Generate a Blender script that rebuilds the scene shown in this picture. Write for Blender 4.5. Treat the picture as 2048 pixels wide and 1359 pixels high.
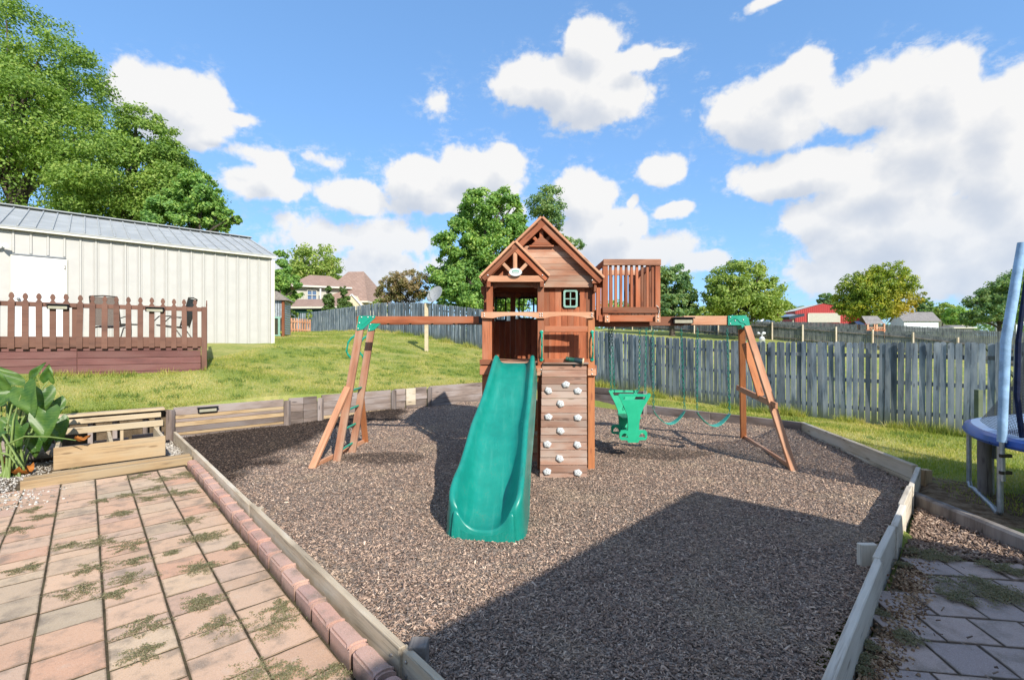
import bpy, bmesh, math, random
import numpy as np
from mathutils import Vector, Matrix, noise as mnoise

for o in list(bpy.data.objects): bpy.data.objects.remove(o)
scene = bpy.context.scene
COL = scene.collection
R = math.radians
rnd = random.Random(7)
nrg = np.random.default_rng(11)

# ------------------------------------------------------------------ camera
FPX, HORIZON, EYE = 937.0, 683.0, 1.7
cam = bpy.data.cameras.new('camera')
cam.sensor_width = 36.0
cam.lens = FPX / 2048 * 36
cam.shift_y = (HORIZON - 679.5) / 2048
cam.clip_start, cam.clip_end = 0.05, 3000
camo = bpy.data.objects.new('camera', cam)
camo.location = (0, 0, EYE)
camo.rotation_euler = (R(90), 0, 0)
COL.objects.link(camo)
scene.camera = camo

# ------------------------------------------------------------------ light
SUN_AZ, SUN_EL = R(151.2), R(34)          # azimuth clockwise from +Y
sl = bpy.data.lights.new('sun', 'SUN')
sl.energy = 4.7
sl.angle = R(0.5)
sl.color = (1.0, 0.93, 0.82)
suno = bpy.data.objects.new('sun', sl)
sdir = Vector((math.sin(SUN_AZ) * math.cos(SUN_EL), math.cos(SUN_AZ) * math.cos(SUN_EL), math.sin(SUN_EL)))
suno.rotation_euler = sdir.to_track_quat('Z', 'Y').to_euler()
suno.location = (6, -14, 12)
COL.objects.link(suno)

vs = scene.view_settings
scene.display_settings.display_device = 'sRGB'
vs.view_transform = 'Standard'
vs.look = 'None'
vs.gamma = 1.0
vs.use_curve_mapping = False
vs.exposure = 0.5

# ------------------------------------------------------------------ node helper
class NT:
    def __init__(s, tree):
        s.t = tree; s.L = tree.links
    def n(s, typ, props=None, **inp):
        nd = s.t.nodes.new(typ)
        for k, v in (props or {}).items(): setattr(nd, k, v)
        for k, v in inp.items():
            key = int(k[1:]) if k[0] == 'i' and k[1:].isdigit() else k.replace('_', ' ')
            s.set(nd.inputs[key], v)
        return nd
    def set(s, sock, v):
        if isinstance(v, bpy.types.NodeSocket): s.L.new(v, sock)
        elif isinstance(v, bpy.types.Node): s.L.new(v.outputs[0], sock)
        else:
            if sock.type == 'RGBA' and len(v) == 3: v = (*v, 1)
            sock.default_value = v
    def math(s, op, a, b=0.0, c=0.0, clamp=False):
        return s.n('ShaderNodeMath', {'operation': op, 'use_clamp': clamp}, i0=a, i1=b, i2=c).outputs[0]
    def vec(s, op, a, b=(0, 0, 0)):
        nd = s.n('ShaderNodeVectorMath', {'operation': op}, i0=a)
        if isinstance(b, (int, float)): s.set(nd.inputs['Scale'], b)
        else: s.set(nd.inputs[1], b)
        return nd.outputs['Value' if op in ('LENGTH', 'DOT_PRODUCT') else 'Vector']
    def mix(s, f, a, b, mode='MIX'):
        nd = s.t.nodes.new('ShaderNodeMix'); nd.data_type = 'RGBA'; nd.blend_type = mode
        s.set(nd.inputs[0], f); s.set(nd.inputs[6], a); s.set(nd.inputs[7], b)
        return nd.outputs[2]
    def noise(s, vecs, scale, detail=4, rough=0.55, dist=0.0):
        nd = s.n('ShaderNodeTexNoise', None, Vector=vecs, Scale=scale, Detail=detail, Roughness=rough, Distortion=dist)
        return nd.outputs[0]
    def smooth(s, v, lo, hi):
        nd = s.n('ShaderNodeMapRange', {'interpolation_type': 'SMOOTHSTEP'}, Value=v)
        nd.inputs[1].default_value = lo; nd.inputs[2].default_value = hi
        return nd.outputs[0]
    def lin(s, v, lo, hi, a, b):
        nd = s.n('ShaderNodeMapRange', None, Value=v)
        for i, q in enumerate((lo, hi, a, b)): nd.inputs[i + 1].default_value = q
        return nd.outputs[0]
    def scale(s, v, sc):
        return s.n('ShaderNodeMapping', None, Vector=v, Scale=sc).outputs[0]
    def coord(s, which='Object'):
        return s.n('ShaderNodeTexCoord').outputs[which]

# ------------------------------------------------------------------ world: sky with cumulus
world = bpy.data.worlds.new('World'); scene.world = world
world.use_nodes = True
W = NT(world.node_tree); world.node_tree.nodes.clear()
sky = W.n('ShaderNodeTexSky', {'sky_type': 'NISHITA', 'sun_disc': False, 'sun_elevation': SUN_EL,
          'sun_rotation': SUN_AZ, 'altitude': 200, 'air_density': 1.0, 'dust_density': 0.6, 'ozone_density': 2.2})
skyc = W.n('ShaderNodeHueSaturation', None, Hue=0.5, Saturation=1.06, Value=1.0, Fac=1.0, Color=sky.outputs[0]).outputs[0]
SKY_TINT = (1.06, 1.62, 2.32)
skyc = W.n('ShaderNodeGamma', None, Color=skyc, Gamma=0.5).outputs[0]
skyc = W.mix(1.0, skyc, SKY_TINT, 'MULTIPLY')
# (pixel of the photograph -> direction) for each cumulus lobe: cx, cy, rx, ry, weight
blobs = [(340, 195, 105, 62, 1), (365, 245, 95, 45, 1), (440, 240, 60, 16, .8), (285, 205, 60, 40, .9),
 (1180, 88, 62, 55, 1), (1105, 165, 105, 55, 1), (1185, 185, 110, 70, 1), (1275, 122, 75, 34, .9), (1335, 108, 30, 13, .8),
 (540, 368, 85, 32, 1), (545, 335, 42, 30, .9), (500, 308, 78, 16, .42), (875, 205, 24, 26, .22), (660, 318, 40, 16, .26),
 (700, 388, 75, 34, .9), (850, 368, 95, 52, 1), (955, 350, 95, 55, 1), (1005, 330, 45, 36, 1), (905, 410, 135, 30, 1),
 (640, 480, 110, 48, .5), (790, 480, 95, 45, .55), (720, 545, 190, 52, .5), (590, 560, 60, 60, .4),
 (1170, 395, 62, 52, 1), (1235, 455, 68, 42, .9), (1290, 500, 95, 36, .85), (1190, 470, 75, 55, .9), (1400, 525, 60, 22, .7),
 (1325, 338, 52, 30, .8), (1345, 422, 34, 15, .85), (1268, 405, 14, 14, .6),
 (1545, 225, 125, 78, 1), (1600, 160, 62, 50, 1), (1760, 190, 130, 70, .95), (1880, 185, 100, 78, 1), (1850, 285, 130, 90, 1),
 (1610, 345, 140, 42, 1), (1780, 360, 170, 62, 1), (2010, 240, 85, 95, 1), (2000, 340, 90, 90, 1), (1790, 455, 215, 80, .9),
 (1690, 535, 190, 50, .5), (1960, 510, 170, 90, .85), (1650, 425, 80, 45, .9), (2060, 440, 110, 90, 1), (1540, -4, 44, 9, .35)]
def cloud_group(cheap=False):
    g = bpy.data.node_groups.new('cloud_field', 'ShaderNodeTree')
    g.interface.new_socket('Dir', in_out='INPUT', socket_type='NodeSocketVector')
    g.interface.new_socket('Field', in_out='OUTPUT', socket_type='NodeSocketFloat')
    G = NT(g)
    gi = G.n('NodeGroupInput'); go = G.n('NodeGroupOutput')
    s = G.n('ShaderNodeSeparateXYZ', None, Vector=gi.outputs[0])
    az = G.math('ARCTAN2', s.outputs[0], s.outputs[1]); el = G.math('ARCSINE', s.outputs[2])
    ae = G.n('ShaderNodeCombineXYZ', None, X=az, Y=el).outputs[0]
    # warp so that outlines are billowy
    w1 = G.n('ShaderNodeTexNoise', None, Vector=gi.outputs[0], Scale=9.0, Detail=3.0, Roughness=.5).outputs['Color']
    ae = G.vec('ADD', ae, G.vec('MULTIPLY', G.vec('SUBTRACT', w1, (.5, .5, .5)), (.06, .05, 0)))
    acc = None
    allb = []
    for (cx, cy, rx, ry, w) in blobs:
        k = (cx - 1024) / FPX
        a0 = math.atan(k); e0 = math.atan((HORIZON - cy) / FPX / math.sqrt(1 + k * k))
        allb.append((a0, e0, rx / FPX / (1 + k * k) * 1.24, ry / FPX / math.sqrt(1 + k * k) * math.cos(e0) ** 2 * 1.24, w))
    for (a0, e0, ra, re, w) in allb:
        d = G.vec('LENGTH', G.n('ShaderNodeVectorMath', {'operation': 'MULTIPLY_ADD'}, i0=ae, i1=(1 / ra, 1 / re, 0), i2=(-a0 / ra, -e0 / re, 0)).outputs[0])
        m = G.math('MULTIPLY_ADD', d, -w, w)
        acc = m if acc is None else G.math('SMOOTH_MAX', acc, m, .12)
    # unseen broken cumulus added outside the view, its cover set to whiten ambient light
    away = G.math('MAXIMUM', G.smooth(G.math('ABSOLUTE', az), .95, 1.25), G.smooth(el, .72, .95))
    ot = G.math('MULTIPLY_ADD', G.math('SUBTRACT', G.noise(G.vec('MULTIPLY', gi.outputs[0], (1, 1, 2.2)), 2.6, 2, .5), .515), 3.2, 0.0)
    ot = G.math('MULTIPLY_ADD', G.math('SUBTRACT', 1.0, away), -3.0, G.math('MINIMUM', ot, .8))
    acc = G.math('SMOOTH_MAX', acc, ot, .12)
    n1 = G.noise(gi.outputs[0], 13.0, 4 if cheap else 8, .62)
    f = G.math('MULTIPLY_ADD', G.math('SUBTRACT', n1, .5), 1.05, acc)
    vo = G.n('ShaderNodeTexVoronoi', {'feature': 'F1', 'normalize': True}, Vector=G.vec('ADD', gi.outputs[0], G.vec('SCALE', G.vec('SUBTRACT', w1, (.5, .5, .5)), .05)), Scale=21.0, Detail=1.0 if cheap else 2.0, Roughness=.55, Lacunarity=2.3).outputs['Distance']
    f = G.math('MULTIPLY_ADD', G.math('SUBTRACT', .42, vo), .62, f)      # cauliflower billows
    G.set(go.inputs[0], f)
    return g
cg = cloud_group()
wd = W.n('ShaderNodeTexCoord').outputs['Generated']
wd = W.vec('NORMALIZE', wd)
f0 = W.n('ShaderNodeGroup', {'node_tree': cg}, Dir=wd).outputs[0]
up = W.vec('NORMALIZE', W.vec('ADD', wd, (0.024, 0.0, 0.046)))
f1 = W.n('ShaderNodeGroup', {'node_tree': cloud_group(True)}, Dir=up).outputs[0]
dens = W.smooth(f0, .07, .33)
thick = W.smooth(f1, .05, .95)                       # how much cloud lies towards the sun
relief = W.math('SUBTRACT', f0, f1)
lit = W.math('MULTIPLY_ADD', relief, .60, W.math('MULTIPLY_ADD', thick, -.70, 1.08), clamp=True)
CLOUD = 4.5
cc = W.mix(lit, (CLOUD * .66, CLOUD * .71, CLOUD * .80), (CLOUD, CLOUD * .99, CLOUD * .975))
elv = W.n('ShaderNodeSeparateXYZ', None, Vector=wd).outputs[2]
haze_f = W.math('MULTIPLY', W.math('SUBTRACT', 1.0, W.smooth(elv, 0.0, .30)), .45)
cc = W.mix(haze_f, cc, (CLOUD * .60, CLOUD * .73, CLOUD * .93))
dens = W.math('MULTIPLY', dens, W.smooth(elv, -.02, .05))
wis = W.math('MULTIPLY', W.smooth(f0, -.32, .20), W.smooth(W.noise(W.vec('MULTIPLY', wd, (1, 1, 1.8)), 34.0, 6, .68), .46, .70))
dens = W.math('MAXIMUM', dens, W.math('MULTIPLY', wis, .5))           # torn wisps round the edges
dens = W.math('MULTIPLY', dens, W.smooth(elv, -.02, .05))
dens = W.math('MULTIPLY', dens, .97)
fin = W.mix(dens, skyc, cc)
bg = W.n('ShaderNodeBackground', None, Color=fin, Strength=0.15)
wo = W.n('ShaderNodeOutputWorld'); W.L.new(bg.outputs[0], wo.inputs[0])
world.cycles.sampling_method = 'MANUAL'; world.cycles.sample_map_resolution = 512

# ------------------------------------------------------------------ geometry of the yard
UV = (0.740, 0.673)      # yard axis a (along the retaining wall), yard axis b is square to it
def AB(a, b, z=0.0): return Vector((a * .740 - b * .673, a * .673 + b * .740, z))
def toab(x, y): return x * .740 + y * .673, -x * .673 + y * .740
def P(px, py, Y): return Vector(((px - 1024) / FPX * Y, Y, EYE - (py - HORIZON) / FPX * Y))
def PG(px, py, z=0.0):
    Y = (EYE - z) * FPX / (py - HORIZON); return Vector(((px - 1024) / FPX * Y, Y, z))

# ------------------------------------------------------------------ objects
WM = {}
def link(o, parent=None, Mw=None):
    COL.objects.link(o)
    Mw = Mw or Matrix.Identity(4)
    WM[o.name] = Mw
    if parent is not None:
        o.parent = parent
        o.matrix_parent_inverse = WM[parent.name].inverted()
    o.matrix_basis = Mw
    return o
def tag(o, label=None, cat=None, group=None, kind=None):
    for k, v in (('label', label), ('category', cat), ('group', group), ('kind', kind)):
        if v: o[k] = v
    return o
def thing(name, label, cat, loc=(0, 0, 0), group=None, rotz=0.0):
    o = bpy.data.objects.new(name, None); o.empty_display_size = .2
    link(o, None, Matrix.Translation(loc) @ Matrix.Rotation(rotz, 4, 'Z'))
    return tag(o, label, cat, group)
def mesh_obj(name, me, parent=None, Mw=None, mat=None):
    if mat is not None and not me.materials: me.materials.append(mat)
    return link(bpy.data.objects.new(name, me), parent, Mw)

def frame(p0, p1, up=(0, 0, 1)):
    x = (Vector(p1) - Vector(p0)).normalized(); u = Vector(up)
    if abs(x.dot(u)) > .99: u = Vector((0, 1, 0))
    y = u.cross(x).normalized(); z = x.cross(y)
    Mx = Matrix((x, y, z)).transposed().to_4x4(); Mx.translation = (Vector(p0) + Vector(p1)) / 2
    return Mx
def box_mesh(L, Wd, T, bev=.004, name='board', taper=1.0):
    """box centred on the origin, long axis local X, with chamfered edges"""
    hx, hy, hz = L / 2, Wd / 2, T / 2
    b = min(bev, hx * .4, hy * .4, hz * .4)
    vs_, fs = [], []
    bm = bmesh.new()
    def q(s): return bm.verts.new(s)
    V = {}
    for sx in (-1, 1):
        for sy in (-1, 1):
            for sz in (-1, 1):
                V[sx, sy, sz, 0] = q((sx * hx, sy * (hy - b), sz * (hz - b)))
                V[sx, sy, sz, 1] = q((sx * (hx - b), sy * hy, sz * (hz - b)))
                V[sx, sy, sz, 2] = q((sx * (hx - b), sy * (hy - b), sz * hz))
    for s in (-1, 1):
        bm.faces.new([V[s, -1, -1, 0], V[s, 1, -1, 0], V[s, 1, 1, 0], V[s, -1, 1, 0]])
        bm.faces.new([V[-1, s, -1, 1], V[1, s, -1, 1], V[1, s, 1, 1], V[-1, s, 1, 1]])
        bm.faces.new([V[-1, -1, s, 2], V[1, -1, s, 2], V[1, 1, s, 2], V[-1, 1, s, 2]])
        for t in (-1, 1):
            bm.faces.new([V[s, t, -1, 0], V[s, t, 1, 0], V[s, t, 1, 1], V[s, t, -1, 1]])
            bm.faces.new([V[s, -1, t, 0], V[s, 1, t, 0], V[s, 1, t, 2], V[s, -1, t, 2]])
            bm.faces.new([V[-1, s, t, 1], V[1, s, t, 1], V[1, s, t, 2], V[-1, s, t, 2]])
            for u in (-1, 1):
                bm.faces.new([V[s, t, u, 0], V[s, t, u, 1], V[s, t, u, 2]])
    bmesh.ops.recalc_face_normals(bm, faces=bm.faces)
    me = bpy.data.meshes.new(name); bm.to_mesh(me); bm.free()
    return me
def plank(name, p0, p1, Wd, T, mat, parent=None, up=(0, 0, 1), bev=.004, jit=0.0):
    """board from p0 to p1; Wd across (square to up), T along up"""
    p0, p1 = Vector(p0), Vector(p1)
    me = box_mesh((p1 - p0).length, Wd, T, bev, name); me.materials.append(mat)
    Mx = frame(p0, p1, up)
    if jit: Mx = Mx @ Matrix.Rotation(rnd.uniform(-jit, jit), 4, 'X') @ Matrix.Rotation(rnd.uniform(-jit, jit) * .4, 4, 'Z')
    return link(bpy.data.objects.new(name, me), parent, Mx)
def box(name, c, size, mat, parent=None, rotz=0.0, bev=.006):
    sx, sy, sz = size
    me = box_mesh(sx, sy, sz, bev, name); me.materials.append(mat)
    return link(bpy.data.objects.new(name, me), parent, Matrix.Translation(c) @ Matrix.Rotation(rotz, 4, 'Z'))

class MB:
    """collects geometry for ONE part"""
    def __init__(s): s.v = []; s.f = []; s.m = []
    def add(s, vs, fs, mi=0):
        o = len(s.v); s.v += [tuple(v) for v in vs]; s.f += [tuple(i + o for i in f) for f in fs]; s.m += [mi] * len(fs)
    def box(s, c, size, Mx=None, mi=0):
        hx, hy, hz = [q / 2 for q in size]; c = Vector(c)
        vs = [c + ((Mx @ Vector(p)) if Mx else Vector(p)) for p in [(x * hx, y * hy, z * hz) for x in (-1, 1) for y in (-1, 1) for z in (-1, 1)]]
        s.add(vs, [(0, 1, 3, 2), (4, 6, 7, 5), (0, 4, 5, 1), (2, 3, 7, 6), (0, 2, 6, 4), (1, 5, 7, 3)], mi)
    def bar(s, p0, p1, Wd, T, up=(0, 0, 1), mi=0):
        F = frame(p0, p1, up); s.box(F.translation, ((Vector(p1) - Vector(p0)).length, Wd, T), F.to_3x3(), mi)
    def tube(s, pts, r, n=8, mi=0, closed=False):
        pts = [Vector(p) for p in pts]; N = len(pts)
        rs = r if isinstance(r, (list, tuple)) else [r] * N
        vs, fs = [], []
        up = None
        for i, p in enumerate(pts):
            if closed: t = pts[(i + 1) % N] - pts[i - 1]
            else: t = pts[min(i + 1, N - 1)] - pts[max(i - 1, 0)]
            t = t.normalized() if t.length > 1e-9 else Vector((0, 0, 1))
            if up is None: up = Vector((0, 0, 1)) if abs(t.z) < .9 else Vector((1, 0, 0))
            a = up.cross(t)
            if a.length < 1e-6: a = Vector((1, 0, 0)).cross(t)
            a.normalize(); b = t.cross(a); up = b if False else up
            for j in range(n):
                th = 2 * math.pi * j / n
                vs.append(p + (a * math.cos(th) + b * math.sin(th)) * rs[i])
        for i in range(N if closed else N - 1):
            i2 = (i + 1) % N
            for j in range(n):
                fs.append((i * n + j, i * n + (j + 1) % n, i2 * n + (j + 1) % n, i2 * n + j))
        if not closed:
            fs.append(tuple(range(n - 1, -1, -1))); fs.append(tuple((N - 1) * n + j for j in range(n)))
        s.add(vs, fs, mi)
    def lathe(s, c, prof, n=16, mi=0, Mx=None):
        c = Vector(c); vs, fs = [], []
        for (r, z) in prof:
            for j in range(n):
                th = 2 * math.pi * j / n; p = Vector((r * math.cos(th), r * math.sin(th), z))
                vs.append(c + ((Mx @ p) if Mx else p))
        for i in range(len(prof) - 1):
            for j in range(n): fs.append((i * n + j, i * n + (j + 1) % n, (i + 1) * n + (j + 1) % n, (i + 1) * n + j))
        fs.append(tuple(range(n - 1, -1, -1))); fs.append(tuple((len(prof) - 1) * n + j for j in range(n)))
        s.add(vs, fs, mi)
    def prism(s, poly, o, ex, ey, ez, mi=0):
        """2-D polygon in (ex,ey) extruded along ez"""
        o, ex, ey, ez = Vector(o), Vector(ex), Vector(ey), Vector(ez); n = len(poly)
        vs = [o + ex * x + ey * y for x, y in poly] + [o + ex * x + ey * y + ez for x, y in poly]
        s.add(vs, [tuple(range(n - 1, -1, -1)), tuple(range(n, 2 * n))] + [(i, (i + 1) % n, n + (i + 1) % n, n + i) for i in range(n)], mi)
    def build(s, name, mats, parent=None, smooth=False, Mw=None, origin=None, fix=True):
        me = bpy.data.meshes.new(name)
        vs = s.v
        if origin is not None:
            o = Vector(origin); vs = [tuple(Vector(v) - o) for v in vs]; Mw = Matrix.Translation(o)
        me.from_pydata(vs, [], s.f)
        for m in (mats if isinstance(mats, (list, tuple)) else [mats]): me.materials.append(m)
        me.polygons.foreach_set('material_index', s.m)
        if fix:
            bm = bmesh.new(); bm.from_mesh(me); bmesh.ops.recalc_face_normals(bm, faces=bm.faces); bm.to_mesh(me); bm.free()
        if smooth: me.shade_smooth(); me.set_sharp_from_angle(angle=R(42))
        return link(bpy.data.objects.new(name, me), parent, Mw)
def np_mesh(name, V, F, mat, attrs=None, smooth=False):
    """big meshes: V (n,3), F (m,k)"""
    me = bpy.data.meshes.new(name); V = np.asarray(V, np.float32); F = np.asarray(F, np.int32); m, k = F.shape
    me.vertices.add(len(V)); me.vertices.foreach_set('co', V.ravel())
    me.loops.add(m * k); me.loops.foreach_set('vertex_index', F.ravel())
    me.polygons.add(m); me.polygons.foreach_set('loop_start', np.arange(0, m * k, k, dtype=np.int32))
    try: me.polygons.foreach_set('loop_total', np.full(m, k, np.int32))
    except Exception: pass
    for nm, arr in (attrs or {}).items():
        at = me.attributes.new(nm, 'FLOAT', 'POINT'); at.data.foreach_set('value', np.asarray(arr, np.float32))
    me.materials.append(mat); me.update(calc_edges=True)
    if smooth: me.shade_smooth()
    return me
# ================================================================== materials
MAT = {}
def new_mat(name):
    m = bpy.data.materials.new(name); m.use_nodes = True; m.node_tree.nodes.clear(); MAT[name] = m
    return m, NT(m.node_tree)
def finish(m, T, color, rough=.6, bump=None, bump_s=.3, bump_d=.01, spec=.4, metal=0.0, normal=None, extra=None):
    b = T.n('ShaderNodeBsdfPrincipled')
    T.set(b.inputs['Base Color'], color); T.set(b.inputs['Roughness'], rough)
    T.set(b.inputs['Specular IOR Level'], spec); T.set(b.inputs['Metallic'], metal)
    if bump is not None:
        bp = T.n('ShaderNodeBump', None, Strength=bump_s, Distance=bump_d, Height=bump)
        T.L.new(bp.outputs[0], b.inputs['Normal'])
    for k, v in (extra or {}).items(): T.set(b.inputs[k], v)
    o = T.n('ShaderNodeOutputMaterial'); T.L.new(b.outputs[0], o.inputs[0])
    return m
def objrand(T): return T.n('ShaderNodeObjectInfo').outputs['Random']

def wood(name, ca, cb, dark, rough=.75, var=.35, grain=34, wear=None, wear_amt=.5, along='X', knots=True, moss=None):
    m, T = new_mat(name)
    co = T.coord('Object'); rn = objrand(T)
    off = T.vec('SCALE', (7.3, 11.1, 5.7), T.math('MULTIPLY', rn, 9.0)) if False else T.n('ShaderNodeCombineXYZ', None, X=T.math('MULTIPLY', rn, 61.0), Y=T.math('MULTIPLY', rn, 37.0), Z=T.math('MULTIPLY', rn, 19.0)).outputs[0]
    c2 = T.vec('ADD', co, off)
    sc = {'X': (1.6, grain, grain), 'Z': (grain, grain, 1.6), 'Y': (grain, 1.6, grain)}[along]
    g = T.noise(T.scale(c2, sc), 1.0, 7, .62, .5)
    sc2 = {'X': (1.3, 5, 5), 'Z': (5, 5, 1.3), 'Y': (5, 1.3, 5)}[along]
    p = T.noise(T.scale(c2, sc2), 1.0, 4, .55)
    col = T.mix(T.smooth(g, .30, .70), ca, cb)
    col = T.mix(T.math('MULTIPLY', T.smooth(g, .50, .30), .75), col, dark)
    if wear: col = T.mix(T.math('MULTIPLY', T.smooth(p, .42, .66), wear_amt), col, wear)
    col = T.mix(T.math('MULTIPLY', T.smooth(p, .48, .30), .45), col, dark)
    if knots:
        sk = {'X': (2.2, 9, 9), 'Z': (9, 9, 2.2), 'Y': (9, 2.2, 9)}[along]
        kn = T.n('ShaderNodeTexVoronoi', None, Vector=T.scale(c2, sk), Scale=1.0).outputs['Distance']
        col = T.mix(T.math('MULTIPLY', T.smooth(kn, .16, .07), .7), col, dark)
    br = T.lin(rn, 0, 1, 1 - var, 1 + var * .55)
    col = T.mix(1.0, col, T.n('ShaderNodeCombineXYZ', None, X=br, Y=br, Z=br).outputs[0], 'MULTIPLY')
    if moss:
        z = T.n('ShaderNodeSeparateXYZ', None, Vector=co).outputs[2]
        mm = T.math('MULTIPLY', T.smooth(T.math('MULTIPLY_ADD', p, .55, T.math('MULTIPLY', z, 1.0)), .75, .28), .85)
        col = T.mix(mm, col, moss)
    finish(m, T, col, rough, g, .35, .006, .25)
    return m
# red stained cedar of the play set: warm, grey-worn on faces that weather
wood('cedar', (0.432, 0.140, 0.058), (0.300, 0.085, 0.036), (0.102, 0.032, 0.019), .62, .45, 36, (0.360, 0.183, 0.114), .55)
wood('cedar_fresh', (0.510, 0.213, 0.088), (0.412, 0.156, 0.067), (0.216, 0.075, 0.040), .6, .18, 34)
wood('cedar_worn', (0.480, 0.244, 0.150), (0.348, 0.152, 0.090), (0.144, 0.073, 0.054), .75, .30, 40, (0.480, 0.354, 0.264), .7)
wood('cedar_pale', (0.624, 0.329, 0.192), (0.516, 0.244, 0.138), (0.264, 0.122, 0.072), .72, .22, 36, (0.600, 0.403, 0.276), .5)
wood('climb_wood', (0.359, 0.217, 0.156), (0.281, 0.152, 0.106), (0.117, 0.065, 0.049), .8, .26, 40, (0.367, 0.296, 0.251), .85)
wood('roof_cedar', (0.324, 0.128, 0.066), (0.228, 0.085, 0.048), (0.096, 0.037, 0.024), .7, .3, 36, (0.336, 0.195, 0.132), .5)
# the deck's painted wood
wood('deck_paint', (0.183, 0.089, 0.062), (0.146, 0.071, 0.050), (0.086, 0.046, 0.035), .6, .14, 30, (0.214, 0.121, 0.088), .35, knots=False)
wood('deck_skirt', (0.179, 0.076, 0.070), (0.148, 0.062, 0.056), (0.087, 0.042, 0.041), .6, .16, 30, (0.216, 0.121, 0.107), .4, knots=False)
# grey weathered fence boards, green with algae near the soil
wood('fence_grey', (0.256, 0.315, 0.378), (0.120, 0.153, 0.194), (0.018, 0.025, 0.038), .85, .42, 20, (0.368, 0.404, 0.432), .6, along='Z', moss=(0.104, 0.128, 0.063))
wood('white_board', (.66, .60, .51), (.54, .485, .40), (.24, .20, .155), .8, .12, 42, (.74, .69, .60), .5)
wood('fence_far', (.19, .205, .215), (.12, .135, .145), (.045, .05, .055), .85, .3, 12, (.27, .28, .28), .5, along='Z', knots=False)
wood('old_timber', (.285, .225, .19), (.20, .155, .135), (.055, .045, .045), .85, .36, 30, (.37, .33, .32), .55)
wood('new_timber', (.47, .335, .19), (.40, .275, .15), (.17, .11, .06), .75, .2, 28, (.43, .36, .25), .5)
wood('bleached', (0.595, 0.500, 0.363), (0.465, 0.375, 0.264), (0.169, 0.131, 0.094), .8, .18, 42, (0.672, 0.613, 0.515), .6)
wood('step_wood', (.56, .45, .30), (.48, .375, .24), (.22, .16, .10), .78, .16, 32, (.54, .47, .35), .5)
wood('post_grey', (.24, .215, .195), (.15, .13, .12), (.03, .026, .024), .9, .2, 30, (.32, .30, .28), .5, along='Z')
wood('cream_wood', (.60, .50, .34), (.54, .45, .30), (.36, .28, .18), .7, .05, 20, along='Z', knots=False)

def plain(name, c, rough=.5, spec=.4, metal=0.0, nscale=8.0, amt=.25, bump=0.0, bscale=60, d2=None, extra=None):
    m, T = new_mat(name)
    co = T.coord('Object')
    nz = T.noise(co, nscale, 5, .6)
    c2 = d2 or tuple(q * (1 - amt) for q in c)
    col = T.mix(T.smooth(nz, .35, .68), c2, c)
    bp = T.noise(co, bscale, 3, .6) if bump else None
    rr = T.lin(nz, .3, .7, max(rough - .07, 0.02), min(rough + .1, 1))
    return finish(m, T, col, rr, bp, bump, .004, spec, metal, extra=extra)
def slide_mat():
    m, T = new_mat('slide_green'); co = T.coord('Object')
    st = T.noise(T.scale(co, (22, 1.6, 3)), 1.0, 6, .65); sp = T.noise(co, 7.0, 5, .65); fi = T.noise(co, 70.0, 4, .7)
    col = T.mix(T.smooth(sp, .3, .7), (.005, .195, .155), (.006, .235, .188))
    col = T.mix(T.math('MULTIPLY', T.smooth(st, .52, .74), .28), col, (.07, .32, .27))     # faded rub marks
    col = T.mix(T.math('MULTIPLY', T.smooth(T.math('MULTIPLY', sp, fi), .30, .42), .35), col, (.10, .17, .12))   # dust
    rr = T.lin(st, .3, .75, .26, .48)
    finish(m, T, col, rr, fi, .06, .004, .5)
slide_mat()
plain('play_green', (.008, .31, .205), .38, .5, 0, 6, .15)
plain('glider_green', (.02, .43, .235), .4, .5, 0, 5, .12)
plain('belt_green', (.04, .40, .30), .4, .5, 0, 6, .15)
plain('chain_green', (.007, .19, .14), .4, .5, 0, 30, .3)
plain('steel', (.55, .56, .57), .35, .5, .9, 20, .25)
plain('bolt', (.5, .48, .46), .4, .5, .8, 20, .2)
plain('galvanised', (.42, .46, .50), .42, .5, .65, 14, .25, .06, 120)
plain('white_plastic', (.72, .74, .74), .4, .5, 0, 12, .08)
plain('hold_plastic', (.66, .69, .69), .5, .4, 0, 30, .22, .3, 120)
plain('black_plastic', (.018, .018, .02), .4, .4, 0, 12, .2)
plain('lamp_face', (.38, .37, .28), .25, .5, 0, 12, .15)
plain('scope_green', (.012, .085, .055), .4, .5, 0, 14, .2)
plain('scope_dark', (.012, .03, .035), .35, .5, 0, 14, .2)
plain('scope_cream', (.62, .50, .32), .45, .4, 0, 14, .1)
plain('sign_white', (.62, .64, .64), .45, .4, 0, 14, .08)
plain('sign_green', (.06, .30, .20), .45, .4, 0, 14, .1)
plain('window_green', (.24, .42, .35), .45, .4, 0, 12, .15)
plain('door_white', (0.667, 0.678, 0.678), .45, .4, 0, 3, .03)
plain('shed_metal', (.47, .463, .435), .45, .4, .0, 3, .06)
plain('roof_metal', (.37, .39, .395), .6, .25, .0, 2.2, .16, .04, 30)
plain('trim_cream', (0.608, 0.594, 0.513), .5, .4, 0, 6, .08)
plain('chair_frame', (.055, .045, .038), .45, .4, .3, 12, .2)
plain('chair_sling', (.21, .18, .155), .8, .2, 0, 60, .25)
plain('chair_grey', (.20, .20, .18), .8, .2, 0, 60, .25)
plain('dish_grey', (.33, .345, .35), .5, .4, .1, 10, .12)
plain('tramp_blue', (.014, .075, .36), .33, .5, 0, 8, .35, .2, 14)
plain('tramp_light', (.30, .46, .72), .33, .5, 0, 7, .22, .35, 16)
plain('pole_foam', (.36, .57, .82), .3, .5, 0, 9, .3, .9, 13)
plain('net_hem', (.012, .02, .06), .8, .2, 0, 20, .5, .6, 40)
plain('tramp_mat', (.055, .06, .066), .7, .3, 0, 30, .3)
plain('conduit', (.48, .50, .52), .45, .4, 0, 20, .15)
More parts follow.
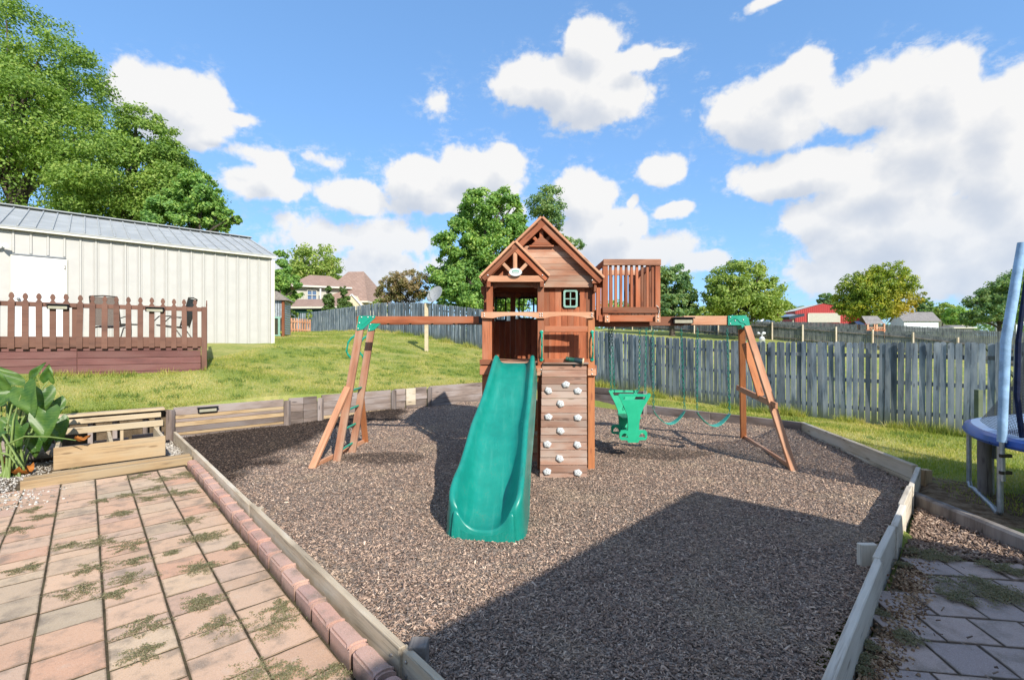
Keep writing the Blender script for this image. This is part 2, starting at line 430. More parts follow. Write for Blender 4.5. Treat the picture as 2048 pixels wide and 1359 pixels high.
plain('grey_box', (.22, .24, .26), .45, .4, .2, 20, .15)
plain('barn_red', (.40, .045, .045), .55, .3, 0, 2, .12)
plain('house_wall', (.62, .55, .38), .7, .3, 0, 3, .06)
plain('house_wall_grey', (.45, .44, .38), .7, .3, 0, 3, .08)
plain('stucco', (.52, .47, .40), .85, .2, 0, 2, .1, .4, 60)
plain('white_wall', (.62, .68, .74), .6, .3, 0, 2, .06)
plain('awning_blue', (.03, .055, .12), .7, .2, 0, 6, .2)
plain('teal_dark', (.02, .06, .055), .7, .2, 0, 4, .2)
plain('trunk_bark', (.12, .10, .085), .9, .1, 0, 6, .45, .6, 30)
plain('twig', (.20, .14, .10), .9, .1, 0, 8, .4)
plain('rubber', (.02, .02, .02), .8, .2)
plain('glass_dark', (.02, .025, .03), .08, .6)
plain('glass_sky', (.10, .17, .30), .05, .8)
plain('screen_mesh', (.075, .075, .05), .9, .1, 0, 30, .4)
plain('car_white', (.72, .73, .74), .3, .5, 0, 3, .05)
plain('dirt_stone', (.33, .28, .23), .9, .2, 0, 5, .4, .7, 14)
plain('stem_green', (.19, .27, .07), .5, .4, 0, 9, .3)
plain('rope', (.6, .55, .48), .9, .1)
plain('orange_dead', (.42, .15, .03), .7, .2, 0, 14, .5)

def shingles(name, c, c2, sx=3.0, sy=6.0):
    m, T = new_mat(name); co = T.coord('Object')
    bt = T.n('ShaderNodeTexBrick', {'offset': .5}, Vector=co, Color1=c, Color2=c2, Mortar=tuple(q * .55 for q in c), Scale=1.0)
    bt.inputs['Mortar Size'].default_value = .015; bt.inputs['Brick Width'].default_value = 1 / sx; bt.inputs['Row Height'].default_value = 1 / sy
    nz = T.noise(co, 3.5, 6, .7)
    col = T.mix(T.math('MULTIPLY', T.smooth(nz, .3, .7), .45), bt.outputs[0], c2)
    return finish(m, T, col, .9, nz, .3, .02, .2)
shingles('shingle_brown', (.36, .25, .205), (.28, .19, .155))
shingles('shingle_grey', (.27, .255, .25), (.20, .19, .185))
shingles('shingle_tan', (.27, .24, .205), (.21, .185, .16))

def paver_mat(name, cols, spk=.5, edge=.6, foot=False):
    m, T = new_mat(name); co = T.coord('Object'); rn = objrand(T)
    ramp = T.n('ShaderNodeValToRGB', None, Fac=rn); cr = ramp.color_ramp; cr.interpolation = 'LINEAR'
    cr.elements[0].position = 0; cr.elements[0].color = (*cols[0], 1); cr.elements[1].position = 1; cr.elements[1].color = (*cols[-1], 1)
    for i, c in enumerate(cols[1:-1]):
        e = cr.elements.new((i + 1) / (len(cols) - 1)); e.color = (*c, 1)
    wv = T.vec('ADD', co, T.n('ShaderNodeCombineXYZ', None, X=T.math('MULTIPLY', rn, 50.0), Y=T.math('MULTIPLY', rn, 31.0)).outputs[0])
    st = T.noise(wv, 5.5, 5, .62)                  # stains and blooms
    sp = T.noise(wv, 190.0, 2, .6)                 # sandy speckle
    col = T.mix(T.math('MULTIPLY', T.smooth(st, .46, .72), .75), ramp.outputs[0], (.20, .165, .13))
    col = T.mix(T.math('MULTIPLY', T.smooth(st, .42, .26), .4), col, (.52, .42, .33))
    col = T.mix(T.math('MULTIPLY', T.smooth(sp, .58, .72), spk), col, (.62, .55, .48))
    col = T.mix(T.math('MULTIPLY', T.smooth(sp, .42, .30), spk), col, (.17, .13, .11))
    gs_ = T.n('ShaderNodeSeparateXYZ', None, Vector=T.coord('Generated'))
    ed = None
    for ax_ in (0, 1):
        v_ = T.math('SUBTRACT', .5, T.math('ABSOLUTE', T.math('SUBTRACT', gs_.outputs[ax_], .5)))
        ed = v_ if ed is None else T.math('MINIMUM', ed, v_)
    ed = T.math('ADD', ed, T.math('MULTIPLY', T.math('SUBTRACT', T.noise(wv, 16.0, 4, .6), .5), .10))
    col = T.mix(T.math('MULTIPLY', T.smooth(ed, .045, -.005), edge), col, (.11, .085, .055))
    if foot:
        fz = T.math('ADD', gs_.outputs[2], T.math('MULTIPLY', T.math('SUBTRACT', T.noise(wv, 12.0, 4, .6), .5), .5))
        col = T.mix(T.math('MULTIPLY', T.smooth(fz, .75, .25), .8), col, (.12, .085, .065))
    return finish(m, T, col, .92, sp, .5, .003, .15)
paver_mat('paver_red', [(0.528, 0.317, 0.216), (0.568, 0.390, 0.266), (0.488, 0.345, 0.258), (0.581, 0.441, 0.300), (0.554, 0.323, 0.216), (0.436, 0.345, 0.244), (0.607, 0.412, 0.279), (0.462, 0.301, 0.230)])
paver_mat('paver_grey', [(0.428, 0.342, 0.303), (0.376, 0.306, 0.280), (0.468, 0.359, 0.309), (0.352, 0.287, 0.269)], .6)
paver_mat('brick_edge', [(0.468, 0.283, 0.231), (0.520, 0.345, 0.280), (0.429, 0.276, 0.238), (0.546, 0.317, 0.245)], .55, .0, True)

def ground_mats():
    # lawn soil under the blades
    m, T = new_mat('lawn'); co = T.coord('Object')
    a = T.noise(co, .55, 5, .6); b = T.noise(co, 9.0, 5, .65); c = T.noise(co, 60.0, 3, .6)
    col = T.mix(T.smooth(a, .42, .60), (0.231, 0.278, 0.066), (0.389, 0.357, 0.126))
    col = T.mix(T.math('MULTIPLY', T.smooth(b, .35, .68), .5), col, (0.152, 0.223, 0.048))
    col = T.mix(T.math('MULTIPLY', T.smooth(c, .52, .7), .45), col, (0.510, 0.446, 0.227))
    at = T.n('ShaderNodeAttribute', {'attribute_name': 'dirt'}).outputs['Fac']
    dm = T.smooth(T.math('MULTIPLY_ADD', T.math('SUBTRACT', T.noise(co, 3.5, 5, .65), .5), 1.2, at), .35, .6)
    col = T.mix(dm, col, T.mix(T.smooth(b, .35, .65), (.13, .085, .05), (.27, .20, .13)))
    finish(m, T, col, .95, c, .7, .03, .1)
    # mulch bed under the chips
    m, T = new_mat('mulch_bed'); co = T.coord('Object')
    wq = T.vec('ADD', co, T.vec('SCALE', T.vec('SUBTRACT', T.n('ShaderNodeTexNoise', None, Vector=co, Scale=22.0, Detail=2.0).outputs['Color'], (.5, .5, .5)), .05))
    v1 = T.n('ShaderNodeTexVoronoi', None, Vector=wq, Scale=78.0); v2 = T.n('ShaderNodeTexVoronoi', None, Vector=T.scale(wq, (1.0, 1.9, 1.0)), Scale=47.0)
    cr1 = T.n('ShaderNodeSeparateColor', None, Color=v1.outputs['Color']).outputs[0]; cr2 = T.n('ShaderNodeSeparateColor', None, Color=v2.outputs['Color']).outputs[0]
    rnd_ = T.math('MULTIPLY_ADD', cr2, .5, T.math('MULTIPLY', cr1, .5))
    col = T.mix(T.smooth(rnd_, .1, .9), (.088, .066, .054), (.49, .385, .31))
    col = T.mix(T.math('MULTIPLY', T.smooth(v1.outputs['Distance'], .45, .8), .75), col, (.03, .024, .022))  # crevice shade between the cell-shaped chips, put into the colour
    b = T.noise(co, 1.1, 4, .6)
    col = T.mix(T.math('MULTIPLY', T.smooth(b, .5, .72), .3), col, (.42, .33, .23))
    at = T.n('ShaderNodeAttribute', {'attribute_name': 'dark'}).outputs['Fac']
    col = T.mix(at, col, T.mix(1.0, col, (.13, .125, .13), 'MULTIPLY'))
    hgt = T.math('SUBTRACT', T.math('MULTIPLY', rnd_, .6), v1.outputs['Distance'])
    finish(m, T, col, .95, hgt, 1.0, .012, .1)
    m, T = new_mat('mulch_chips')
    ri = T.n('ShaderNodeNewGeometry').outputs['Random Per Island']
    ramp = T.n('ShaderNodeValToRGB', None, Fac=ri); cr = ramp.color_ramp
    cols = [(0, (0.167, 0.117, 0.092)), (.2, (0.257, 0.179, 0.139)), (.45, (0.347, 0.241, 0.184)), (.68, (0.431, 0.305, 0.230)), (.88, (0.526, 0.387, 0.293)), (.97, (0.643, 0.489, 0.377)), (1, (0.747, 0.590, 0.459))]
    cr.elements[0].position = 0; cr.elements[0].color = (*cols[0][1], 1); cr.elements[1].position = 1; cr.elements[1].color = (*cols[-1][1], 1)
    for p, c in cols[1:-1]:
        e = cr.elements.new(p); e.color = (*c, 1)
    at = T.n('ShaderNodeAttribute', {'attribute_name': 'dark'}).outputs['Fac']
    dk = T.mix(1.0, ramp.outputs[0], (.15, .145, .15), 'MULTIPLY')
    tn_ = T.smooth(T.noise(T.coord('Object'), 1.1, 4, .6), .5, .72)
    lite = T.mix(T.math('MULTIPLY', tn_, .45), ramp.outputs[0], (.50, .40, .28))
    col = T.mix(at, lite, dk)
    finish(m, T, col, .85, None, spec=.25)
    # dirt below the pavers
    m, T = new_mat('dirt'); co = T.coord('Object')
    a = T.noise(co, 5.0, 6, .65); b = T.noise(co, 120.0, 3, .7)
    col = T.mix(T.smooth(a, .35, .65), (.085, .062, .038), (.175, .13, .085))
    col = T.mix(T.math('MULTIPLY', T.smooth(b, .5, .7), .5), col, (.30, .24, .18))
    col = T.mix(T.math('MULTIPLY', T.smooth(a, .60, .75), .6), col, (.08, .095, .03))
    finish(m, T, col, .95, b, .8, .01, .1)
    m, T = new_mat('joint_soil'); co = T.coord('Object')
    a = T.noise(co, 6.0, 6, .65); b = T.noise(co, 90.0, 3, .7)
    col = T.mix(T.smooth(a, .35, .65), (.045, .035, .022), (.10, .078, .045))
    col = T.mix(T.math('MULTIPLY', T.smooth(a, .52, .7), .6), col, (.06, .07, .028))
    col = T.mix(T.math('MULTIPLY', T.smooth(b, .55, .7), .35), col, (.22, .18, .13))
    finish(m, T, col, .95, b, .8, .01, .1)
    m, T = new_mat('gravel_white')
    ri = T.n('ShaderNodeNewGeometry').outputs['Random Per Island']
    col = T.mix(T.smooth(ri, 0, 1), (.24, .21, .18), (.60, .57, .52))
    finish(m, T, col, .85, None, spec=.2)
    m, T = new_mat('gravel_tan')
    ri = T.n('ShaderNodeNewGeometry').outputs['Random Per Island']
    col = T.mix(T.smooth(ri, 0, 1), (.16, .09, .05), (.44, .31, .20))
    finish(m, T, col, .85, None, spec=.2)
ground_mats()

def leaf_mat(name, cols, trans=.35, rough=.5, attr=None, patch=1.3):
    m, T = new_mat(name)
    ri = T.n('ShaderNodeNewGeometry').outputs['Random Per Island']
    co = T.coord('Object')
    lo = T.noise(co, .55, 3, .6)
    fac = T.math('MULTIPLY_ADD', T.math('SUBTRACT', lo, .5), patch, T.math('MULTIPLY_ADD', ri, .7, .15), clamp=True)
    ramp = T.n('ShaderNodeValToRGB', None, Fac=fac); cr = ramp.color_ramp
    cr.elements[0].position = 0; cr.elements[0].color = (*cols[0], 1); cr.elements[1].position = 1; cr.elements[1].color = (*cols[-1], 1)
    for i, c in enumerate(cols[1:-1]):
        e = cr.elements.new((i + 1) / (len(cols) - 1)); e.color = (*c, 1)
    col = ramp.outputs[0]
    if attr:
        at = T.n('ShaderNodeAttribute', {'attribute_name': 'tint'}).outputs['Fac']
        col = T.mix(at, col, attr)
    b = T.n('ShaderNodeBsdfPrincipled'); T.set(b.inputs['Base Color'], col); T.set(b.inputs['Roughness'], rough); T.set(b.inputs['Specular IOR Level'], .25)
    tr = T.n('ShaderNodeBsdfTranslucent'); T.set(tr.inputs[0], T.mix(1.0, col, (1.5, 1.6, .55), 'MULTIPLY'))
    ms = T.n('ShaderNodeMixShader'); ms.inputs[0].default_value = trans
    T.L.new(b.outputs[0], ms.inputs[1]); T.L.new(tr.outputs[0], ms.inputs[2])
    o = T.n('ShaderNodeOutputMaterial'); T.L.new(ms.outputs[0], o.inputs[0])
    return m
leaf_mat('leaf_oak', [(0.075, 0.152, 0.031), (0.150, 0.253, 0.051), (0.235, 0.348, 0.071), (0.380, 0.460, 0.122)])
leaf_mat('leaf_deep', [(0.091, 0.203, 0.056), (0.157, 0.299, 0.076), (0.261, 0.416, 0.103), (0.445, 0.537, 0.141)])
leaf_mat('leaf_blue', [(0.075, 0.166, 0.080), (0.129, 0.232, 0.097), (0.217, 0.320, 0.116), (0.332, 0.385, 0.139)])
leaf_mat('leaf_yellow', [(0.102, 0.172, 0.036), (0.180, 0.265, 0.042), (0.300, 0.356, 0.054), (0.504, 0.437, 0.060)], attr=(.50, .30, .03))
leaf_mat('leaf_light', [(0.106, 0.187, 0.038), (0.202, 0.298, 0.065), (0.300, 0.383, 0.094), (0.440, 0.467, 0.131)])
leaf_mat('leaf_rust', [(.14, .17, .06), (.22, .22, .09), (.30, .21, .11), (.34, .27, .16)])
leaf_mat('lawn_weed', [(.07, .13, .03), (.12, .20, .045), (.18, .25, .06)], .25)
leaf_mat('leaf_cypress', [(0.045, 0.090, 0.021), (0.075, 0.135, 0.030), (0.120, 0.180, 0.042)], .1)
leaf_mat('weed', [(.13, .135, .06), (.19, .185, .095), (.25, .22, .13), (.28, .20, .14)], .2)
leaf_mat('grass', [(0.158, 0.223, 0.042), (0.256, 0.307, 0.060), (0.377, 0.373, 0.090), (0.559, 0.469, 0.203)], .35, .55, patch=2.4)

def big_leaf():
    m, T = new_mat('elephant_leaf'); co = T.coord('Object')
    w = T.n('ShaderNodeTexWave', {'wave_type': 'BANDS', 'bands_direction': 'X'}, Vector=co, Scale=9.0, Distortion=1.5, Detail=2.0).outputs['Fac']
    nz = T.noise(co, 6.0, 4, .6)
    col = T.mix(T.smooth(nz, .35, .7), (.035, .105, .018), (.105, .195, .035))
    col = T.mix(T.math('MULTIPLY', T.smooth(w, .95, 1.0), .22), col, (.30, .40, .13))
    b = T.n('ShaderNodeBsdfPrincipled'); T.set(b.inputs['Base Color'], col); b.inputs['Roughness'].default_value = .42
    tr = T.n('ShaderNodeBsdfTranslucent'); T.set(tr.inputs[0], T.mix(1.0, col, (2.0, 1.9, .6), 'MULTIPLY'))
    ms = T.n('ShaderNodeMixShader'); ms.inputs[0].default_value = .3
    T.L.new(b.outputs[0], ms.inputs[1]); T.L.new(tr.outputs[0], ms.inputs[2])
    o = T.n('ShaderNodeOutputMaterial'); T.L.new(ms.outputs[0], o.inputs[0])
big_leaf()
def net_mat():
    """fine mesh netting: thin dark threads, open between"""
    m, T = new_mat('safety_net')
    b = T.n('ShaderNodeBsdfPrincipled'); T.set(b.inputs['Base Color'], (.02, .022, .026)); b.inputs['Roughness'].default_value = .8
    tr = T.n('ShaderNodeBsdfTransparent')
    uv = T.n('ShaderNodeAttribute', {'attribute_name': 'nu'}).outputs['Fac']; vv = T.n('ShaderNodeAttribute', {'attribute_name': 'nv'}).outputs['Fac']
    fu = T.math('GREATER_THAN', T.math('FRACT', T.math('MULTIPLY', uv, 120.0)), .70); fv = T.math('GREATER_THAN', T.math('FRACT', T.math('MULTIPLY', vv, 120.0)), .70)
    al = T.math('MAXIMUM', fu, fv)
    ms = T.n('ShaderNodeMixShader', None, Fac=al); T.L.new(tr.outputs[0], ms.inputs[1]); T.L.new(b.outputs[0], ms.inputs[2])
    o = T.n('ShaderNodeOutputMaterial'); T.L.new(ms.outputs[0], o.inputs[0])
net_mat()
def emit_none(): pass
# ================================================================== terrain
ctrl = [(-12, 10.2, .58), (-4, 10.2, .57), (1, 10.2, .56), (5, 10.2, .58), (9.8, 10.2, .48), (9.8, 8, .40), (10.2, 6, .14), (10.2, 2.8, .08), (11.5, 9, .22),
        (1.9, 11.8, 1.10), (-1.1, 12.3, 1.13), (-6, 12.5, 1.15), (4.5, 16.8, 1.66), (-2, 16.8, 1.66), (-9, 16.8, 1.66), (10.2, 16.4, 1.31), (7, 13, 1.02), (4, 13, 1.08),
        (13, -3, -.17), (13, 1.4, -.17), (13, 5, -.13), (13, 7.9, 0.02), (13, 9.8, .16), (13, 13, .75), (13, 16.2, 1.38), (13, 21, 1.95), (13, 26, 2.3), (13, 38, 2.25),
        (6, 24, 2.05), (4, 32, 2.3), (-8, 26, 2.0), (-20, 20, 1.9), (8, 38, 2.3),
        (7.4, .5, .0), (7.4, -.6, -.02), (8.5, -2, -.08), (6.0, -1.5, -.03), (10, 0, -.12), (5, -3, -.05), (12, -5, -.2), (3, -6, -.1), (-4, 3, -.1), (-10, 4, 0.0), (-3, -6, -.1),
        (20, 0, -.25), (20, 9, .3), (20, 20, 1.8), (30, 26, 2.4), (30, 12, .9), (30, 2, -.1), (46, 34, 3.2), (46, 26.7, 2.85), (46, 16.1, 1.95), (46, 5.2, .75), (46, 1.3, .1), (46, -8, -.6),
        (70, 21.4, 2.6), (70, 12.2, 2.0), (70, 2, 1.0), (70, -12, .4), (70, 40, 3.4), (110, 30, 3.6), (110, 0, 2.4), (30, 50, 3.0), (0, 60, 2.6), (-40, 40, 2.2), (-60, 0, 1.0), (0, -50, -.5), (70, -60, 0),
        (180, 0, 3), (180, 150, 3), (0, 200, 3), (-150, 150, 2), (-200, 0, 1), (150, -150, 1), (0, -200, 0)]
C = np.array(ctrl, float)
def _solve():
    n = len(C); D = np.linalg.norm(C[:, None, :2] - C[None, :, :2], axis=2)
    A = np.zeros((n + 1, n + 1)); A[:n, :n] = D; A[:n, n] = 1; A[n, :n] = 1
    return np.linalg.solve(A, np.concatenate([C[:, 2], [0]]))
_w = _solve()
def lawn_z(a, b):
    a = np.asarray(a, float); b = np.asarray(b, float)
    d = np.sqrt((a[..., None] - C[:, 0]) ** 2 + (b[..., None] - C[:, 1]) ** 2)
    return d @ _w[:-1] + _w[-1]
POLY = [(1.12, 9.95), (9.78, 9.95), (9.78, 2.8), (7.34, .865), (2.44, .60), (1.12, .52)]     # the mulched play area
def inpoly(a, b, poly):
    a = np.asarray(a); b = np.asarray(b); r = np.zeros(a.shape, bool); n = len(poly)
    for i in range(n):
        (x0, y0), (x1, y1) = poly[i], poly[(i + 1) % n]
        c = ((y0 > b) != (y1 > b)) & (a < (x1 - x0) * (b - y0) / (y1 - y0 + 1e-12) + x0); r ^= c
    return r
PATIO2 = [(1.12, .50), (2.44, .60), (7.3, .84), (6.62, .78), (4.62, -1.22), (2.6, -3.5), (1.12, -3.5)]    # paved corner on the right
def low_zone(a, b):
    return inpoly(a, b, POLY) | ((a < 1.12) & (b < 9.97) & (a > -9) & (b > -6)) | inpoly(a, b, PATIO2)
def mulch_z(a, b):
    s = np.clip((b - 6.2) / 3.7, 0, 1); s = s * s * (3 - 2 * s)
    z = .012 + .125 * np.exp(-((a - 5.6) / 2.9) ** 2) * s
    q = np.clip((a - 8.2) / 1.5, 0, 1) * np.clip(1 - abs(b - 2.8) / 2.5, 0, 1)
    x = a * .740 - b * .673; y = a * .673 + b * .740
    def dip(cx, cy, r, d): return -d * np.exp(-((x - cx) ** 2 + (y - cy) ** 2) / r ** 2)
    z = z + dip(-.30, 3.72, .34, .035) + dip(2.35, 7.0, .4, .03) + dip(3.05, 7.0, .4, .03) + dip(1.75, 6.95, .45, .03) + .012 * np.exp(-((x + .35) ** 2 + (y - 3.1) ** 2) / .08)
    return z + .07 * q + .02 * np.sin(a * 2.1 + 1) * np.sin(b * 1.7) + .008 * np.sin(a * 7.3 + b * 3.1) * np.sin(b * 6.1 - a * 2.0)
def lin_lines(*segs):
    out = []
    for lo, hi, st in segs: out += list(np.arange(lo, hi, st))
    return np.array(sorted(set(np.round(out, 4))))
al = lin_lines((-400, -40, 40), (-40, -10, 3), (-10, 1.0, .5), (1.0, 1.14, .12), (1.14, 9.7, .25), (9.7, 9.85, .05), (9.85, 14, .25), (14, 50, 1.0), (50, 120, 5), (120, 640, 40))
bl = lin_lines((-400, -40, 40), (-40, -6, 3), (-6, 0, .25), (0, 9.9, .25), (9.92, 10.03, .05), (10.05, 18, .25), (18, 42, 1.0), (42, 120, 5), (120, 640, 40))
AA, BB = np.meshgrid(al, bl, indexing='ij')
ZZ = lawn_z(AA, BB)
for i in range(AA.shape[0]):
    pass
bump = np.array([mnoise.noise(Vector((x * .9, y * .9, 0))) for x, y in zip(AA.ravel(), BB.ravel())]).reshape(AA.shape) * .03
ZZ = np.where(low_zone(AA, BB), -.13, ZZ + np.where(np.hypot(AA, BB) < 60, bump, 0))
V = np.stack([AA * .740 - BB * .673, AA * .673 + BB * .740, ZZ], -1).reshape(-1, 3)
na, nb = AA.shape
ii, jj = np.meshgrid(np.arange(na - 1), np.arange(nb - 1), indexing='ij')
i0 = (ii * nb + jj).ravel()
F = np.stack([i0, i0 + nb, i0 + nb + 1, i0 + 1], 1)
lawn = mesh_obj('lawn', np_mesh('lawn', V, F, MAT['lawn'], {'dirt': np.clip(1.25 - np.hypot((V[:, 0] - 5.0) / 1.0, (V[:, 1] - 4.9) / 1.3), 0, 1)}, True)); tag(lawn, 'green and straw coloured sloping lawn of the back yard', kind='structure')

def ground_at(x, y):
    a, b = toab(x, y); return float(lawn_z(a, b))

# ---- mulch bed
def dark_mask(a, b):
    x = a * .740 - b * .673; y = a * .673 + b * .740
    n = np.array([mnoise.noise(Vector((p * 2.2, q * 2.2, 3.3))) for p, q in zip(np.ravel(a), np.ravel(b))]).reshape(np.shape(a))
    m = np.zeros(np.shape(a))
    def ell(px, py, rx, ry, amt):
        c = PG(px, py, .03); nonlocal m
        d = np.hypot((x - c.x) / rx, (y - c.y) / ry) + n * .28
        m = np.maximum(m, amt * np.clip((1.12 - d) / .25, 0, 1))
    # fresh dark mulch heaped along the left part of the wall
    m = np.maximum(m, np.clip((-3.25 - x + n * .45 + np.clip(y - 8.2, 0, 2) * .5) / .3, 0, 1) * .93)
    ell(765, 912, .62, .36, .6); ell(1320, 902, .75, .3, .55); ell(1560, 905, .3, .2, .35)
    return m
ml = np.arange(1.12, 9.80, .12); mb = np.arange(.50, 9.97, .12)
A2, B2 = np.meshgrid(ml, mb, indexing='ij')
inside = inpoly(A2, B2, POLY)
Z2 = np.where(inside | True, mulch_z(A2, B2), 0)
ok = np.zeros((len(ml) - 1, len(mb) - 1), bool)
Ac = (A2[:-1, :-1] + A2[1:, 1:]) / 2; Bc = (B2[:-1, :-1] + B2[1:, 1:]) / 2
ok = inpoly(Ac, Bc, [(1.05, 10.05), (9.80, 10.05), (9.80, 2.84), (7.36, .95), (2.44, .66), (1.05, .60)])
V = np.stack([A2 * .740 - B2 * .673, A2 * .673 + B2 * .740, Z2], -1).reshape(-1, 3)
n2 = len(mb); ii, jj = np.nonzero(ok); i0 = ii * n2 + jj
F = np.stack([i0, i0 + n2, i0 + n2 + 1, i0 + 1], 1)
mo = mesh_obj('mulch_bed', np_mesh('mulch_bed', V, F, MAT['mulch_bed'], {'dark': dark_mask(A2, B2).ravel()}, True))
tag(mo, 'brown mulch bed of the play area', kind='structure')

def chips(name, a, b, z, length, mat, dark=None, flat=.45, aspect=(.20, .46), thick=(.10, .22)):
    n = len(a); L = length
    Wd = L * nrg.uniform(*aspect, n); T = L * nrg.uniform(*thick, n)
    yaw = nrg.uniform(0, 2 * np.pi, n); pit = nrg.normal(0, flat, n); rol = nrg.normal(0, flat, n)
    cx, sx = np.cos(yaw), np.sin(yaw); cp, sp = np.cos(pit), np.sin(pit); cr, sr = np.cos(rol), np.sin(rol)
    ex = np.stack([cx * cp, sx * cp, sp], -1)
    e1 = np.stack([-sx, cx, 0 * cx], -1); e2 = np.cross(ex, e1)
    ey = e1 * cr[:, None] + e2 * sr[:, None]; ez = np.cross(ex, ey)
    c = np.stack([a * .740 - b * .673, a * .673 + b * .740, z], -1)
    sg = np.array([(x, y, q) for x in (-1, 1) for y in (-1, 1) for q in (-1, 1)], float)
    taper = np.where(sg[:, 0] > 0, .55, 1.0)
    Vv = (c[:, None, :] + ex[:, None, :] * (sg[None, :, 0:1] * L[:, None, None] / 2)
          + ey[:, None, :] * (sg[None, :, 1:2] * (taper[None, :, None]) * Wd[:, None, None] / 2)
          + ez[:, None, :] * (sg[None, :, 2:3] * T[:, None, None] / 2))
    fq = np.array([(4, 6, 7, 5), (0, 4, 5, 1), (2, 3, 7, 6), (1, 5, 7, 3)])
    Ff = (np.arange(n)[:, None, None] * 8 + fq[None]).reshape(-1, 4)
    at = {'dark': np.repeat(dark, 8)} if dark is not None else None
    return np_mesh(name, Vv.reshape(-1, 3), Ff, mat, at)
def sample_poly(n, poly, dens):
    p = np.array(poly); lo, hi = p.min(0), p.max(0); A_, B_ = [], []
    tot = 0
    while tot < n:
        a = nrg.uniform(lo[0], hi[0], n * 3); b = nrg.uniform(lo[1], hi[1], n * 3)
        k = inpoly(a, b, poly) & (nrg.uniform(0, 1, n * 3) < dens(a, b)); A_.append(a[k]); B_.append(b[k]); tot += k.sum()
    return np.concatenate(A_)[:n], np.concatenate(B_)[:n]
def cam_dist(a, b): return np.sqrt(a * a + b * b + 2.0)
a, b = sample_poly(124000, [(1.16, 9.9), (9.74, 9.9), (9.74, 2.8), (7.36, .91), (2.44, .65), (1.16, .58)], lambda a, b: np.clip((3.2 / cam_dist(a, b)) ** 1.3, .15, 1))
dist = cam_dist(a, b)
L = nrg.uniform(.010, .027, len(a)) * np.clip(.75 + dist * .05, 1, 1.4)
big = nrg.uniform(0, 1, len(a)) < .02; L[big] *= 1.8
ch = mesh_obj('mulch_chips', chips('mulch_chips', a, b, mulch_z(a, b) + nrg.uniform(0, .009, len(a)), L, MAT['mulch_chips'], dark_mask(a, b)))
tag(ch, 'loose brown wood mulch chips covering the play area', 'mulch', kind='stuff')

# ---- patio bases
def sheet(name, poly, z, mat, label=None):
    mbb = MB(); vs = [AB(p[0], p[1], z) for p in poly]
    mbb.add(vs, [tuple(range(len(vs)))]); o = mbb.build(name, mat); return tag(o, label, kind='structure')
patio = sheet('patio', [(-8, -5), (1.02, -5), (1.02, 7.85), (-8, 7.85)], -.0015, MAT['joint_soil'], 'reddish paver patio with weedy joints')
bed = sheet('planting_bed', [(-8, 7.85), (1.10, 7.85), (1.10, 9.95), (-8, 9.95)], -.01, MAT['dirt'], 'bare soil and gravel beside the garden steps')
side_patio = sheet('side_patio', [(1.14, .47), (2.44, .565), (7.25, .81), (6.6, .80), (4.6, -1.25), (2.6, -3.6), (1.14, -3.6)], -.045, MAT['dirt'], 'shaded grey paver patio beside the mulch border')

# ---- left patio: pavers laid in columns running along b; every stone its own piece
def paver_mesh(la, lb, h=.05):
    me = box_mesh(la, lb, h, .0015, 'paver')
    return me
pm = {}
def paver(a0, a1, b0, b1, parent, mat, ang=0, z=0.0, th=.05, ctr=None):
    la, lb = round(a1 - a0, 3), round(b1 - b0, 3)
    key = (la, lb, mat.name)
    if key not in pm:
        pm[key] = paver_mesh(la, lb, th); pm[key].materials.append(mat)
    c = AB((a0 + a1) / 2, (b0 + b1) / 2, z - th / 2 + rnd.uniform(-.0005, .0035))
    Mx = Matrix.Translation(c) @ Matrix.Rotation(math.atan2(.673, .740), 4, 'Z') @ Matrix.Rotation(rnd.uniform(-.012, .012), 4, 'Z') @ Matrix.Rotation(rnd.uniform(-.003, .003), 4, 'X') @ Matrix.Rotation(rnd.uniform(-.003, .003), 4, 'Y')
    link(bpy.data.objects.new('paver', pm[key]), parent, Mx)
aP, GAP = .305, .012
col_edges = [1.00 - .305 * i for i in range(0, 19)]
for ci in range(len(col_edges) - 1):
    a1 = col_edges[ci] - .006; a0 = col_edges[ci + 1] + .006
    b = 7.74 if ci < 9 else 7.4
    b += rnd.uniform(-.05, .05)
    while b > .9:
        ln = .293 if rnd.random() < (.75 if b < 5 else .5) else (.146 if rnd.random() < .8 else .222)
        x, y, _ = AB((a0 + a1) / 2, b)
        px = 1024 + FPX * x / max(y, .1)
        if y > .9 and -260 < px < 900 and not (ci > 5 and b > 7.0 and rnd.random() < .5):
            paver(a0, a1, b - ln, b, patio, MAT['paver_red'])
        b -= ln + GAP
# ---- right patio, its own slightly turned grid
th = R(-8); ux = Vector((math.cos(th), math.sin(th), 0)); uy = Vector((-math.sin(th), math.cos(th), 0))
o0 = PG(1777, 1213, 0)
rp = [(1.22, .40), (2.44, .50), (5.0, .64), (5.42, .05), (4.4, -1.1), (2.4, -3.4), (1.22, -3.4)]
for i in range(-5, 11):
    for j in range(-6, 7):
        c = o0 + ux * (.29 * (i + .5) + (.145 if j % 2 else 0)) + uy * (.285 * (j + .5))
        aa, bb = toab(c.x, c.y)
        if not inpoly(aa, bb, rp): continue
        if not inpoly(aa, bb - .14, rp) or bb > .36 + (aa - 1.2) * .03: 
            if rnd.random() < .18: continue
        key = ('side',)
        if key not in pm:
            pm[key] = paver_mesh(.275, .27, .05); pm[key].materials.append(MAT['paver_grey'])
        Mx = Matrix.Translation((c.x, c.y, -.042 + rnd.uniform(-.006, .006) - .015)) @ Matrix.Rotation(th + rnd.uniform(-.03, .03), 4, 'Z') @ Matrix.Rotation(rnd.uniform(-.015, .015), 4, 'X')
        link(bpy.data.objects.new('paver', pm[key]), side_patio, Mx)

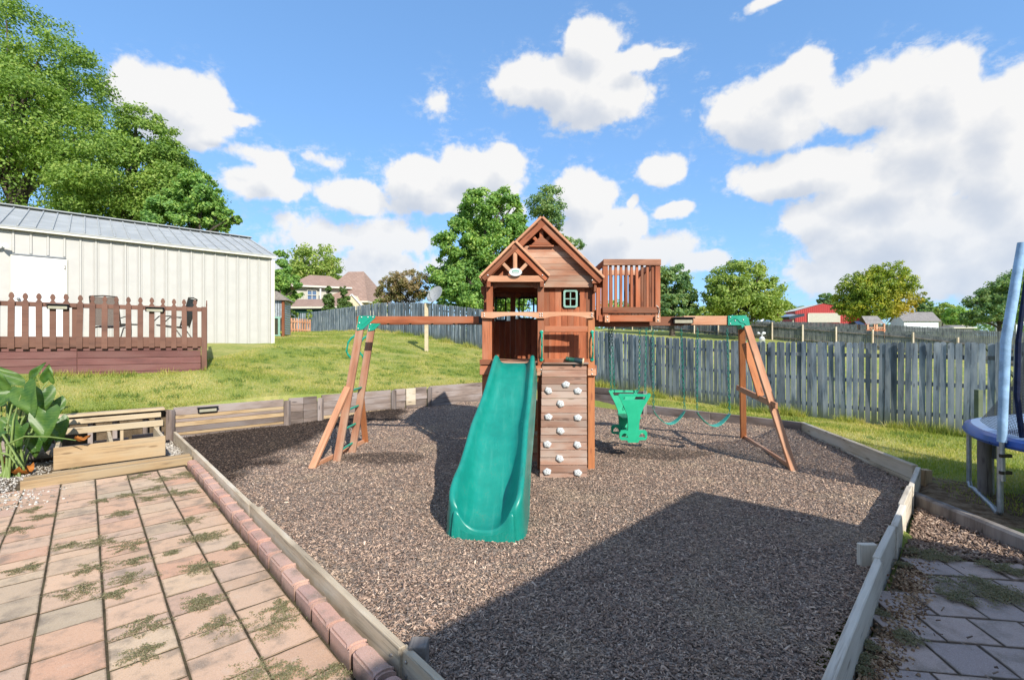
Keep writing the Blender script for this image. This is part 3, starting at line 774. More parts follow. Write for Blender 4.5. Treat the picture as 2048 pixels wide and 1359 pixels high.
# ---- scalloped edging bricks between patio and border board
be = thing('brick_edging', 'row of reddish scalloped edging bricks along the patio side of the border board', 'edging', AB(1.06, 4.5))
def edge_brick():
    prof = []
    n = 7; Lh, Wh = .146, .052
    for i in range(n): prof.append((Lh - .034 + .034 * math.cos(math.pi * (i / (n - 1) - .5)), Wh * math.sin(math.pi * (i / (n - 1) - .5))))
    for i in range(n): prof.append((-Lh + .002 + .032 * math.cos(math.pi * (i / (n - 1) - .5)), -Wh * math.sin(math.pi * (i / (n - 1) - .5))))
    m = MB(); m.prism(prof, (0, 0, 0), (1, 0, 0), (0, 1, 0), (0, 0, .125))
    ob = m.build('tmp', MAT['brick_edge']); me = ob.data
    bm = bmesh.new(); bm.from_mesh(me)
    bmesh.ops.bevel(bm, geom=[e for e in bm.edges if abs(e.verts[0].co.z - .125) < 1e-5 and abs(e.verts[1].co.z - .125) < 1e-5], offset=.012, segments=2, affect='EDGES')
    bm.to_mesh(me); bm.free()
    bpy.data.objects.remove(ob); return me
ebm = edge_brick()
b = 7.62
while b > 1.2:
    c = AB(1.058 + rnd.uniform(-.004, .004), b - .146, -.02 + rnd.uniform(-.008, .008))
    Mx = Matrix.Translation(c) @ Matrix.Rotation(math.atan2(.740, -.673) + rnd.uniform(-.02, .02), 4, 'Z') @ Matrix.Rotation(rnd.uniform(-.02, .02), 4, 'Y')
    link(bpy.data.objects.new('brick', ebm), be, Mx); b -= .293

# ================================================================== timber borders and retaining walls
UPZ = (0, 0, 1)
def vboard(name, A, B, z0, z1, t, mat, parent, jit=.0):
    """board on edge from yard point A to yard point B"""
    p0 = AB(A[0], A[1], (z0 + z1) / 2); p1 = AB(B[0], B[1], (z0 + z1) / 2)
    return plank(name, p0, p1, t, z1 - z0, mat, parent, UPZ, .005, jit)
lb = thing('timber_border', 'bleached border board on edge between brick edging and mulch', 'border', AB(1.14, 5))
vboard('board', (1.135, 7.95), (1.15, 4.9), -.08, .175, .042, MAT['bleached'], lb)
vboard('board', (1.15, 4.895), (1.165, 2.09), -.08, .185, .042, MAT['bleached'], lb)
vboard('board', (1.185, 2.12), (1.19, .55), -.08, .17, .042, MAT['bleached'], lb)
vboard('board', (1.125, 9.80), (1.135, 7.955), -.08, .165, .042, MAT['bleached'], lb)
plank('stake', AB(1.245, 2.07, -.3), AB(1.245, 2.07, .185), .09, .09, MAT['post_grey'], lb)
plank('stake', AB(1.215, 4.93, -.3), AB(1.215, 4.93, .12), .08, .06, MAT['bleached'], lb)
for (bb_, zz_) in ((2.16, .12), (2.16, .05), (2.05, .13), (2.05, .06)):
    m = MB(); m.lathe((0, 0, 0), [(.009, 0), (.009, .004), (.004, .007)], 8, 0, Matrix.Rotation(R(-90), 3, 'Y'))
    c = AB(1.162 if bb_ < 2.1 else 1.143, bb_, zz_)
    m.build('screw', MAT['bolt'], lb, Mw=Matrix.Translation(c) @ Matrix.Rotation(math.atan2(.673, .740), 4, 'Z'))
fb = thing('timber_border', 'whitish weathered border boards between mulch and shaded grey patio', 'border', AB(4, .7))
pts = [(7.36, .875, .205), (6.35, .815, .20), (5.6, .775, .195), (4.9, .735, .19), (4.1, .70, .185), (2.44, .60, .18), (1.2, .535, .175)]
for k in range(len(pts) - 1):
    (a0, b0, z0), (a1, b1, z1) = pts[k], pts[k + 1]
    off = .012 * (k % 2)
    vboard('board', (a0, b0 + off), (a1 + .003, b1 + off), -.10, z0, .046, MAT['white_board'], fb)
plank('stake', AB(4.40, .82, -.3), AB(4.40, .82, .165), .13, .045, MAT['white_board'], fb)
plank('stake', AB(7.45, .82, -.3), AB(7.45, .82, .17), .09, .09, MAT['new_timber'], fb)
rb = thing('timber_border', 'brown border timbers below the lawn, along the swing side of the mulch', 'border', AB(9.8, 4))
vboard('timber', (9.79, 6.05), (9.79, 4.5), .035, .205, .09, MAT['old_timber'], rb); vboard('timber', (9.79, 4.49), (9.79, 2.80), .035, .21, .09, MAT['old_timber'], rb)
vboard('timber', (9.785, 6.05), (9.785, 2.80), -.14, .03, .09, MAT['old_timber'], rb)
vboard('timber', (9.81, 2.80), (7.40, .91), .045, .215, .07, MAT['bleached'], rb); vboard('timber', (9.80, 2.80), (7.40, .91), -.14, .04, .07, MAT['bleached'], rb)
st = thing('landscape_timber', 'weathered round-edged landscape timber holding back the lawn beside the trampoline', 'timber', (4.2, 4.4, 0))
plank('timber', (4.28, 5.0, .03), (4.18, 2.2, .02), .10, .15, MAT['post_grey'], st, bev=.03)

rw = thing('retaining_wall', 'long low wall of stacked weathered planks and posts below the lawn', 'wall', AB(5, 9.93))
posts = [1.07, 2.95, 3.60, 5.27, 6.24, 9.72]
def stack(a0, a1, kinds, parent, bq=9.93, zt=.565):
    z = zt
    for kd, h in kinds:
        if z - h < -.12: h = z + .12
        if h <= .02: break
        vboard('plank', (a0, bq + rnd.uniform(-.012, .012)), (a1, bq + rnd.uniform(-.012, .012)), z - h + .003, z, .045, MAT[kd], parent)
        z -= h
old4 = [('old_timber', .142)] * 5
stack(1.12, 2.90, [('old_timber', .142), ('new_timber', .062), ('old_timber', .06), ('new_timber', .075), ('old_timber', .10), ('new_timber', .05), ('old_timber', .12)], rw, zt=.56)
stack(3.00, 3.27, old4, rw, zt=.57); stack(3.275, 3.55, old4, rw, zt=.57)
stack(3.65, 5.22, [('old_timber', .15), ('old_timber', .135), ('old_timber', .15), ('new_timber', .08)], rw, zt=.585)
stack(5.32, 5.60, old4, rw, zt=.59); stack(5.61, 5.86, [('bleached', .40), ('old_timber', .2)], rw, 9.90, zt=.59); stack(5.87, 6.19, old4, rw, zt=.595)
stack(6.29, 8.0, [('old_timber', .16), ('old_timber', .14), ('old_timber', .15), ('old_timber', .14)], rw, zt=.60)
stack(8.005, 9.74, [('old_timber', .16), ('old_timber', .14), ('old_timber', .15), ('old_timber', .14)], rw, zt=.57)
for pa in posts:
    zt = .60 if pa > 4 else .555
    plank('post', AB(pa, 9.855, -.25), AB(pa, 9.855, zt - .02), .095, .095, MAT['old_timber'], rw)
z = .52
for k, h in enumerate((.15, .14, .15, .14)):
    for (b0, b1) in ((9.90, 8.0), (7.995, 6.10)):
        vboard('plank', (9.80 + rnd.uniform(-.01, .01), b0), (9.80 + rnd.uniform(-.01, .01), b1), z - h + .003, z, .045, MAT['old_timber'], rw)
    z -= h
plank('post', AB(9.735, 6.06, -.25), AB(9.735, 6.06, .54), .085, .085, MAT['post_grey'], rw)
lw = thing('retaining_wall', 'short run of dark old planks behind the elephant ear plant', 'wall', AB(-3, 9.93))
stack(-2.4, -.42, old4, lw, zt=.56); stack(-4.6, -2.41, old4, lw, zt=.56)

# ---- garden steps
gs = thing('garden_steps', 'pale unfinished wooden steps with open treads from patio up to lawn', 'steps', AB(.3, 8.6))
NT_ = MAT['new_timber']; BL = MAT['step_wood']
vboard('beam', (-.56, 7.80), (1.10, 7.90), -.02, .095, .09, NT_, gs)
plank('tread', AB(-.54, 7.90, .098), AB(1.09, 8.0, .098), .085, .03, NT_, gs)
vboard('riser', (-.30, 8.17), (.83, 8.19), .10, .375, .042, NT_, gs)
vboard('beam', (-.31, 8.10), (.86, 8.12), -.02, .09, .05, BL, gs)
for aa in (-.27, .25, .80):
    plank('stringer', AB(aa, 8.21, .24), AB(aa, 9.20, .24), .04, .27, BL, gs)
for aa in (-.30, .25, .40, .83):
    plank('upright', AB(aa, 9.20, -.05), AB(aa, 9.20, .41), .075, .04, BL, gs, up=(.74, .673, 0))
plank('tread', AB(-.38, 9.17, .425), AB(.90, 9.17, .425), .055, .09, BL, gs, up=UPZ)
for aa in (-.32, .05, .34, .72, .88):
    plank('upright', AB(aa, 9.78, -.05), AB(aa, 9.78, .50), .07, .06, MAT['old_timber'], gs, up=(.74, .673, 0))
plank('tread', AB(-.40, 9.66, .495), AB(.92, 9.66, .495), .05, .075, BL, gs)
plank('tread', AB(-.46, 9.82, .575), AB(.98, 9.82, .575), .20, .04, BL, gs)
for k in range(3):
    vboard('plank', (-.36 + k * .45, 9.55), (.05 + k * .45, 9.57), -.02, .16 + .03 * k, .04, MAT['old_timber'], gs)
bank = MB(); bank.add([AB(-.42, 9.93, -.1), AB(1.05, 9.93, -.1), AB(1.05, 9.935, .54), AB(-.42, 9.935, .54)], [(0, 1, 2, 3)])
tag(bank.build('soil_bank', MAT['dirt']), 'dark soil face under the garden steps', kind='structure')

# ---- gravel
def gravel(name, label, areas, mat, sz=(.012, .035)):
    a_, b_, z_ = [], [], []
    for (a0, a1, b0, b1, n, zz) in areas:
        a = nrg.normal((a0 + a1) / 2, (a1 - a0) / 3.6, n); b = nrg.normal((b0 + b1) / 2, (b1 - b0) / 3.6, n)
        a_.append(a); b_.append(b); z_.append(np.full(n, zz) + nrg.uniform(0, .012, n))
    a_, b_, z_ = map(np.concatenate, (a_, b_, z_))
    k = ~((a_ > -.6) & (a_ < 1.13) & (b_ > 7.74) & (b_ < 8.25)) | (z_ > .06); a_, b_, z_ = a_[k], b_[k], z_[k]
    o = mesh_obj(name, chips(name, a_, b_, z_, nrg.uniform(*sz, len(a_)), mat, None, .6, (.5, .95), (.4, .8)))
    return tag(o, label, 'gravel', kind='stuff')
gravel('white_gravel', 'loose white gravel around the garden steps', [(.90, 1.08, 8.3, 9.7, 1500, .0), (-1.6, -.6, 7.3, 8.5, 2600, .0), (-1.3, -.35, 8.2, 9.3, 1500, .0), (-1.4, -.3, 6.8, 7.6, 500, .0), (-2.4, -1.2, 6.2, 7.6, 700, .0)], MAT['gravel_white'], (.007, .022))
gravel('tan_gravel', 'tan pea gravel and chips in the wide joint beside the border boards', [(1.0, 4.9, .44, .58, 2600, -.04), (1.6, 3.0, .36, .56, 700, -.04), (3.6, 5.2, .48, .66, 700, -.04)], MAT['gravel_tan'], (.008, .022))
# mulch spilled outside, between border and landscape timber
tri = [(4.95, .67), (6.9, .80), (6.5, .72), (5.72, -.05), (4.6, -1.2), (4.4, -1.0), (5.38, .02)]
a, b = sample_poly(5200, tri, lambda a, b: np.ones(np.shape(a)))
sp = mesh_obj('mulch_chips', chips('mulch_chips_side', a, b, -.04 + nrg.uniform(0, .03, len(a)), nrg.uniform(.02, .05, len(a)), MAT['mulch_chips'], np.full(len(a), .35)))
tag(sp, 'dark mulch chips spilled between border board and landscape timber', 'mulch', kind='stuff')
a, b = sample_poly(260, [(1.25, .45), (5.4, .7), (6, 0), (4, -2.5), (1.25, -2.5)], lambda a, b: np.ones(np.shape(a)))
sp = mesh_obj('stray_chips', chips('stray_chips', a, b, np.full(len(a), -.008), nrg.uniform(.015, .035, len(a)), MAT['mulch_chips'], np.full(len(a), .7)))
tag(sp, 'stray dark mulch chips lying on the grey patio', 'mulch', kind='stuff')

# ================================================================== grass blades
def blades(name, label, a, b, z, h, w, lean=.5, mat='grass', cat='grass'):
    n = len(a); yaw = nrg.uniform(0, 2 * np.pi, n); ld = nrg.uniform(0, 2 * np.pi, n); lm = np.abs(nrg.normal(0, lean, n)) * h
    c = np.stack([a * .740 - b * .673, a * .673 + b * .740, z], -1)
    t = np.stack([np.cos(yaw), np.sin(yaw), 0 * yaw], -1) * (w / 2)[:, None]
    tip = c + np.stack([np.cos(ld) * lm, np.sin(ld) * lm, h], -1)
    Vv = np.stack([c - t, c + t, tip], 1).reshape(-1, 3); Ff = np.arange(n * 3).reshape(-1, 3)
    o = mesh_obj(name, np_mesh(name, Vv, Ff, MAT[mat])); return tag(o, label, cat, kind='stuff')
def lawn_points(n, poly, ref, pw, mn):
    a, b = sample_poly(n, poly, lambda a, b: np.clip((ref / cam_dist(a, b)) ** pw, mn, 1))
    k = ~low_zone(a, b); a, b = a[k], b[k]
    n_ = np.array([mnoise.noise(Vector((x * 1.3, y * 1.3, 8))) for x, y in zip(a, b)])
    k = nrg.uniform(-.9, .6, len(a)) < n_ + .35
    return a[k], b[k]
g1 = lawn_points(185000, [(-7, 10.03), (9.7, 10.03), (9.86, 9.9), (9.86, 2.7), (12.95, 1.0), (12.95, 26), (9, 37), (4.8, 30), (4.8, 17), (1.2, 12.0), (-7, 12.4)], 9.5, 2.2, .05)
dist = cam_dist(*g1)
blades('grass', 'short mown grass of the sloping back lawn', g1[0], g1[1], lawn_z(*g1) - .004, nrg.uniform(.018, .05, len(dist)) * np.clip(.8 + dist * .02, 1, 1.5), .0045 + .00075 * dist, .6)
g2 = lawn_points(42000, [(9.86, 2.75), (7.5, .75), (6.9, .55), (6.6, -.2), (5.8, -1.4), (12.8, -4), (12.95, 3.0)], 6.5, 2.0, .08)
k = (g2[0] > 7.9) | (nrg.uniform(0, 1, len(g2[0])) < .35); g2 = (g2[0][k], g2[1][k])
dist = cam_dist(*g2)
blades('grass', 'thicker green grass around the trampoline and along the grey fence', g2[0], g2[1], lawn_z(*g2) - .004, nrg.uniform(.02, .07, len(dist)), .004 + .0008 * dist, .6)
# coarse weed clumps standing out of the turf
ca, cb = lawn_points(420, [(-4, 10.1), (9.7, 10.1), (12.8, 9), (12.8, 18), (5, 16.5), (1.5, 11.9), (-4, 12.2)], 10, 1.5, .1)
ca = np.concatenate([ca, nrg.uniform(9.95, 12.7, 60)]); cb = np.concatenate([cb, nrg.uniform(1, 9.5, 60)])
ka = np.repeat(ca, 34) + nrg.normal(0, .055, len(ca) * 34); kb = np.repeat(cb, 34) + nrg.normal(0, .055, len(ca) * 34)
blades('weed_clumps', 'coarser dark green clumps scattered through the lawn', ka, kb, lawn_z(ka, kb) - .004, nrg.uniform(.03, .085, len(ka)), nrg.uniform(.008, .02, len(ka)), .8, 'lawn_weed')
# tall tufts at the foot of the fence
t = nrg.uniform(-2, 38, 9000); t = np.concatenate([t, nrg.uniform(-1, 11, 6000)])
cl = np.array([mnoise.noise(Vector((q * 1.1, 5, 2))) for q in t]); k = cl > -.12; t = t[k]; cl = cl[k]
aa = 12.82 - np.abs(nrg.normal(0, .14, len(t)))
blades('tall_grass', 'unmown grass tufts along the foot of the grey fence', aa, t, lawn_z(aa, t) - .01, nrg.uniform(.06, .22, len(t)) * (1 + cl * 1.3), .006 + .0006 * cam_dist(aa, t), .45)
t = nrg.uniform(2.4, 9.8, 1800); aa = 9.9 + np.abs(nrg.normal(0, .08, len(t)))
blades('tall_grass', 'grass fringe hanging over the swing side border timbers', aa, t, lawn_z(aa, t) - .01, nrg.uniform(.05, .12, len(t)), .011 + 0 * t, .6)
# ================================================================== grey picket fence (own yard)
def picket_mesh(w, h, t, style, mat, name='picket'):
    if style == 'dog': c = min(.045, w * .33); prof = [(-w / 2, 0), (w / 2, 0), (w / 2, h - c * 1.1), (w / 2 - c * .35, h - c * .35), (w / 2 - c, h), (-w / 2 + c, h), (-w / 2 + c * .35, h - c * .35), (-w / 2, h - c * 1.1)]
    elif style == 'flat': prof = [(-w / 2, 0), (w / 2, 0), (w / 2, h), (-w / 2, h)]
    else:      # gothic picket with a spear head
        n = w / 2
        prof = [(-n, 0), (n, 0), (n, h - .165), (n * .62, h - .135), (n * .40, h - .118), (n * .62, h - .100), (n * .84, h - .075), (n * .74, h - .045), (n * .42, h - .014), (0, h)]
        prof += [(-x, y) for x, y in reversed(prof[2:-1])]
    m = MB(); m.prism(prof, (0, -t / 2, 0), (1, 0, 0), (0, 0, 1), (0, t, 0))
    o = m.build('tmp', mat); me = o.data; me.name = name; bpy.data.objects.remove(o); return me
FD = math.atan2(-.740, .673)      # fence runs along -b
wf = thing('picket_fence', 'long grey weathered wooden privacy fence with dog-eared boards', 'fence', AB(13, 8, 0))
vars_ = [picket_mesh(w, 1.85, .018, 'dog', MAT['fence_grey']) for w in (.094, .098, .101, .104)]
b = -2.6
zs = []
fm = MB()
while b < 37.8:
    top = float(np.interp(b, [-3, 5, 7.9, 9.8, 13, 16.2, 21, 26, 38], [1.67, 1.70, 1.87, 2.05, 2.58, 3.13, 3.72, 4.02, 4.0]))
    Mx = Matrix.Translation(AB(13 + rnd.uniform(-.006, .006), b, top - 1.85 + rnd.uniform(-.015, .015))) @ Matrix.Rotation(FD + rnd.uniform(-.02, .02), 4, 'Z') @ Matrix.Rotation(rnd.gauss(0, .007), 4, 'Y') @ Matrix.Rotation(rnd.gauss(0, .012), 4, 'X')
    wv = rnd.choice(vars_)
    if b < 26.5: link(bpy.data.objects.new('picket', wv), wf, Mx)
    else: fm.add([Mx @ v.co for v in wv.vertices], [tuple(p.vertices) for p in wv.polygons])
    zs.append((b, top)); b += .104 + (.008 if b < 12 else .002) + rnd.uniform(-.002, .006)
pn = fm.build('picket_panel', MAT['fence_grey'], wf, fix=False, origin=AB(13, 26.5, 2.1)); pn['kind'] = 'stuff'
for k in range(17):
    b0 = -2.7 + k * 2.4; b1 = b0 + 2.4
    tz = lambda q: float(np.interp(q, [p[0] for p in zs], [p[1] for p in zs]))
    for dz in (1.55, .98, .35):
        plank('rail', AB(13.04, b0, tz(b0) - 1.85 + dz), AB(13.04, b1, tz(b1) - 1.85 + dz), .04, .085, MAT['fence_far'], wf)
    plank('post', AB(13.105, b0, tz(b0) - 2.3), AB(13.105, b0, tz(b0) - .05), .09, .09, MAT['post_grey'], wf)
br_ = tag(plank('fence_brace', P(1968, 690, 9.35), P(2075, 800, 9.0), .09, .05, MAT['fence_grey'], None), 'slanting grey timber brace leaning on the fence behind the trampoline', 'brace')
pp = P(1957, 779, 8.9)
tag(plank('stub_post', (pp.x, pp.y, ground_at(pp.x, pp.y) - .2), (pp.x, pp.y, pp.z), .09, .09, MAT['fence_grey'], None), 'short grey stub post standing before the fence, seen past the trampoline net', 'post')

# far fences of the neighbours (boards too far off to part)
def far_fence(name, label, a0, bs, tops, h, face, group=None, posts=True, pw=.14, post_mat='post_grey'):
    t = thing(name, label, 'fence', AB(a0, (bs[0] + bs[-1]) / 2, 0), group)
    m = MB(); b = bs[0]
    ax = Vector((-.673, .740, 0)); nx = Vector((.740, .673, 0))
    while b < bs[-1]:
        tp = float(np.interp(b, bs, tops)) + rnd.uniform(-.03, .03)
        o = AB(a0 + rnd.uniform(-.008, .008), b, tp - h)
        m.prism([(0, 0), (pw - .012, 0), (pw - .012, h - .03), (pw - .04, h), (.03, h), (0, h - .03)], o, ax, (0, 0, 1), nx * .018); b += pw
    pnl = m.build('picket_panel', MAT['fence_far'], t, fix=False, origin=AB(a0, bs[0], tops[0] - h)); pnl['kind'] = 'stuff'
    b = bs[0]; n = 0
    while b < bs[-1]:
        b1 = min(b + 2.44, bs[-1]); off = -.06 if face else .06
        z0, z1 = float(np.interp(b, bs, tops)), float(np.interp(b1, bs, tops))
        for dz in (.3, h - .3):
            plank('rail', AB(a0 + off * .7, b, z0 - dz), AB(a0 + off * .7, b1, z1 - dz), .04, .09, MAT['post_grey'], t)
        if posts: plank('post', AB(a0 + off * 1.6, b, z0 - h - .3), AB(a0 + off * 1.6, b, z0 + .1), .11, .11, MAT['cream_wood' if post_mat == 'cream_wood' else post_mat], t)
        b += 2.44
far_fence('picket_fence', 'neighbour\'s low fence showing its rails and pale posts', 46, [-4, 1.3, 5.2, 16.1, 26.7, 34], [1.0, 1.55, 2.25, 3.42, 4.45, 4.8], 1.5, True, post_mat='bleached')
far_fence('picket_fence', 'farthest solid grey fence before the red barn and white shed', 70, [-4, 1.9, 12.2, 21.4, 30], [2.35, 2.8, 3.8, 4.4, 4.8], 1.75, False, posts=False)

# ================================================================== metal shed
SA, SB, SZ = 4.55, 16.82, 1.66
shed = thing('metal_shed', 'long cream ribbed metal shed with a silver roof', 'shed', AB(-1.5, SB + 3.1, SZ))
EV, RG, HW, SL = 4.56, 5.60, 3.16, 12.2
m = MB()
def shed_box():
    c = [AB(SA, SB, SZ - .4), AB(SA - SL, SB, SZ - .4), AB(SA - SL, SB + 2 * HW, SZ - .4), AB(SA, SB + 2 * HW, SZ - .4)]
    t_ = [Vector((q.x, q.y, EV - .06)) for q in c]
    r0 = AB(SA, SB + HW, RG - .08); r1 = AB(SA - SL, SB + HW, RG - .08)
    m.add(c + t_ + [r0, r1], [(0, 1, 5, 4), (1, 2, 6, 9, 5), (2, 3, 7, 6), (3, 0, 4, 8, 7)])
shed_box(); m.build('wall', MAT['shed_metal'], shed, origin=AB(SA, SB, SZ))
ribm = MB(); ribm.prism([(-.03, 0), (.03, 0), (.016, -.026), (-.016, -.026)], (0, 0, 0), (1, 0, 0), (0, 1, 0), (0, 0, EV - SZ + .02))
ro = ribm.build('tmp', MAT['shed_metal']); ribme = ro.data; bpy.data.objects.remove(ro)
smm = MB()
for k in (-1, 1): smm.prism([(-.012, 0), (.012, 0), (.006, -.008), (-.006, -.008)], (k * .1, 0, 0), (1, 0, 0), (0, 1, 0), (0, 0, EV - SZ + .02))
so = smm.build('tmp', MAT['shed_metal']); smme = so.data; bpy.data.objects.remove(so)
rz = Matrix.Rotation(math.atan2(.673, .740), 4, 'Z')
def a_of_px(px, b):
    k = (px - 1024) / FPX; return b * (.673 + .74 * k) / (.74 - .673 * k)
DA0, DA1 = a_of_px(27, SB), a_of_px(130, SB)
k = 0
while k * .305 < SL:
    aa = SA - .08 - k * .305
    blocked = DA0 - .06 < aa < DA1 + .06
    z0 = SZ + 2.24 if blocked else SZ - .04
    Mx = Matrix.Translation(AB(aa, SB - .001, z0)) @ rz
    if blocked: Mx = Mx @ Matrix.Diagonal((1, 1, (EV - .05 - z0) / (EV - SZ + .02), 1))
    link(bpy.data.objects.new('rib', ribme), shed, Mx)
    if not (DA0 - .2 < aa - .15 < DA1 + .2): link(bpy.data.objects.new('rib', smme), shed, Matrix.Translation(AB(aa - .152, SB - .001, SZ - .04)) @ rz)
    k += 1
for k in range(20):
    Mx = Matrix.Translation(AB(SA + .001, SB + .15 + k * .305, SZ - .04)) @ rz @ Matrix.Rotation(R(90), 4, 'Z')
    hz = EV + (RG - EV) * (1 - abs((.15 + k * .305) - HW) / HW) - .1
    Mx = Mx @ Matrix.Diagonal((1, 1, (hz - SZ + .04) / (EV - SZ + .02), 1))
    link(bpy.data.objects.new('rib', ribme), shed, Mx)
for s in (0, 1):
    e0, e1 = (SB - .14, SB + HW) if s == 0 else (SB + 2 * HW + .14, SB + HW)
    p = [AB(SA + .12, e0, EV - .02), AB(SA - SL - .1, e0, EV - .02), AB(SA - SL - .1, e1, RG + .03), AB(SA + .12, e1, RG + .03)]
    m = MB(); m.add(p + [q - Vector((0, 0, .04)) for q in p], [(0, 1, 2, 3), (7, 6, 5, 4), (0, 4, 5, 1), (1, 5, 6, 2), (2, 6, 7, 3), (3, 7, 4, 0)])
    roof = m.build('roof', MAT['roof_metal'], shed, origin=AB(SA, SB, EV))
    for k in range(41):
        aa = SA - k * .305
        plank('roof_rib', AB(aa, e0, EV - .005), AB(aa, e1, RG + .045), .035, .03, MAT['roof_metal'], roof, bev=.01)
plank('ridge_cap', AB(SA + .13, SB + HW, RG + .075), AB(SA - SL - .1, SB + HW, RG + .075), .3, .03, MAT['roof_metal'], shed)
plank('eave_trim', AB(SA + .10, SB - .10, EV - .09), AB(SA - SL, SB - .10, EV - .09), .07, .055, MAT['trim_cream'], shed)
plank('corner_trim', AB(SA + .012, SB - .012, SZ - .03), AB(SA + .012, SB - .012, EV - .18), .12, .12, MAT['trim_cream'], shed, up=(.74, .673, 0))
dz0 = SZ + .12
dr = box('door', AB((DA0 + DA1) / 2, SB - .028, dz0 + 1.02), (DA1 - DA0, .045, 2.06), MAT['door_white'], shed, math.atan2(.673, .740))
plank('door_frame', AB(DA0 - .02, SB - .03, dz0 + 2.08), AB(DA1 + .02, SB - .03, dz0 + 2.08), .06, .035, MAT['grey_box'], shed)
for q in (DA0 - .02, DA1 + .02):
    plank('door_frame', AB(q, SB - .03, dz0), AB(q, SB - .03, dz0 + 2.06), .02, .06, MAT['trim_cream'], shed, up=(.74, .673, 0))
m = MB(); c = AB(DA0 + .09, SB - .08, dz0 + .98)
m.lathe(c, [(.035, 0), (.035, .012), (.012, .02), (.012, .045), (.03, .055), (.032, .075), (.015, .09)], 12, 0, (rz @ Matrix.Rotation(R(90), 4, 'X')).to_3x3())
m.build('knob', MAT['steel'], dr, True); 
for hz_ in (.3, 1.1, 1.85): box('hinge', AB(DA1 - .005, SB - .058, dz0 + hz_), (.03, .02, .1), MAT['bolt'], dr, math.atan2(.673, .740), .003)
# floodlight beside the door, at the frame's edge
fl = thing('flood_light', 'white twin-head flood light on the cream shed wall', 'light', P(2, 512, 12.2) * 1.0)
c = AB(a_of_px(-2, SB), SB - .06, 4.02)
m = MB(); m.lathe(c, [(.07, 0), (.07, .05), (.05, .06)], 14, 0, (rz @ Matrix.Rotation(R(90), 4, 'X')).to_3x3()); m.build('base', MAT['white_plastic'], fl, True)
for s in (-1, 1):
    q = c + Vector((.740 * s * .08, .673 * s * .08, -.02)) + Vector((.673, -.740, 0)) * .06
    m = MB(); m.lathe(q, [(.035, 0), (.05, .05), (.065, .11), (.06, .115)], 14, 0, (rz @ Matrix.Rotation(s * .5, 4, 'Z') @ Matrix.Rotation(R(80), 4, 'X')).to_3x3()); m.build('lamp_head', MAT['white_plastic'], fl, True)

# ---- small lean-to coop behind the shed corner
cp = thing('small_coop', 'small coop with grey shingle roof, corrugated panel and wire screen door', 'coop', P(560, 683, 20))
cz = ground_at(-9.9, 20.2)
c0 = AB(4.30, 20.6); dirx = Vector((.966, .259, 0)); diry = Vector((-.259, .966, 0))
def CP(x, y, z): return Vector((-10.25, 19.6, 0)) + dirx * x + diry * y + Vector((0, 0, z))
for (x0, y0) in ((-.9, 0), (.62, 0), (.62, 1.3), (-.9, 1.3)):
    plank('post', CP(x0, y0, cz - .2), CP(x0, y0, cz + 1.55), .09, .09, MAT['cedar'], cp)
m = MB()
for k in range(30):
    x = -.86 + k * .049; m.add([CP(x, .02 + (.02 if k % 2 else 0), cz + .78), CP(x + .049, .02 + (0 if k % 2 else .02), cz + .78), CP(x + .049, .02 + (0 if k % 2 else .02), cz + 1.5), CP(x, .02 + (.02 if k % 2 else 0), cz + 1.5)], [(0, 1, 2, 3)])
m.build('corrugated_panel', MAT['galvanised'], cp, fix=False)
m = MB()
for k in range(30):
    z = cz + .05 + k * .049; m.add([CP(.66 + (.02 if k % 2 else 0), .04, z), CP(.66 + (.02 if k % 2 else 0), 1.3, z), CP(.66 + (0 if k % 2 else .02), 1.3, z + .049), CP(.66 + (0 if k % 2 else .02), .04, z + .049)], [(0, 1, 2, 3)])
m.build('corrugated_panel', MAT['galvanised'], cp, fix=False)
m = MB(); m.add([CP(-.86, .05, cz), CP(.5, .05, cz), CP(.5, .05, cz + .76), CP(-.86, .05, cz + .76)], [(0, 1, 2, 3)]); dd = m.build('screen_door', MAT['screen_mesh'], cp)
for (xa, xb, za, zb) in ((-.9, .52, .74, .82), (-.9, .52, 0, .06), (.42, .5, .06, .74), (-.12, -.07, .06, .74), (-.86, -.8, .06, .74)):
    m = MB(); m.prism([(xa, za), (xb, za), (xb, zb), (xa, zb)], CP(0, .0, cz), dirx, (0, 0, 1), diry * .03); m.build('frame', MAT['window_green'], dd)
m = MB(); p = [CP(-1.1, -.15, cz + 1.50), CP(.85, -.15, cz + 1.50), CP(.85, 1.45, cz + 1.50), CP(-1.1, 1.45, cz + 1.50), CP(-.5, .65, cz + 1.95), CP(.25, .65, cz + 1.95)]
m.add(p, [(0, 1, 5, 4), (1, 2, 5), (2, 3, 4, 5), (3, 0, 4), (3, 2, 1, 0)]); m.build('roof', MAT['shingle_tan'], cp)

# short low brown picket fence + lattice of pale boards by the far fence corner
sf = thing('low_picket_fence', 'short low brown picket fence between coop and grey fence', 'fence', P(596, 668, 30))
p0, p1 = P(572, 668, 25), P(620, 669, 27)
for k in range(10):
    q = p0.lerp(p1, k / 9); plank('picket', (q.x, q.y, q.z - .05), (q.x, q.y, q.z + .88), .085, .02, MAT['cedar_pale'], sf, up=(0, 1, 0))
for dz in (.25, .7): plank('rail', p0 + Vector((0, -.03, dz)), p1 + Vector((0, -.03, dz)), .04, .09, MAT['cedar_pale'], sf)
sg = thing('board_fence', 'short pale sunlit board fence closing the yard corner behind the low picket fence', 'fence', P(596, 668, 36))
p0, p1 = P(562, 672, 35.5), P(618, 670, 37.2)
for k in range(14):
    q = p0.lerp(p1, k / 13); link(bpy.data.objects.new('picket', vars_[k % 4]), sg, Matrix.Translation((q.x, q.y, q.z - .1)) @ Matrix.Rotation(.75, 4, 'Z') )

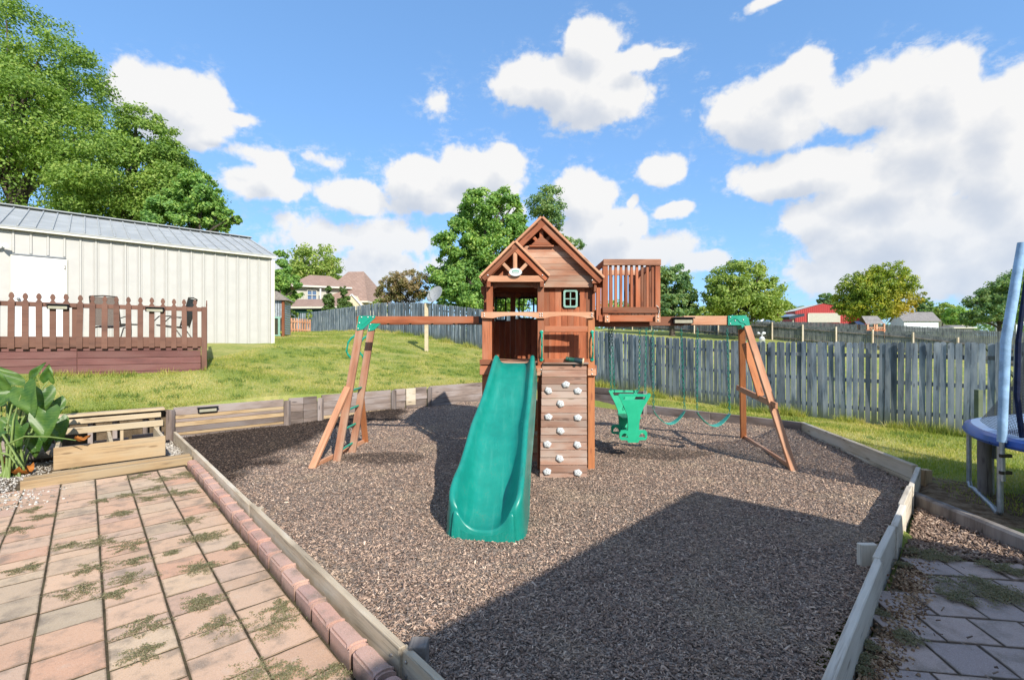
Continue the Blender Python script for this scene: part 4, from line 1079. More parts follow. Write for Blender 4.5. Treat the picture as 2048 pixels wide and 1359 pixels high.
# ================================================================== painted deck
DV = Vector((.836, .549, 0)); DU = Vector((-.549, .836, 0)); D0 = Vector((-6.57, 10.0, 0))
DANG = math.atan2(.549, .836)
def DK(s, d, z): return D0 + DV * s + DU * d + Vector((0, 0, z))
deck = thing('painted_deck', 'raised red-brown painted deck with gothic picket railing', 'deck', DK(-2, 2, 1.1))
DP, DS = MAT['deck_paint'], MAT['deck_skirt']
LEN = 5.6
FL = 1.64
for k in range(5):                              # horizontal skirt boards, with a butt joint
    z0 = .98 + k * .135
    J = -2.02
    for s0, s1 in ((-LEN, J - .003), (J + .003, -.06)):
        plank('skirt_board', DK(s0, .03, z0 + .0665), DK(s1, .03, z0 + .0665), .028, .130, DS, deck)
for j in range(13):
    plank('deck_board', DK(-LEN, .10 + j * .145, FL + .012), DK(.0, .10 + j * .145, FL + .012), .138, .024, DP, deck)
for j in range(13, 24):
    plank('deck_board', DK(-LEN, .10 + j * .145, FL + .012), DK(-.1 - (j - 12) * .04, .10 + j * .145, FL + .012), .138, .024, DP, deck)
for s0, s1 in ((-LEN, -2.02), (-2.018, -.05)):
    plank('fascia', DK(s0, -.005, FL + .055), DK(s1, -.005, FL + .055), .035, .20, DP, deck)
    plank('top_rail', DK(s0, .012, FL + .745), DK(s1, .012, FL + .745), .035, .085, DP, deck)
gp = picket_mesh(.088, 1.02, .02, 'gothic', DP)
s = -.16
while s > -LEN:
    link(bpy.data.objects.new('picket', gp), deck, Matrix.Translation(DK(s, -.036, FL - .07 + rnd.uniform(-.006, .006))) @ Matrix.Rotation(DANG + rnd.uniform(-.03, .03), 4, 'Z') @ Matrix.Rotation(rnd.gauss(0, .006), 4, 'Y'))
    s -= .182
plank('post', DK(.0, .0, .75), DK(.0, .0, FL + .80), .10, .10, DP, deck, up=DV)
for s in (-2.05, -4.4): plank('post', DK(s, .08, .9), DK(s, .08, FL + .78), .09, .09, DP, deck, up=DV)
for j in range(15):
    link(bpy.data.objects.new('picket', gp), deck, Matrix.Translation(DK(.045, .16 + j * .182, FL - .07)) @ Matrix.Rotation(DANG + R(90), 4, 'Z'))
for zz in (FL + .745, FL + .1): plank('top_rail', DK(.02, .05, zz), DK(.02, 2.9, zz), .035, .085, DP, deck)
for k in range(5): plank('skirt_board', DK(.01, .06, .98 + k * .135 + .0665), DK(.01, 3.0, .98 + k * .135 + .0665), .028, .13, DS, deck)
for k in range(4): plank('step', AB(DA0 - .1, SB - .3 - k * .02, 1.70), AB(DA1 + .15, SB - .3 - k * .02, 1.70), .3, .05, DP, deck) if k == 0 else None

def solar_light(label, loc, rotz, tilt=0, L=.30):
    t = thing('solar_light', label, 'light', loc, 'solar lights', rotz)
    Mx = WM[t.name]
    def add(nm, c, sz, mat, bev=.008):
        me = box_mesh(*sz, bev, nm); me.materials.append(mat); link(bpy.data.objects.new(nm, me), t, Mx @ Matrix.Translation(c) )
    add('housing', (0, 0, 0), (L, .05, .075), MAT['black_plastic'])
    add('solar_panel', (0, -.012, .047), (L + .02, .10, .018), MAT['glass_dark'])
    add('lens', (0, -.028, -.008), (L - .04, .012, .05), MAT['lamp_face'], .003)
    return t
def dk_s(px):
    k = (px - 1024) / FPX; return (k * D0.y - D0.x) / (DV.x - k * DV.y)
solar_light('black solar light on the deck railing, before the shed door', DK(dk_s(118), -.075, FL + .70), DANG)
solar_light('black solar light on the deck railing, beside the patio chair near the corner post', DK(dk_s(310), -.075, FL + .70), DANG)
solar_light('black solar light on the plank retaining wall', AB(a_of_px(415, 9.9), 9.875, .485), math.atan2(.673, .740))

# ---- patio chairs
def patio_chair(label, c, rz, sling, grp):
    t = thing('patio_chair', label, 'chair', c, grp, rz); Mx = WM[t.name]
    def tube(nm, pts, r=.014, mat='chair_frame'):
        m = MB(); m.tube(pts, r, 8); return m.build(nm, MAT[mat], t, True, Mx)
    for s in (-1, 1):
        x = .28 * s
        tube('arm', [(x, -.30, .0), (x, -.34, .25), (x, -.32, .52), (x, -.22, .63), (x, .0, .64), (x, .22, .60)])
        tube('leg', [(x, -.26, .42), (x, .10, .36), (x, .34, .0)])
        tube('back_frame', [(x * .95, .20, .38), (x * .95, .30, .75), (x * .92, .38, 1.08)])
    tube('back_frame', [(-.258, .38, 1.08), (0, .385, 1.10), (.258, .38, 1.08)])
    tube('seat_frame', [(-.27, -.27, .43), (.27, -.27, .43)]); tube('stretcher', [(-.28, .30, .06), (.28, .30, .06)])
    def cloth(nm, rows):
        m = MB(); n = 7; V_ = []
        for (y, z, hw, sag) in rows:
            for i in range(n): u = -1 + 2 * i / (n - 1); V_.append((u * hw, y, z - sag * (1 - u * u)))
        F_ = [(r * n + i, r * n + i + 1, (r + 1) * n + i + 1, (r + 1) * n + i) for r in range(len(rows) - 1) for i in range(n - 1)]
        m.add(V_, F_); m.add([(x, y + .006, z - .006) for x, y, z in V_], [tuple(reversed(f)) for f in F_]); m.build(nm, MAT[sling], t, True, Mx, fix=False)
    cloth('seat', [(-.28, .44, .26, .01), (-.1, .42, .26, .03), (.12, .39, .26, .03), (.21, .40, .26, .01)])
    cloth('backrest', [(.21, .42, .25, .0), (.26, .6, .25, .0), (.31, .82, .25, .0), (.37, 1.07, .245, .0)])
    return t
patio_chair('brown sling patio chair, its back to the lawn, on the painted deck', Vector((*P(222, 600, 11.2).xy, FL + .024)), R(200), 'chair_sling', 'patio chairs on the deck')
patio_chair('dark grey patio chair in the deck corner, turned sideways', Vector((*P(350, 600, 11.3).xy, FL + .024)), R(285), 'chair_grey', 'patio chairs on the deck')
st_ = thing('patio_table', 'small low dark table between the two patio chairs on the deck', 'table', Vector((*P(258, 600, 11.9).xy, FL + .024)))
q = WM[st_.name].translation
m = MB(); m.lathe(q + Vector((0, 0, .46)), [(.27, 0), (.28, .012), (.27, .025)], 20); m.build('tabletop', MAT['chair_frame'], st_)
for k in range(4):
    th = k * math.pi / 2 + .6; m = MB(); m.tube([q + Vector((.2 * math.cos(th), .2 * math.sin(th), .46)), q + Vector((.25 * math.cos(th), .25 * math.sin(th), 0))], .012, 6); m.build('leg', MAT['chair_frame'], st_)

# ================================================================== satellite dish on a post
dp = P(853, 702, 19.0); dp.z = ground_at(dp.x, dp.y)
ds = thing('satellite_dish', 'grey satellite dish on a tall cream wooden post on the lawn', 'satellite dish', dp)
plank('post', dp - Vector((0, 0, .3)), Vector((dp.x, dp.y, P(853, 606, 19).z)), .14, .14, MAT['cream_wood'], ds, up=(0, 1, 0))
dc = P(869, 588, 18.8); dn = Vector((-.44, -.72, .50)).normalized()
m = MB(); F_ = dn.to_track_quat('Z', 'Y').to_matrix() @ Matrix.Diagonal((1.22, 1.3, 1.3))
m.lathe(dc, [(.0, -.075), (.10, -.068), (.20, -.042), (.29, .0), (.30, .006), (.285, .006), (.19, -.032), (.09, -.056), (.001, -.062)], 28, 0, F_); m.build('reflector', MAT['dish_grey'], ds, True)
tp = Vector((dp.x, dp.y, P(853, 606, 19).z))
m = MB(); m.tube([tp + Vector((.05, 0, -.12)), tp + Vector((.22, -.02, .0)), dc - dn * .10 + Vector((.02, 0, -.05)), dc - dn * .06], .03, 8); m.build('mast', MAT['galvanised'], ds, True)
m = MB(); m.tube([dc - dn * .05 + Vector((-.08, 0, -.26)), dc + dn * .20 + Vector((-.06, 0, -.26)), dc + dn * .34 + Vector((-.02, 0, -.10))], .018, 6); m.build('arm', MAT['dish_grey'], ds, True)
m = MB(); m.bar(dc + dn * .30 + Vector((-.02, 0, -.09)), dc + dn * .40 + Vector((-.02, 0, -.11)), .06, .07); m.build('receiver', MAT['dish_grey'], ds)
# ================================================================== wooden play set
CE, CF, CW, CPL, RC = (MAT[k] for k in ('cedar', 'cedar_fresh', 'cedar_worn', 'cedar_pale', 'roof_cedar'))
PGR = MAT['play_green']
ps = thing('play_set', 'red-stained wooden play set: gabled tower with slide, climbing wall, monkey bars and swing beam', 'play set', (.35, 7.0, 0))
FY, BY, DKZ = 6.30, 7.78, 1.42
def bolt(c, parent, n=(0, -1, 0), r=.011):
    m = MB(); m.lathe((0, 0, 0), [(r, 0), (r, .003), (r * .5, .007)], 8)
    o = m.build('bolt', MAT['bolt'], parent, True, Mw=Matrix.Translation(c) @ Vector(n).to_track_quat('Z', 'Y').to_matrix().to_4x4()); return o
def vpost(x, y, z0, z1, w, d, mat, nm='post'):
    return plank(nm, (x, y, z0), (x, y, z1), w, d, mat, ps, up=(0, 1, 0))
# posts (front left is boarded wider below the header)
vpost(-.335, FY + .02, -.15, 2.02, .13, .09, CE); vpost(-.30, FY, 2.09, 2.50, .085, .085, CE)
vpost(.385, FY, .0, 2.02, .085, .085, CE); vpost(.385, FY, 2.09, 2.50, .085, .085, CE)
vpost(1.06, FY, -.12, 2.02, .09, .09, CF)
for x in (-.34, 1.07): vpost(x, BY, -.12, 2.52, .09, .09, CE)
vpost(1.10, FY + .36, -.12, 2.47, .075, .06, CE); vpost(-.36, FY + .36, 1.3, 2.47, .075, .06, CE)
# deck floor
for k in range(14):
    plank('floor_board', (-.40, FY + .06 + k * .108, DKZ - .012), (1.10, FY + .06 + k * .108, DKZ - .012), .102, .024, CW, ps)
for (p0, p1) in (((-.43, FY - .06, DKZ - .10), (.40, FY - .06, DKZ - .10)), ((-.43, BY + .06, DKZ - .10), (1.12, BY + .06, DKZ - .10))):
    plank('floor_frame', p0, p1, .03, .12, CE, ps)
for x in (-.415, 1.118): plank('floor_frame', (x, FY - .04, DKZ - .10), (x, BY + .05, DKZ - .10), .03, .13, CE, ps)
plank('floor_frame', (.43, FY - .052, DKZ + .015), (1.015, FY - .052, DKZ + .015), .03, .075, CE, ps)
plank('floor_frame', (-.43, FY - .075, DKZ + .01), (-.26, FY - .075, DKZ + .01), .03, .07, CE, ps)
for x in (.385, 1.06):                                    # foot plates on the posts
    plank('bracket_plate', (x - .055, FY - .075, DKZ - .12), (x + .055, FY - .075, DKZ - .12), .025, .10, CPL, ps)
    for dz in (-.03, .03): bolt((x, FY - .089, DKZ - .12 + dz), ps)
# header with arched underside
prof = [(-.41, 2.095), (-.41, 2.02)]
def arch(x0, x1, zb, rise, n=10): return [(x0 + (x1 - x0) * i / n, zb + rise * math.sin(math.pi * i / n) ** .7) for i in range(n + 1)]
prof += [(-.27, 2.012)] + arch(-.25, .33, 2.012, .035) + arch(.44, 1.0, 2.012, .035) + [(1.02, 2.012), (1.09, 2.018), (1.09, 2.095)]
m = MB(); m.prism(prof, (0, FY - .08, 0), (1, 0, 0), (0, 0, 1), (0, .034, 0)); m.build('header', CPL, ps, origin=(.34, FY - .08, 2.05))
for x in (-.37, .37, .40, 1.06): bolt((x, FY - .081, 2.07), ps); bolt((x, FY - .081, 2.04), ps)
plank('guard_rail', (.43, FY - .025, 1.868), (1.015, FY - .025, 1.868), .028, .08, CE, ps)
# ---- plank walls of the cabin
def plank_wall(x0, x1, y, z0, z1, holes=(), w=.088, axis='x', nm='wall_plank', mat=CE):
    n = max(1, round((x1 - x0) / w)); w = (x1 - x0) / n
    for k in range(n):
        c = x0 + (k + .5) * w; segs = [(z0, z1)]
        for (h0, h1, g0, g1) in holes:
            if h0 - w * .4 < c < h1 + w * .4:
                segs = [s for (u, v) in segs for s in ((u, min(v, g0)), (max(u, g1), v)) if s[1] - s[0] > .02]
        for (u, v) in segs:
            off = rnd.uniform(-.002, .002)
            if axis == 'x': plank(nm, (c, y + off, u), (c, y + off, v), w - .0006, .018, mat, ps, up=(0, 1, 0), bev=.003)
            else: plank(nm, (y + off, c, u), (y + off, c, v), w - .0006, .018, mat, ps, up=(1, 0, 0), bev=.003)
WY = FY + .34
plank_wall(.435, 1.135, WY, DKZ + .005, 2.475, [(.735, .915, 2.19, 2.42)])
plank_wall(-.38, 1.11, BY + .055, DKZ - .02, 2.5, [(-.27, -.10, 2.05, 2.43), (.115, .365, 2.08, 2.43)])
plank_wall(WY, BY, -.395, DKZ - .02, 2.48, [(WY + .45, WY + .85, 2.05, 2.40)], axis='y')
plank_wall(WY, BY, 1.128, DKZ - .02, 2.48, [(WY + .45, BY - .1, DKZ, 2.3)], axis='y')
plank('wall_batten', (.435, WY - .018, 2.468), (1.13, WY - .018, 2.468), .02, .03, CE, ps)
# ---- windows
def window(c, w, h, ny, nx, ex=(1, 0, 0), nrm=(0, -1, 0), mat='window_green', d=.03):
    ex = Vector(ex); ez = Vector((0, 0, 1)); nn = Vector(nrm); c = Vector(c); m = MB()
    ch = .02; o = [(-w / 2 + ch, -h / 2), (w / 2 - ch, -h / 2), (w / 2, -h / 2 + ch), (w / 2, h / 2 - ch), (w / 2 - ch, h / 2), (-w / 2 + ch, h / 2), (-w / 2, h / 2 - ch), (-w / 2, -h / 2 + ch)]
    f = .026; i_ = [(x * (1 - 2 * f / w), y * (1 - 2 * f / h)) for x, y in o]; n = 8
    V_ = []
    for q in (0, d):
        for pl in (o, i_): V_ += [c + ex * x + ez * y + nn * q for x, y in pl]
    F_ = []
    for k in range(n):
        k2 = (k + 1) % n
        F_ += [(16 + k, 16 + k2, 24 + k2, 24 + k), (k, 8 + k, 8 + k2, k2), (k, k2, 16 + k2, 16 + k), (8 + k, 24 + k, 24 + k2, 8 + k2)]
    m.add(V_, F_); wo_ = m.build('window', MAT[mat], ps, origin=c)
    for k in range(1, nx): x = -w / 2 + w * k / nx; mm = MB(); mm.bar(c + ex * x + nn * .012 - ez * (h / 2 - .02), c + ex * x + nn * .012 + ez * (h / 2 - .02), .013, .013, nn); mm.build('muntin', MAT[mat], wo_)
    for k in range(1, ny): z = -h / 2 + h * k / ny; mm = MB(); mm.bar(c + ez * z + nn * .015 - ex * (w / 2 - .02), c + ez * z + nn * .015 + ex * (w / 2 - .02), .013, .013, nn); mm.build('muntin', MAT[mat], wo_)
window((.825, WY - .010, 2.305), .20, .25, 2, 2)
window((.24, BY + .04, 2.255), .27, .37, 3, 3, d=.02, mat='black_plastic'); window((-.185, BY + .04, 2.24), .19, .40, 3, 2, d=.02, mat='black_plastic')
# ---- main roof
RX, RZ, EZ, HWR = .41, 3.40, 2.57, .85
def roof_side(s, cx, rz_, ez, hw, y0, y1, n, nm='roof_plank'):
    for k in range(n):
        t0, t1 = k / n, (k + 1) / n
        pa = Vector((cx + s * hw * (t0 + t1) / 2, 0, rz_ + (ez - rz_) * (t0 + t1) / 2))
        w = math.hypot(hw, rz_ - ez) / n
        nn = Vector((s * (rz_ - ez), 0, hw)).normalized()
        j = rnd.uniform(0, .02)
        plank(nm, (pa.x, y0 - j, pa.z) + nn * .0 if False else Vector((pa.x, y0 - j, pa.z)), Vector((pa.x, y1, pa.z)), w + .008, .02, RC, ps, up=nn, bev=.003)
for s in (-1, 1): roof_side(s, RX, RZ, EZ, HWR, FY + .16, BY + .22, 9)
def rake(cx, rz_, ez, hw, y, w, t, mat, drop=.0, nm='rake_board'):
    for s in (-1, 1):
        nn = Vector((s * (rz_ - ez), 0, hw)).normalized()
        p0 = Vector((cx, y + .0015 * s, rz_)) - nn * drop; p1 = Vector((cx + s * hw, y + .0015 * s, ez)) - nn * drop
        p0 = p0 + (p0 - p1).normalized() * max(0, drop - w * .3)
        plank(nm, p0, p1, t, w, mat, ps, up=nn, bev=.004)
rake(RX, RZ + .005, EZ, HWR, FY + .15, .032, .045, CPL, -.012)
rake(RX, RZ - .02, EZ - .01, HWR, FY + .175, .078, .03, CE, .042)
rake(RX, RZ - .02, EZ - .01, HWR, BY + .20, .10, .03, CE, .055)
plank('ridge_beam', (RX, FY + .20, RZ - .10), (RX, BY + .18, RZ - .10), .04, .09, CE, ps)
# gable siding
GY = FY + .255
z = 2.46; n = 7; h = (3.04 - 2.46) / n
for k in range(n):
    z0, z1 = z + k * h + .0015, z + (k + 1) * h - .0015
    w0, w1 = (RZ - .06 - z0) * 1.024, (RZ - .06 - z1) * 1.024
    m = MB(); lo0 = max(-w0, -.79); lo1 = max(-w1, -.79)
    m.prism([(lo0, z0), (min(w0, .72), z0), (min(w1, .72), z1), (lo1, z1)], (RX, GY - .004 * (k % 2), 0), (1, 0, 0), (0, 0, 1), (0, .02, 0)); m.build('siding_plank', CW, ps, origin=(RX, GY, z0))
def truss(cx, zt, zb, y, hw, mat):
    plank('king_post', (cx, y, zb), (cx, y, zt), .055, .04, mat, ps, up=(0, 1, 0))
    for s in (-1, 1): plank('strut', (cx + s * .03, y + .004, zb + .03), (cx + s * hw, y + .004, zb + .03 + hw * .85), .045, .034, mat, ps, up=(0, 1, 0))
truss(RX, RZ - .12, 3.04, GY - .012, .15, CE)
m = MB(); m.prism([(-.155, 3.035), (.155, 3.035), (.0, 3.17)], (RX, GY - .045, 0), (1, 0, 0), (0, 0, 1), (0, .022, 0)); m.build('gable_plate', CE, ps, origin=(RX, GY, 3.04))
plank('tie_beam', (RX - .17, GY - .03, 3.03), (RX + .17, GY - .03, 3.03), .03, .024, CE, ps)
# back gable
m = MB(); m.prism([(-.80, 2.48), (.72, 2.48), (0, RZ - .08)], (RX, BY + .06, 0), (1, 0, 0), (0, 0, 1), (0, .02, 0)); m.build('gable_panel', CE, ps, origin=(RX, BY, 2.5))
for s in (-1, 1):
    plank('eave_block', (RX + s * .79, GY - .05, 2.55), (RX + s * .70, GY - .05, 2.55), .04, .09, CE, ps); bolt((RX + s * .76, GY - .072, 2.56), ps); bolt((RX + s * .70, GY - .072, 2.55), ps)
plank('eave_beam', (1.16, GY - .05, 2.44), (1.16, BY + .1, 2.44), .04, .10, CE, ps); plank('eave_beam', (-.42, WY, 2.44), (-.42, BY + .1, 2.44), .04, .10, CE, ps)
# ---- porch gable
PX, PZ, PE, PW, PY = .04, 3.0, 2.555, .445, FY - .13
for s in (-1, 1): roof_side(s, PX, PZ, PE, PW, PY, GY - .005, 5)
rake(PX, PZ + .005, PE, PW, PY - .01, .03, .04, CPL, -.012)
rake(PX, PZ - .02, PE - .01, PW, PY + .015, .062, .03, CE, .036)
plank('tie_beam', (PX - .365, PY + .03, 2.53), (PX + .385, PY + .03, 2.53), .03, .082, CPL, ps)
truss(PX, PZ - .11, 2.57, PY + .03, .17, CPL)
for x in (PX - .36, PX + .36): bolt((x, PY - .002, 2.575), ps); bolt((x + .03, FY - .046, 2.46), ps)
m = MB(); m.prism([(-.27, 2.50), (-.27, 2.42)] + arch(-.24, .32, 2.415, .06) + [(.345, 2.42), (.345, 2.50)], (0, FY - .015, 0), (1, 0, 0), (0, 0, 1), (0, .03, 0)); m.build('porch_arch', CE, ps, origin=(PX, FY, 2.46))
for s, x in ((-1, -.31), (1, .395)): plank('porch_beam', (x, FY - .12, 2.46), (x, WY, 2.46), .05, .08, CE, ps)
m = MB(); m.prism([(-.42, 2.54), (.44, 2.54), (0, PZ - .06)], (PX, FY + .13, 0), (1, 0, 0), (0, 0, 1), (0, .015, 0)); m.build('gable_panel', MAT['cedar'], ps, origin=(PX, FY, 2.6))
# oval plaque
def oval(rx, rz, n=28): return [(rx * math.cos(2 * math.pi * i / n), rz * math.sin(2 * math.pi * i / n)) for i in range(n)]
m = MB(); m.prism(oval(.084, .052), (PX + .006, PY - .03, 2.612), (1, 0, 0), (0, 0, 1), (0, .03, 0)); pq = m.build('plaque', MAT['sign_white'], ps, origin=(PX, PY - .03, 2.61))
m = MB(); m.prism([(-.046, -.012), (.042, -.012), (.046, .012), (.02, .022), (-.02, .022), (-.046, .012)], (PX + .006, PY - .033, 2.616), (1, 0, 0), (0, 0, 1), (0, .004, 0)); m.build('emblem', MAT['sign_green'], pq)
m = MB(); m.prism([(-.038, -.006), (.036, -.006), (.036, .006), (-.038, .006)], (PX + .006, PY - .0355, 2.616), (1, 0, 0), (0, 0, 1), (0, .003, 0)); m.build('emblem', MAT['sign_white'], pq)
# ---- green grab handles on the front posts
def handle(pts, parent, r=.013, plate=True):
    m = MB(); m.tube(pts, r, 8)
    for q in (pts[0], pts[-1]): m.lathe(q, [(.024, -.006), (.024, .006), (.015, .010)], 10, 0, Vector((0, -1, 0)).to_track_quat('Z', 'Y').to_matrix())
    return m.build('grab_handle', PGR, parent, True)
for x in (.395, 1.07):
    z0, z1 = 1.465, 1.83
    handle([(x, FY - .055, z0), (x, FY - .075, z0 + .03), (x, FY - .10, z0 + .07), (x, FY - .105, (z0 + z1) / 2), (x, FY - .10, z1 - .07), (x, FY - .075, z1 - .03), (x, FY - .055, z1)], ps)
# ---- toy telescope
sc = P(1147, 722, FY - .02)
ts = thing('toy_telescope', 'dark green toy telescope with a cream rim above the climbing wall', 'toy telescope', (sc.x, sc.y, DKZ + .05))
ax = Matrix.Rotation(R(90), 3, 'Y') @ Matrix.Rotation(R(0), 3, 'X'); ax = Vector((.985, -.10, -.16)).to_track_quat('Z', 'Y').to_matrix()
c = Vector((sc.x - .115, FY - .09, 1.475))
for nm, mat, prof in (('eyepiece', 'scope_green', [(.018, 0), (.03, .004), (.03, .03), (.024, .036)]), ('barrel', 'scope_green', [(.026, .034), (.032, .04), (.032, .11), (.036, .115)]), ('tube', 'scope_dark', [(.038, .115), (.040, .12), (.044, .21), (.044, .225)]), ('rim', 'scope_cream', [(.046, .222), (.047, .24), (.038, .243)])):
    m = MB(); m.lathe(c, prof, 18, 0, ax); m.build(nm, MAT[mat], ts, True)
m = MB(); m.bar((sc.x, FY - .09, DKZ - .05), (sc.x, FY - .09, 1.45), .03, .03, (0, 1, 0)); m.build('mount', MAT['scope_dark'], ts)

# ---- climbing wall
RW0, RW1 = Vector((.70, FY - .07, DKZ - .01)), Vector((.645, 5.84, -.03))
m = MB(); 
for s in (-1, 1): m.bar(RW0 + Vector((s * .27, .05, -.02)), RW1 + Vector((s * .27, .05, 0)), .04, .07, (0, 1, 0))
cw = m.build('climbing_wall', CF, ps, origin=RW0)
N = 16; down = (RW1 - RW0); nrm = Vector((0, -down.z, down.y)).normalized(); nrm = -nrm if nrm.y > 0 else nrm
L_ = down.length; hh = L_ / N
for k in range(N):
    c = RW0 + down * ((k + .5) / N) + nrm * rnd.uniform(0, .003)
    plank('plank', c - Vector((.30, 0, 0)), c + Vector((.29, 0, 0)), hh - .004, .02, MAT['climb_wood'], cw, up=nrm, bev=.003)
plank('plank', RW0 + Vector((-.29, -.005, .005)), RW0 + Vector((.31, -.005, .005)), .11, .022, MAT['climb_wood'], cw)
def hold_mesh():
    n = 20; prof = []
    m = MB(); V_ = []; rings = ((1.0, 0), (.98, .018), (.80, .036), (.45, .044))
    for (s, h) in rings:
        for i in range(n):
            th = 2 * math.pi * i / n; r = .048 * (1 + .09 * math.cos(5 * th) + .05 * math.cos(2 * th + 1)) * s; V_.append((r * math.cos(th) * 1.05, r * math.sin(th) * .92, h))
    F_ = [(r * n + i, r * n + (i + 1) % n, (r + 1) * n + (i + 1) % n, (r + 1) * n + i) for r in range(3) for i in range(n)] + [tuple(3 * n + i for i in range(n))]
    m.add(V_, F_)
    for sx in (-.016, .016): m.lathe((sx, -.004, .040), [(.008, 0), (.008, .006), (.004, .007)], 8, 1)
    m.prism([(-.006, .004), (.006, .004), (.004, .024), (-.004, .024)], (0, 0, .040), (1, 0, 0), (0, 1, 0), (0, 0, .006), 1)
    o = m.build('tmp', [MAT['hold_plastic'], MAT['grey_box']], None, True); me = o.data; bpy.data.objects.remove(o); return me
hm = hold_mesh()
q0 = nrm.to_track_quat('Z', 'Y').to_matrix().to_4x4()
for (zx, zy) in ((878, 288), (765, 328), (955, 330), (843, 412), (765, 497), (955, 502), (843, 587), (758, 673), (952, 677), (838, 765), (757, 850), (955, 857)):
    px, py = 860 + zx / 3.235, 680 + zy / 3.235
    d = Vector(((px - 1024) / FPX, 1, -(py - HORIZON) / FPX)); o = Vector((0, 0, EYE))
    t = (RW0 - o).dot(nrm) / d.dot(nrm); c = o + d * t + nrm * .010
    up_ = -down.normalized(); rt = up_.cross(nrm).normalized()
    Mx = Matrix((rt, up_, nrm)).transposed().to_4x4(); Mx = Matrix.Translation(c) @ Mx @ Matrix.Rotation(rnd.uniform(-.5, .5), 4, 'Z')
    link(bpy.data.objects.new('climbing_hold', hm), cw, Mx)

# ---- slide
def slide():
    P0, P1 = Vector((.035, FY - .03)), Vector((-.245, 4.04))
    ts_ = [0, .05, .12, .25, .38, .48, .58, .70, .80, .88, .94, 1.0]
    zf = [1.415, 1.405, 1.34, 1.13, .90, .765, .65, .43, .24, .14, .095, .075]
    hr = [.03, .14, .15, .155, .16, .17, .18, .22, .29, .34, .35, .345]
    wd = [.245, .245, .25, .26, .275, .285, .292, .30, .306, .312, .315, .315]
    ex = [7, 7, 6, 6, 5.5, 5, 4.6, 4.2, 3.8, 3.4, 3.0, 2.8]
    f = lambda arr, t: float(np.interp(t, ts_, arr))
    NS, NP = 110, 27
    V_, F_ = [], []; prof_n = None
    tang = (P1 - P0).normalized(); side = Vector((-tang.y, tang.x)); side = side if side.x > 0 else -side
    tl = [i / 80 * .86 for i in range(80)] + [.86 + .14 * math.sin(i / 30 * math.pi / 2) for i in range(31)]
    for t in tl:
        tt = [max(0, min(1, t + d)) for d in (-.03, -.015, 0, .015, .03)]
        z, h, w, e = (sum(f(a, q) for q in tt) / 5 for a in (zf, hr, wd, ex))
        s = max(0.0, (t - .86) / .14); cor = math.sqrt(max(0.0, 1 - s * s)); s2 = max(0.0, (t - .945) / .055); cor2 = math.sqrt(max(0.0, 1 - s2 * s2))
        wo_ = w * (.80 + .20 * cor2); h2 = h * (.45 + .55 * cor)
        wig = .022 * math.sin(t * 2.1 * math.pi + .3) * (1 - t)
        c = P0.lerp(P1, t) + side * wig
        skirt = .17 + .1 * min(1, t * 1.5); zb = max(-.04, z - skirt) if t < .74 else max(-.04, (z - skirt) * max(0, 1 - (t - .74) / .12) - .04)
        rim = z + h2; fl = .05 * (1 if t < .86 else .6 + .4 * cor)
        hgt = rim - zb
        outer = [(-(wo_ + fl), zb), (-(wo_ + fl - .002), zb + .03), (-(wo_ + fl * .72), zb + hgt * .40), (-(wo_ + fl * .80), zb + hgt * .43), (-(wo_ + fl * .45), rim - hgt * .22), (-(wo_ + fl * .40), rim - .030), (-(wo_ + fl * .28), rim - .010), (-(wo_ + fl * .02), rim), (-(wo_ - .018), rim - .002)]
        iw = wo_ - .036
        inner = []
        for j in range(NP):
            u = -1 + 2 * j / (NP - 1); u = math.copysign(abs(u) ** .62, u)
            inner.append((iw * u, z + (h2 - .016) * abs(u) ** e))
        row = outer + inner + [(-x, q) for x, q in reversed(outer)]
        prof_n = len(row)
        for x, q in row: p = c + side * x; V_.append((p.x, p.y, q))
    n = prof_n; NSN = len(tl)
    for i in range(NSN - 1):
        for j in range(n - 1): F_.append((i * n + j, i * n + j + 1, (i + 1) * n + j + 1, (i + 1) * n + j))
    m = MB(); m.add(V_, F_)
    # rolled lip and front face below the bowl
    e0 = (NSN - 1) * n; fwd = Vector((tang.x, tang.y, 0))
    last = [Vector(V_[e0 + j]) for j in range(n)]
    prev = e0
    for (df, dz_, fl_) in ((.012, .004, 0), (.022, -.004, 0), (.028, -.018, 0), (.030, 0, 1)):
        o = len(m.v)
        for p in last: m.v.append(tuple(Vector((p.x, p.y, (p.z + dz_) if not fl_ else -.05)) + fwd * df))
        for j in range(n - 1): m.f.append((prev + j, prev + j + 1, o + j + 1, o + j)); m.m.append(0)
        prev = o
    sl_ = m.build('slide', MAT['slide_green'], ps, True, origin=(P1.x, P1.y, 0))
    c = Vector((P1.x, P1.y, 0)) + fwd * .034; s3 = Vector((side.x, side.y, 0))
    m = MB(); m.prism([(-.19, -.05), (.19, -.05), (.19, .085), (.13, .058), (.06, .044), (-.06, .044), (-.13, .058), (-.19, .085)], c, s3, (0, 0, 1), -fwd * .006); m.build('front_panel', MAT['slide_green'], sl_)
    return sl_
slide()
# ---- wooden box and table under the tower
ub = thing('sandbox_seat', 'plain pale timber seat box under the play tower behind the slide', 'seat', (.45, 6.9, 0))
plank('seat_board', (.20, 6.62, .40), (.62, 6.62, .40), .26, .035, MAT['new_timber'], ub); plank('side_board', (.20, 6.50, .27), (.62, 6.50, .27), .03, .2, MAT['new_timber'], ub)
plank('side_board', (.20, 6.52, .10), (.62, 6.52, .10), .03, .12, MAT['cedar_worn'], ub)
plank('brace', (.10, 6.95, .78), (.62, 6.95, .78), .04, .09, CF, ps); vpost(.36, 6.97, .0, .74, .07, .06, CF)
plank('brace', (.10, 6.9, .52), (.62, 6.9, .52), .04, .07, CF, ps)

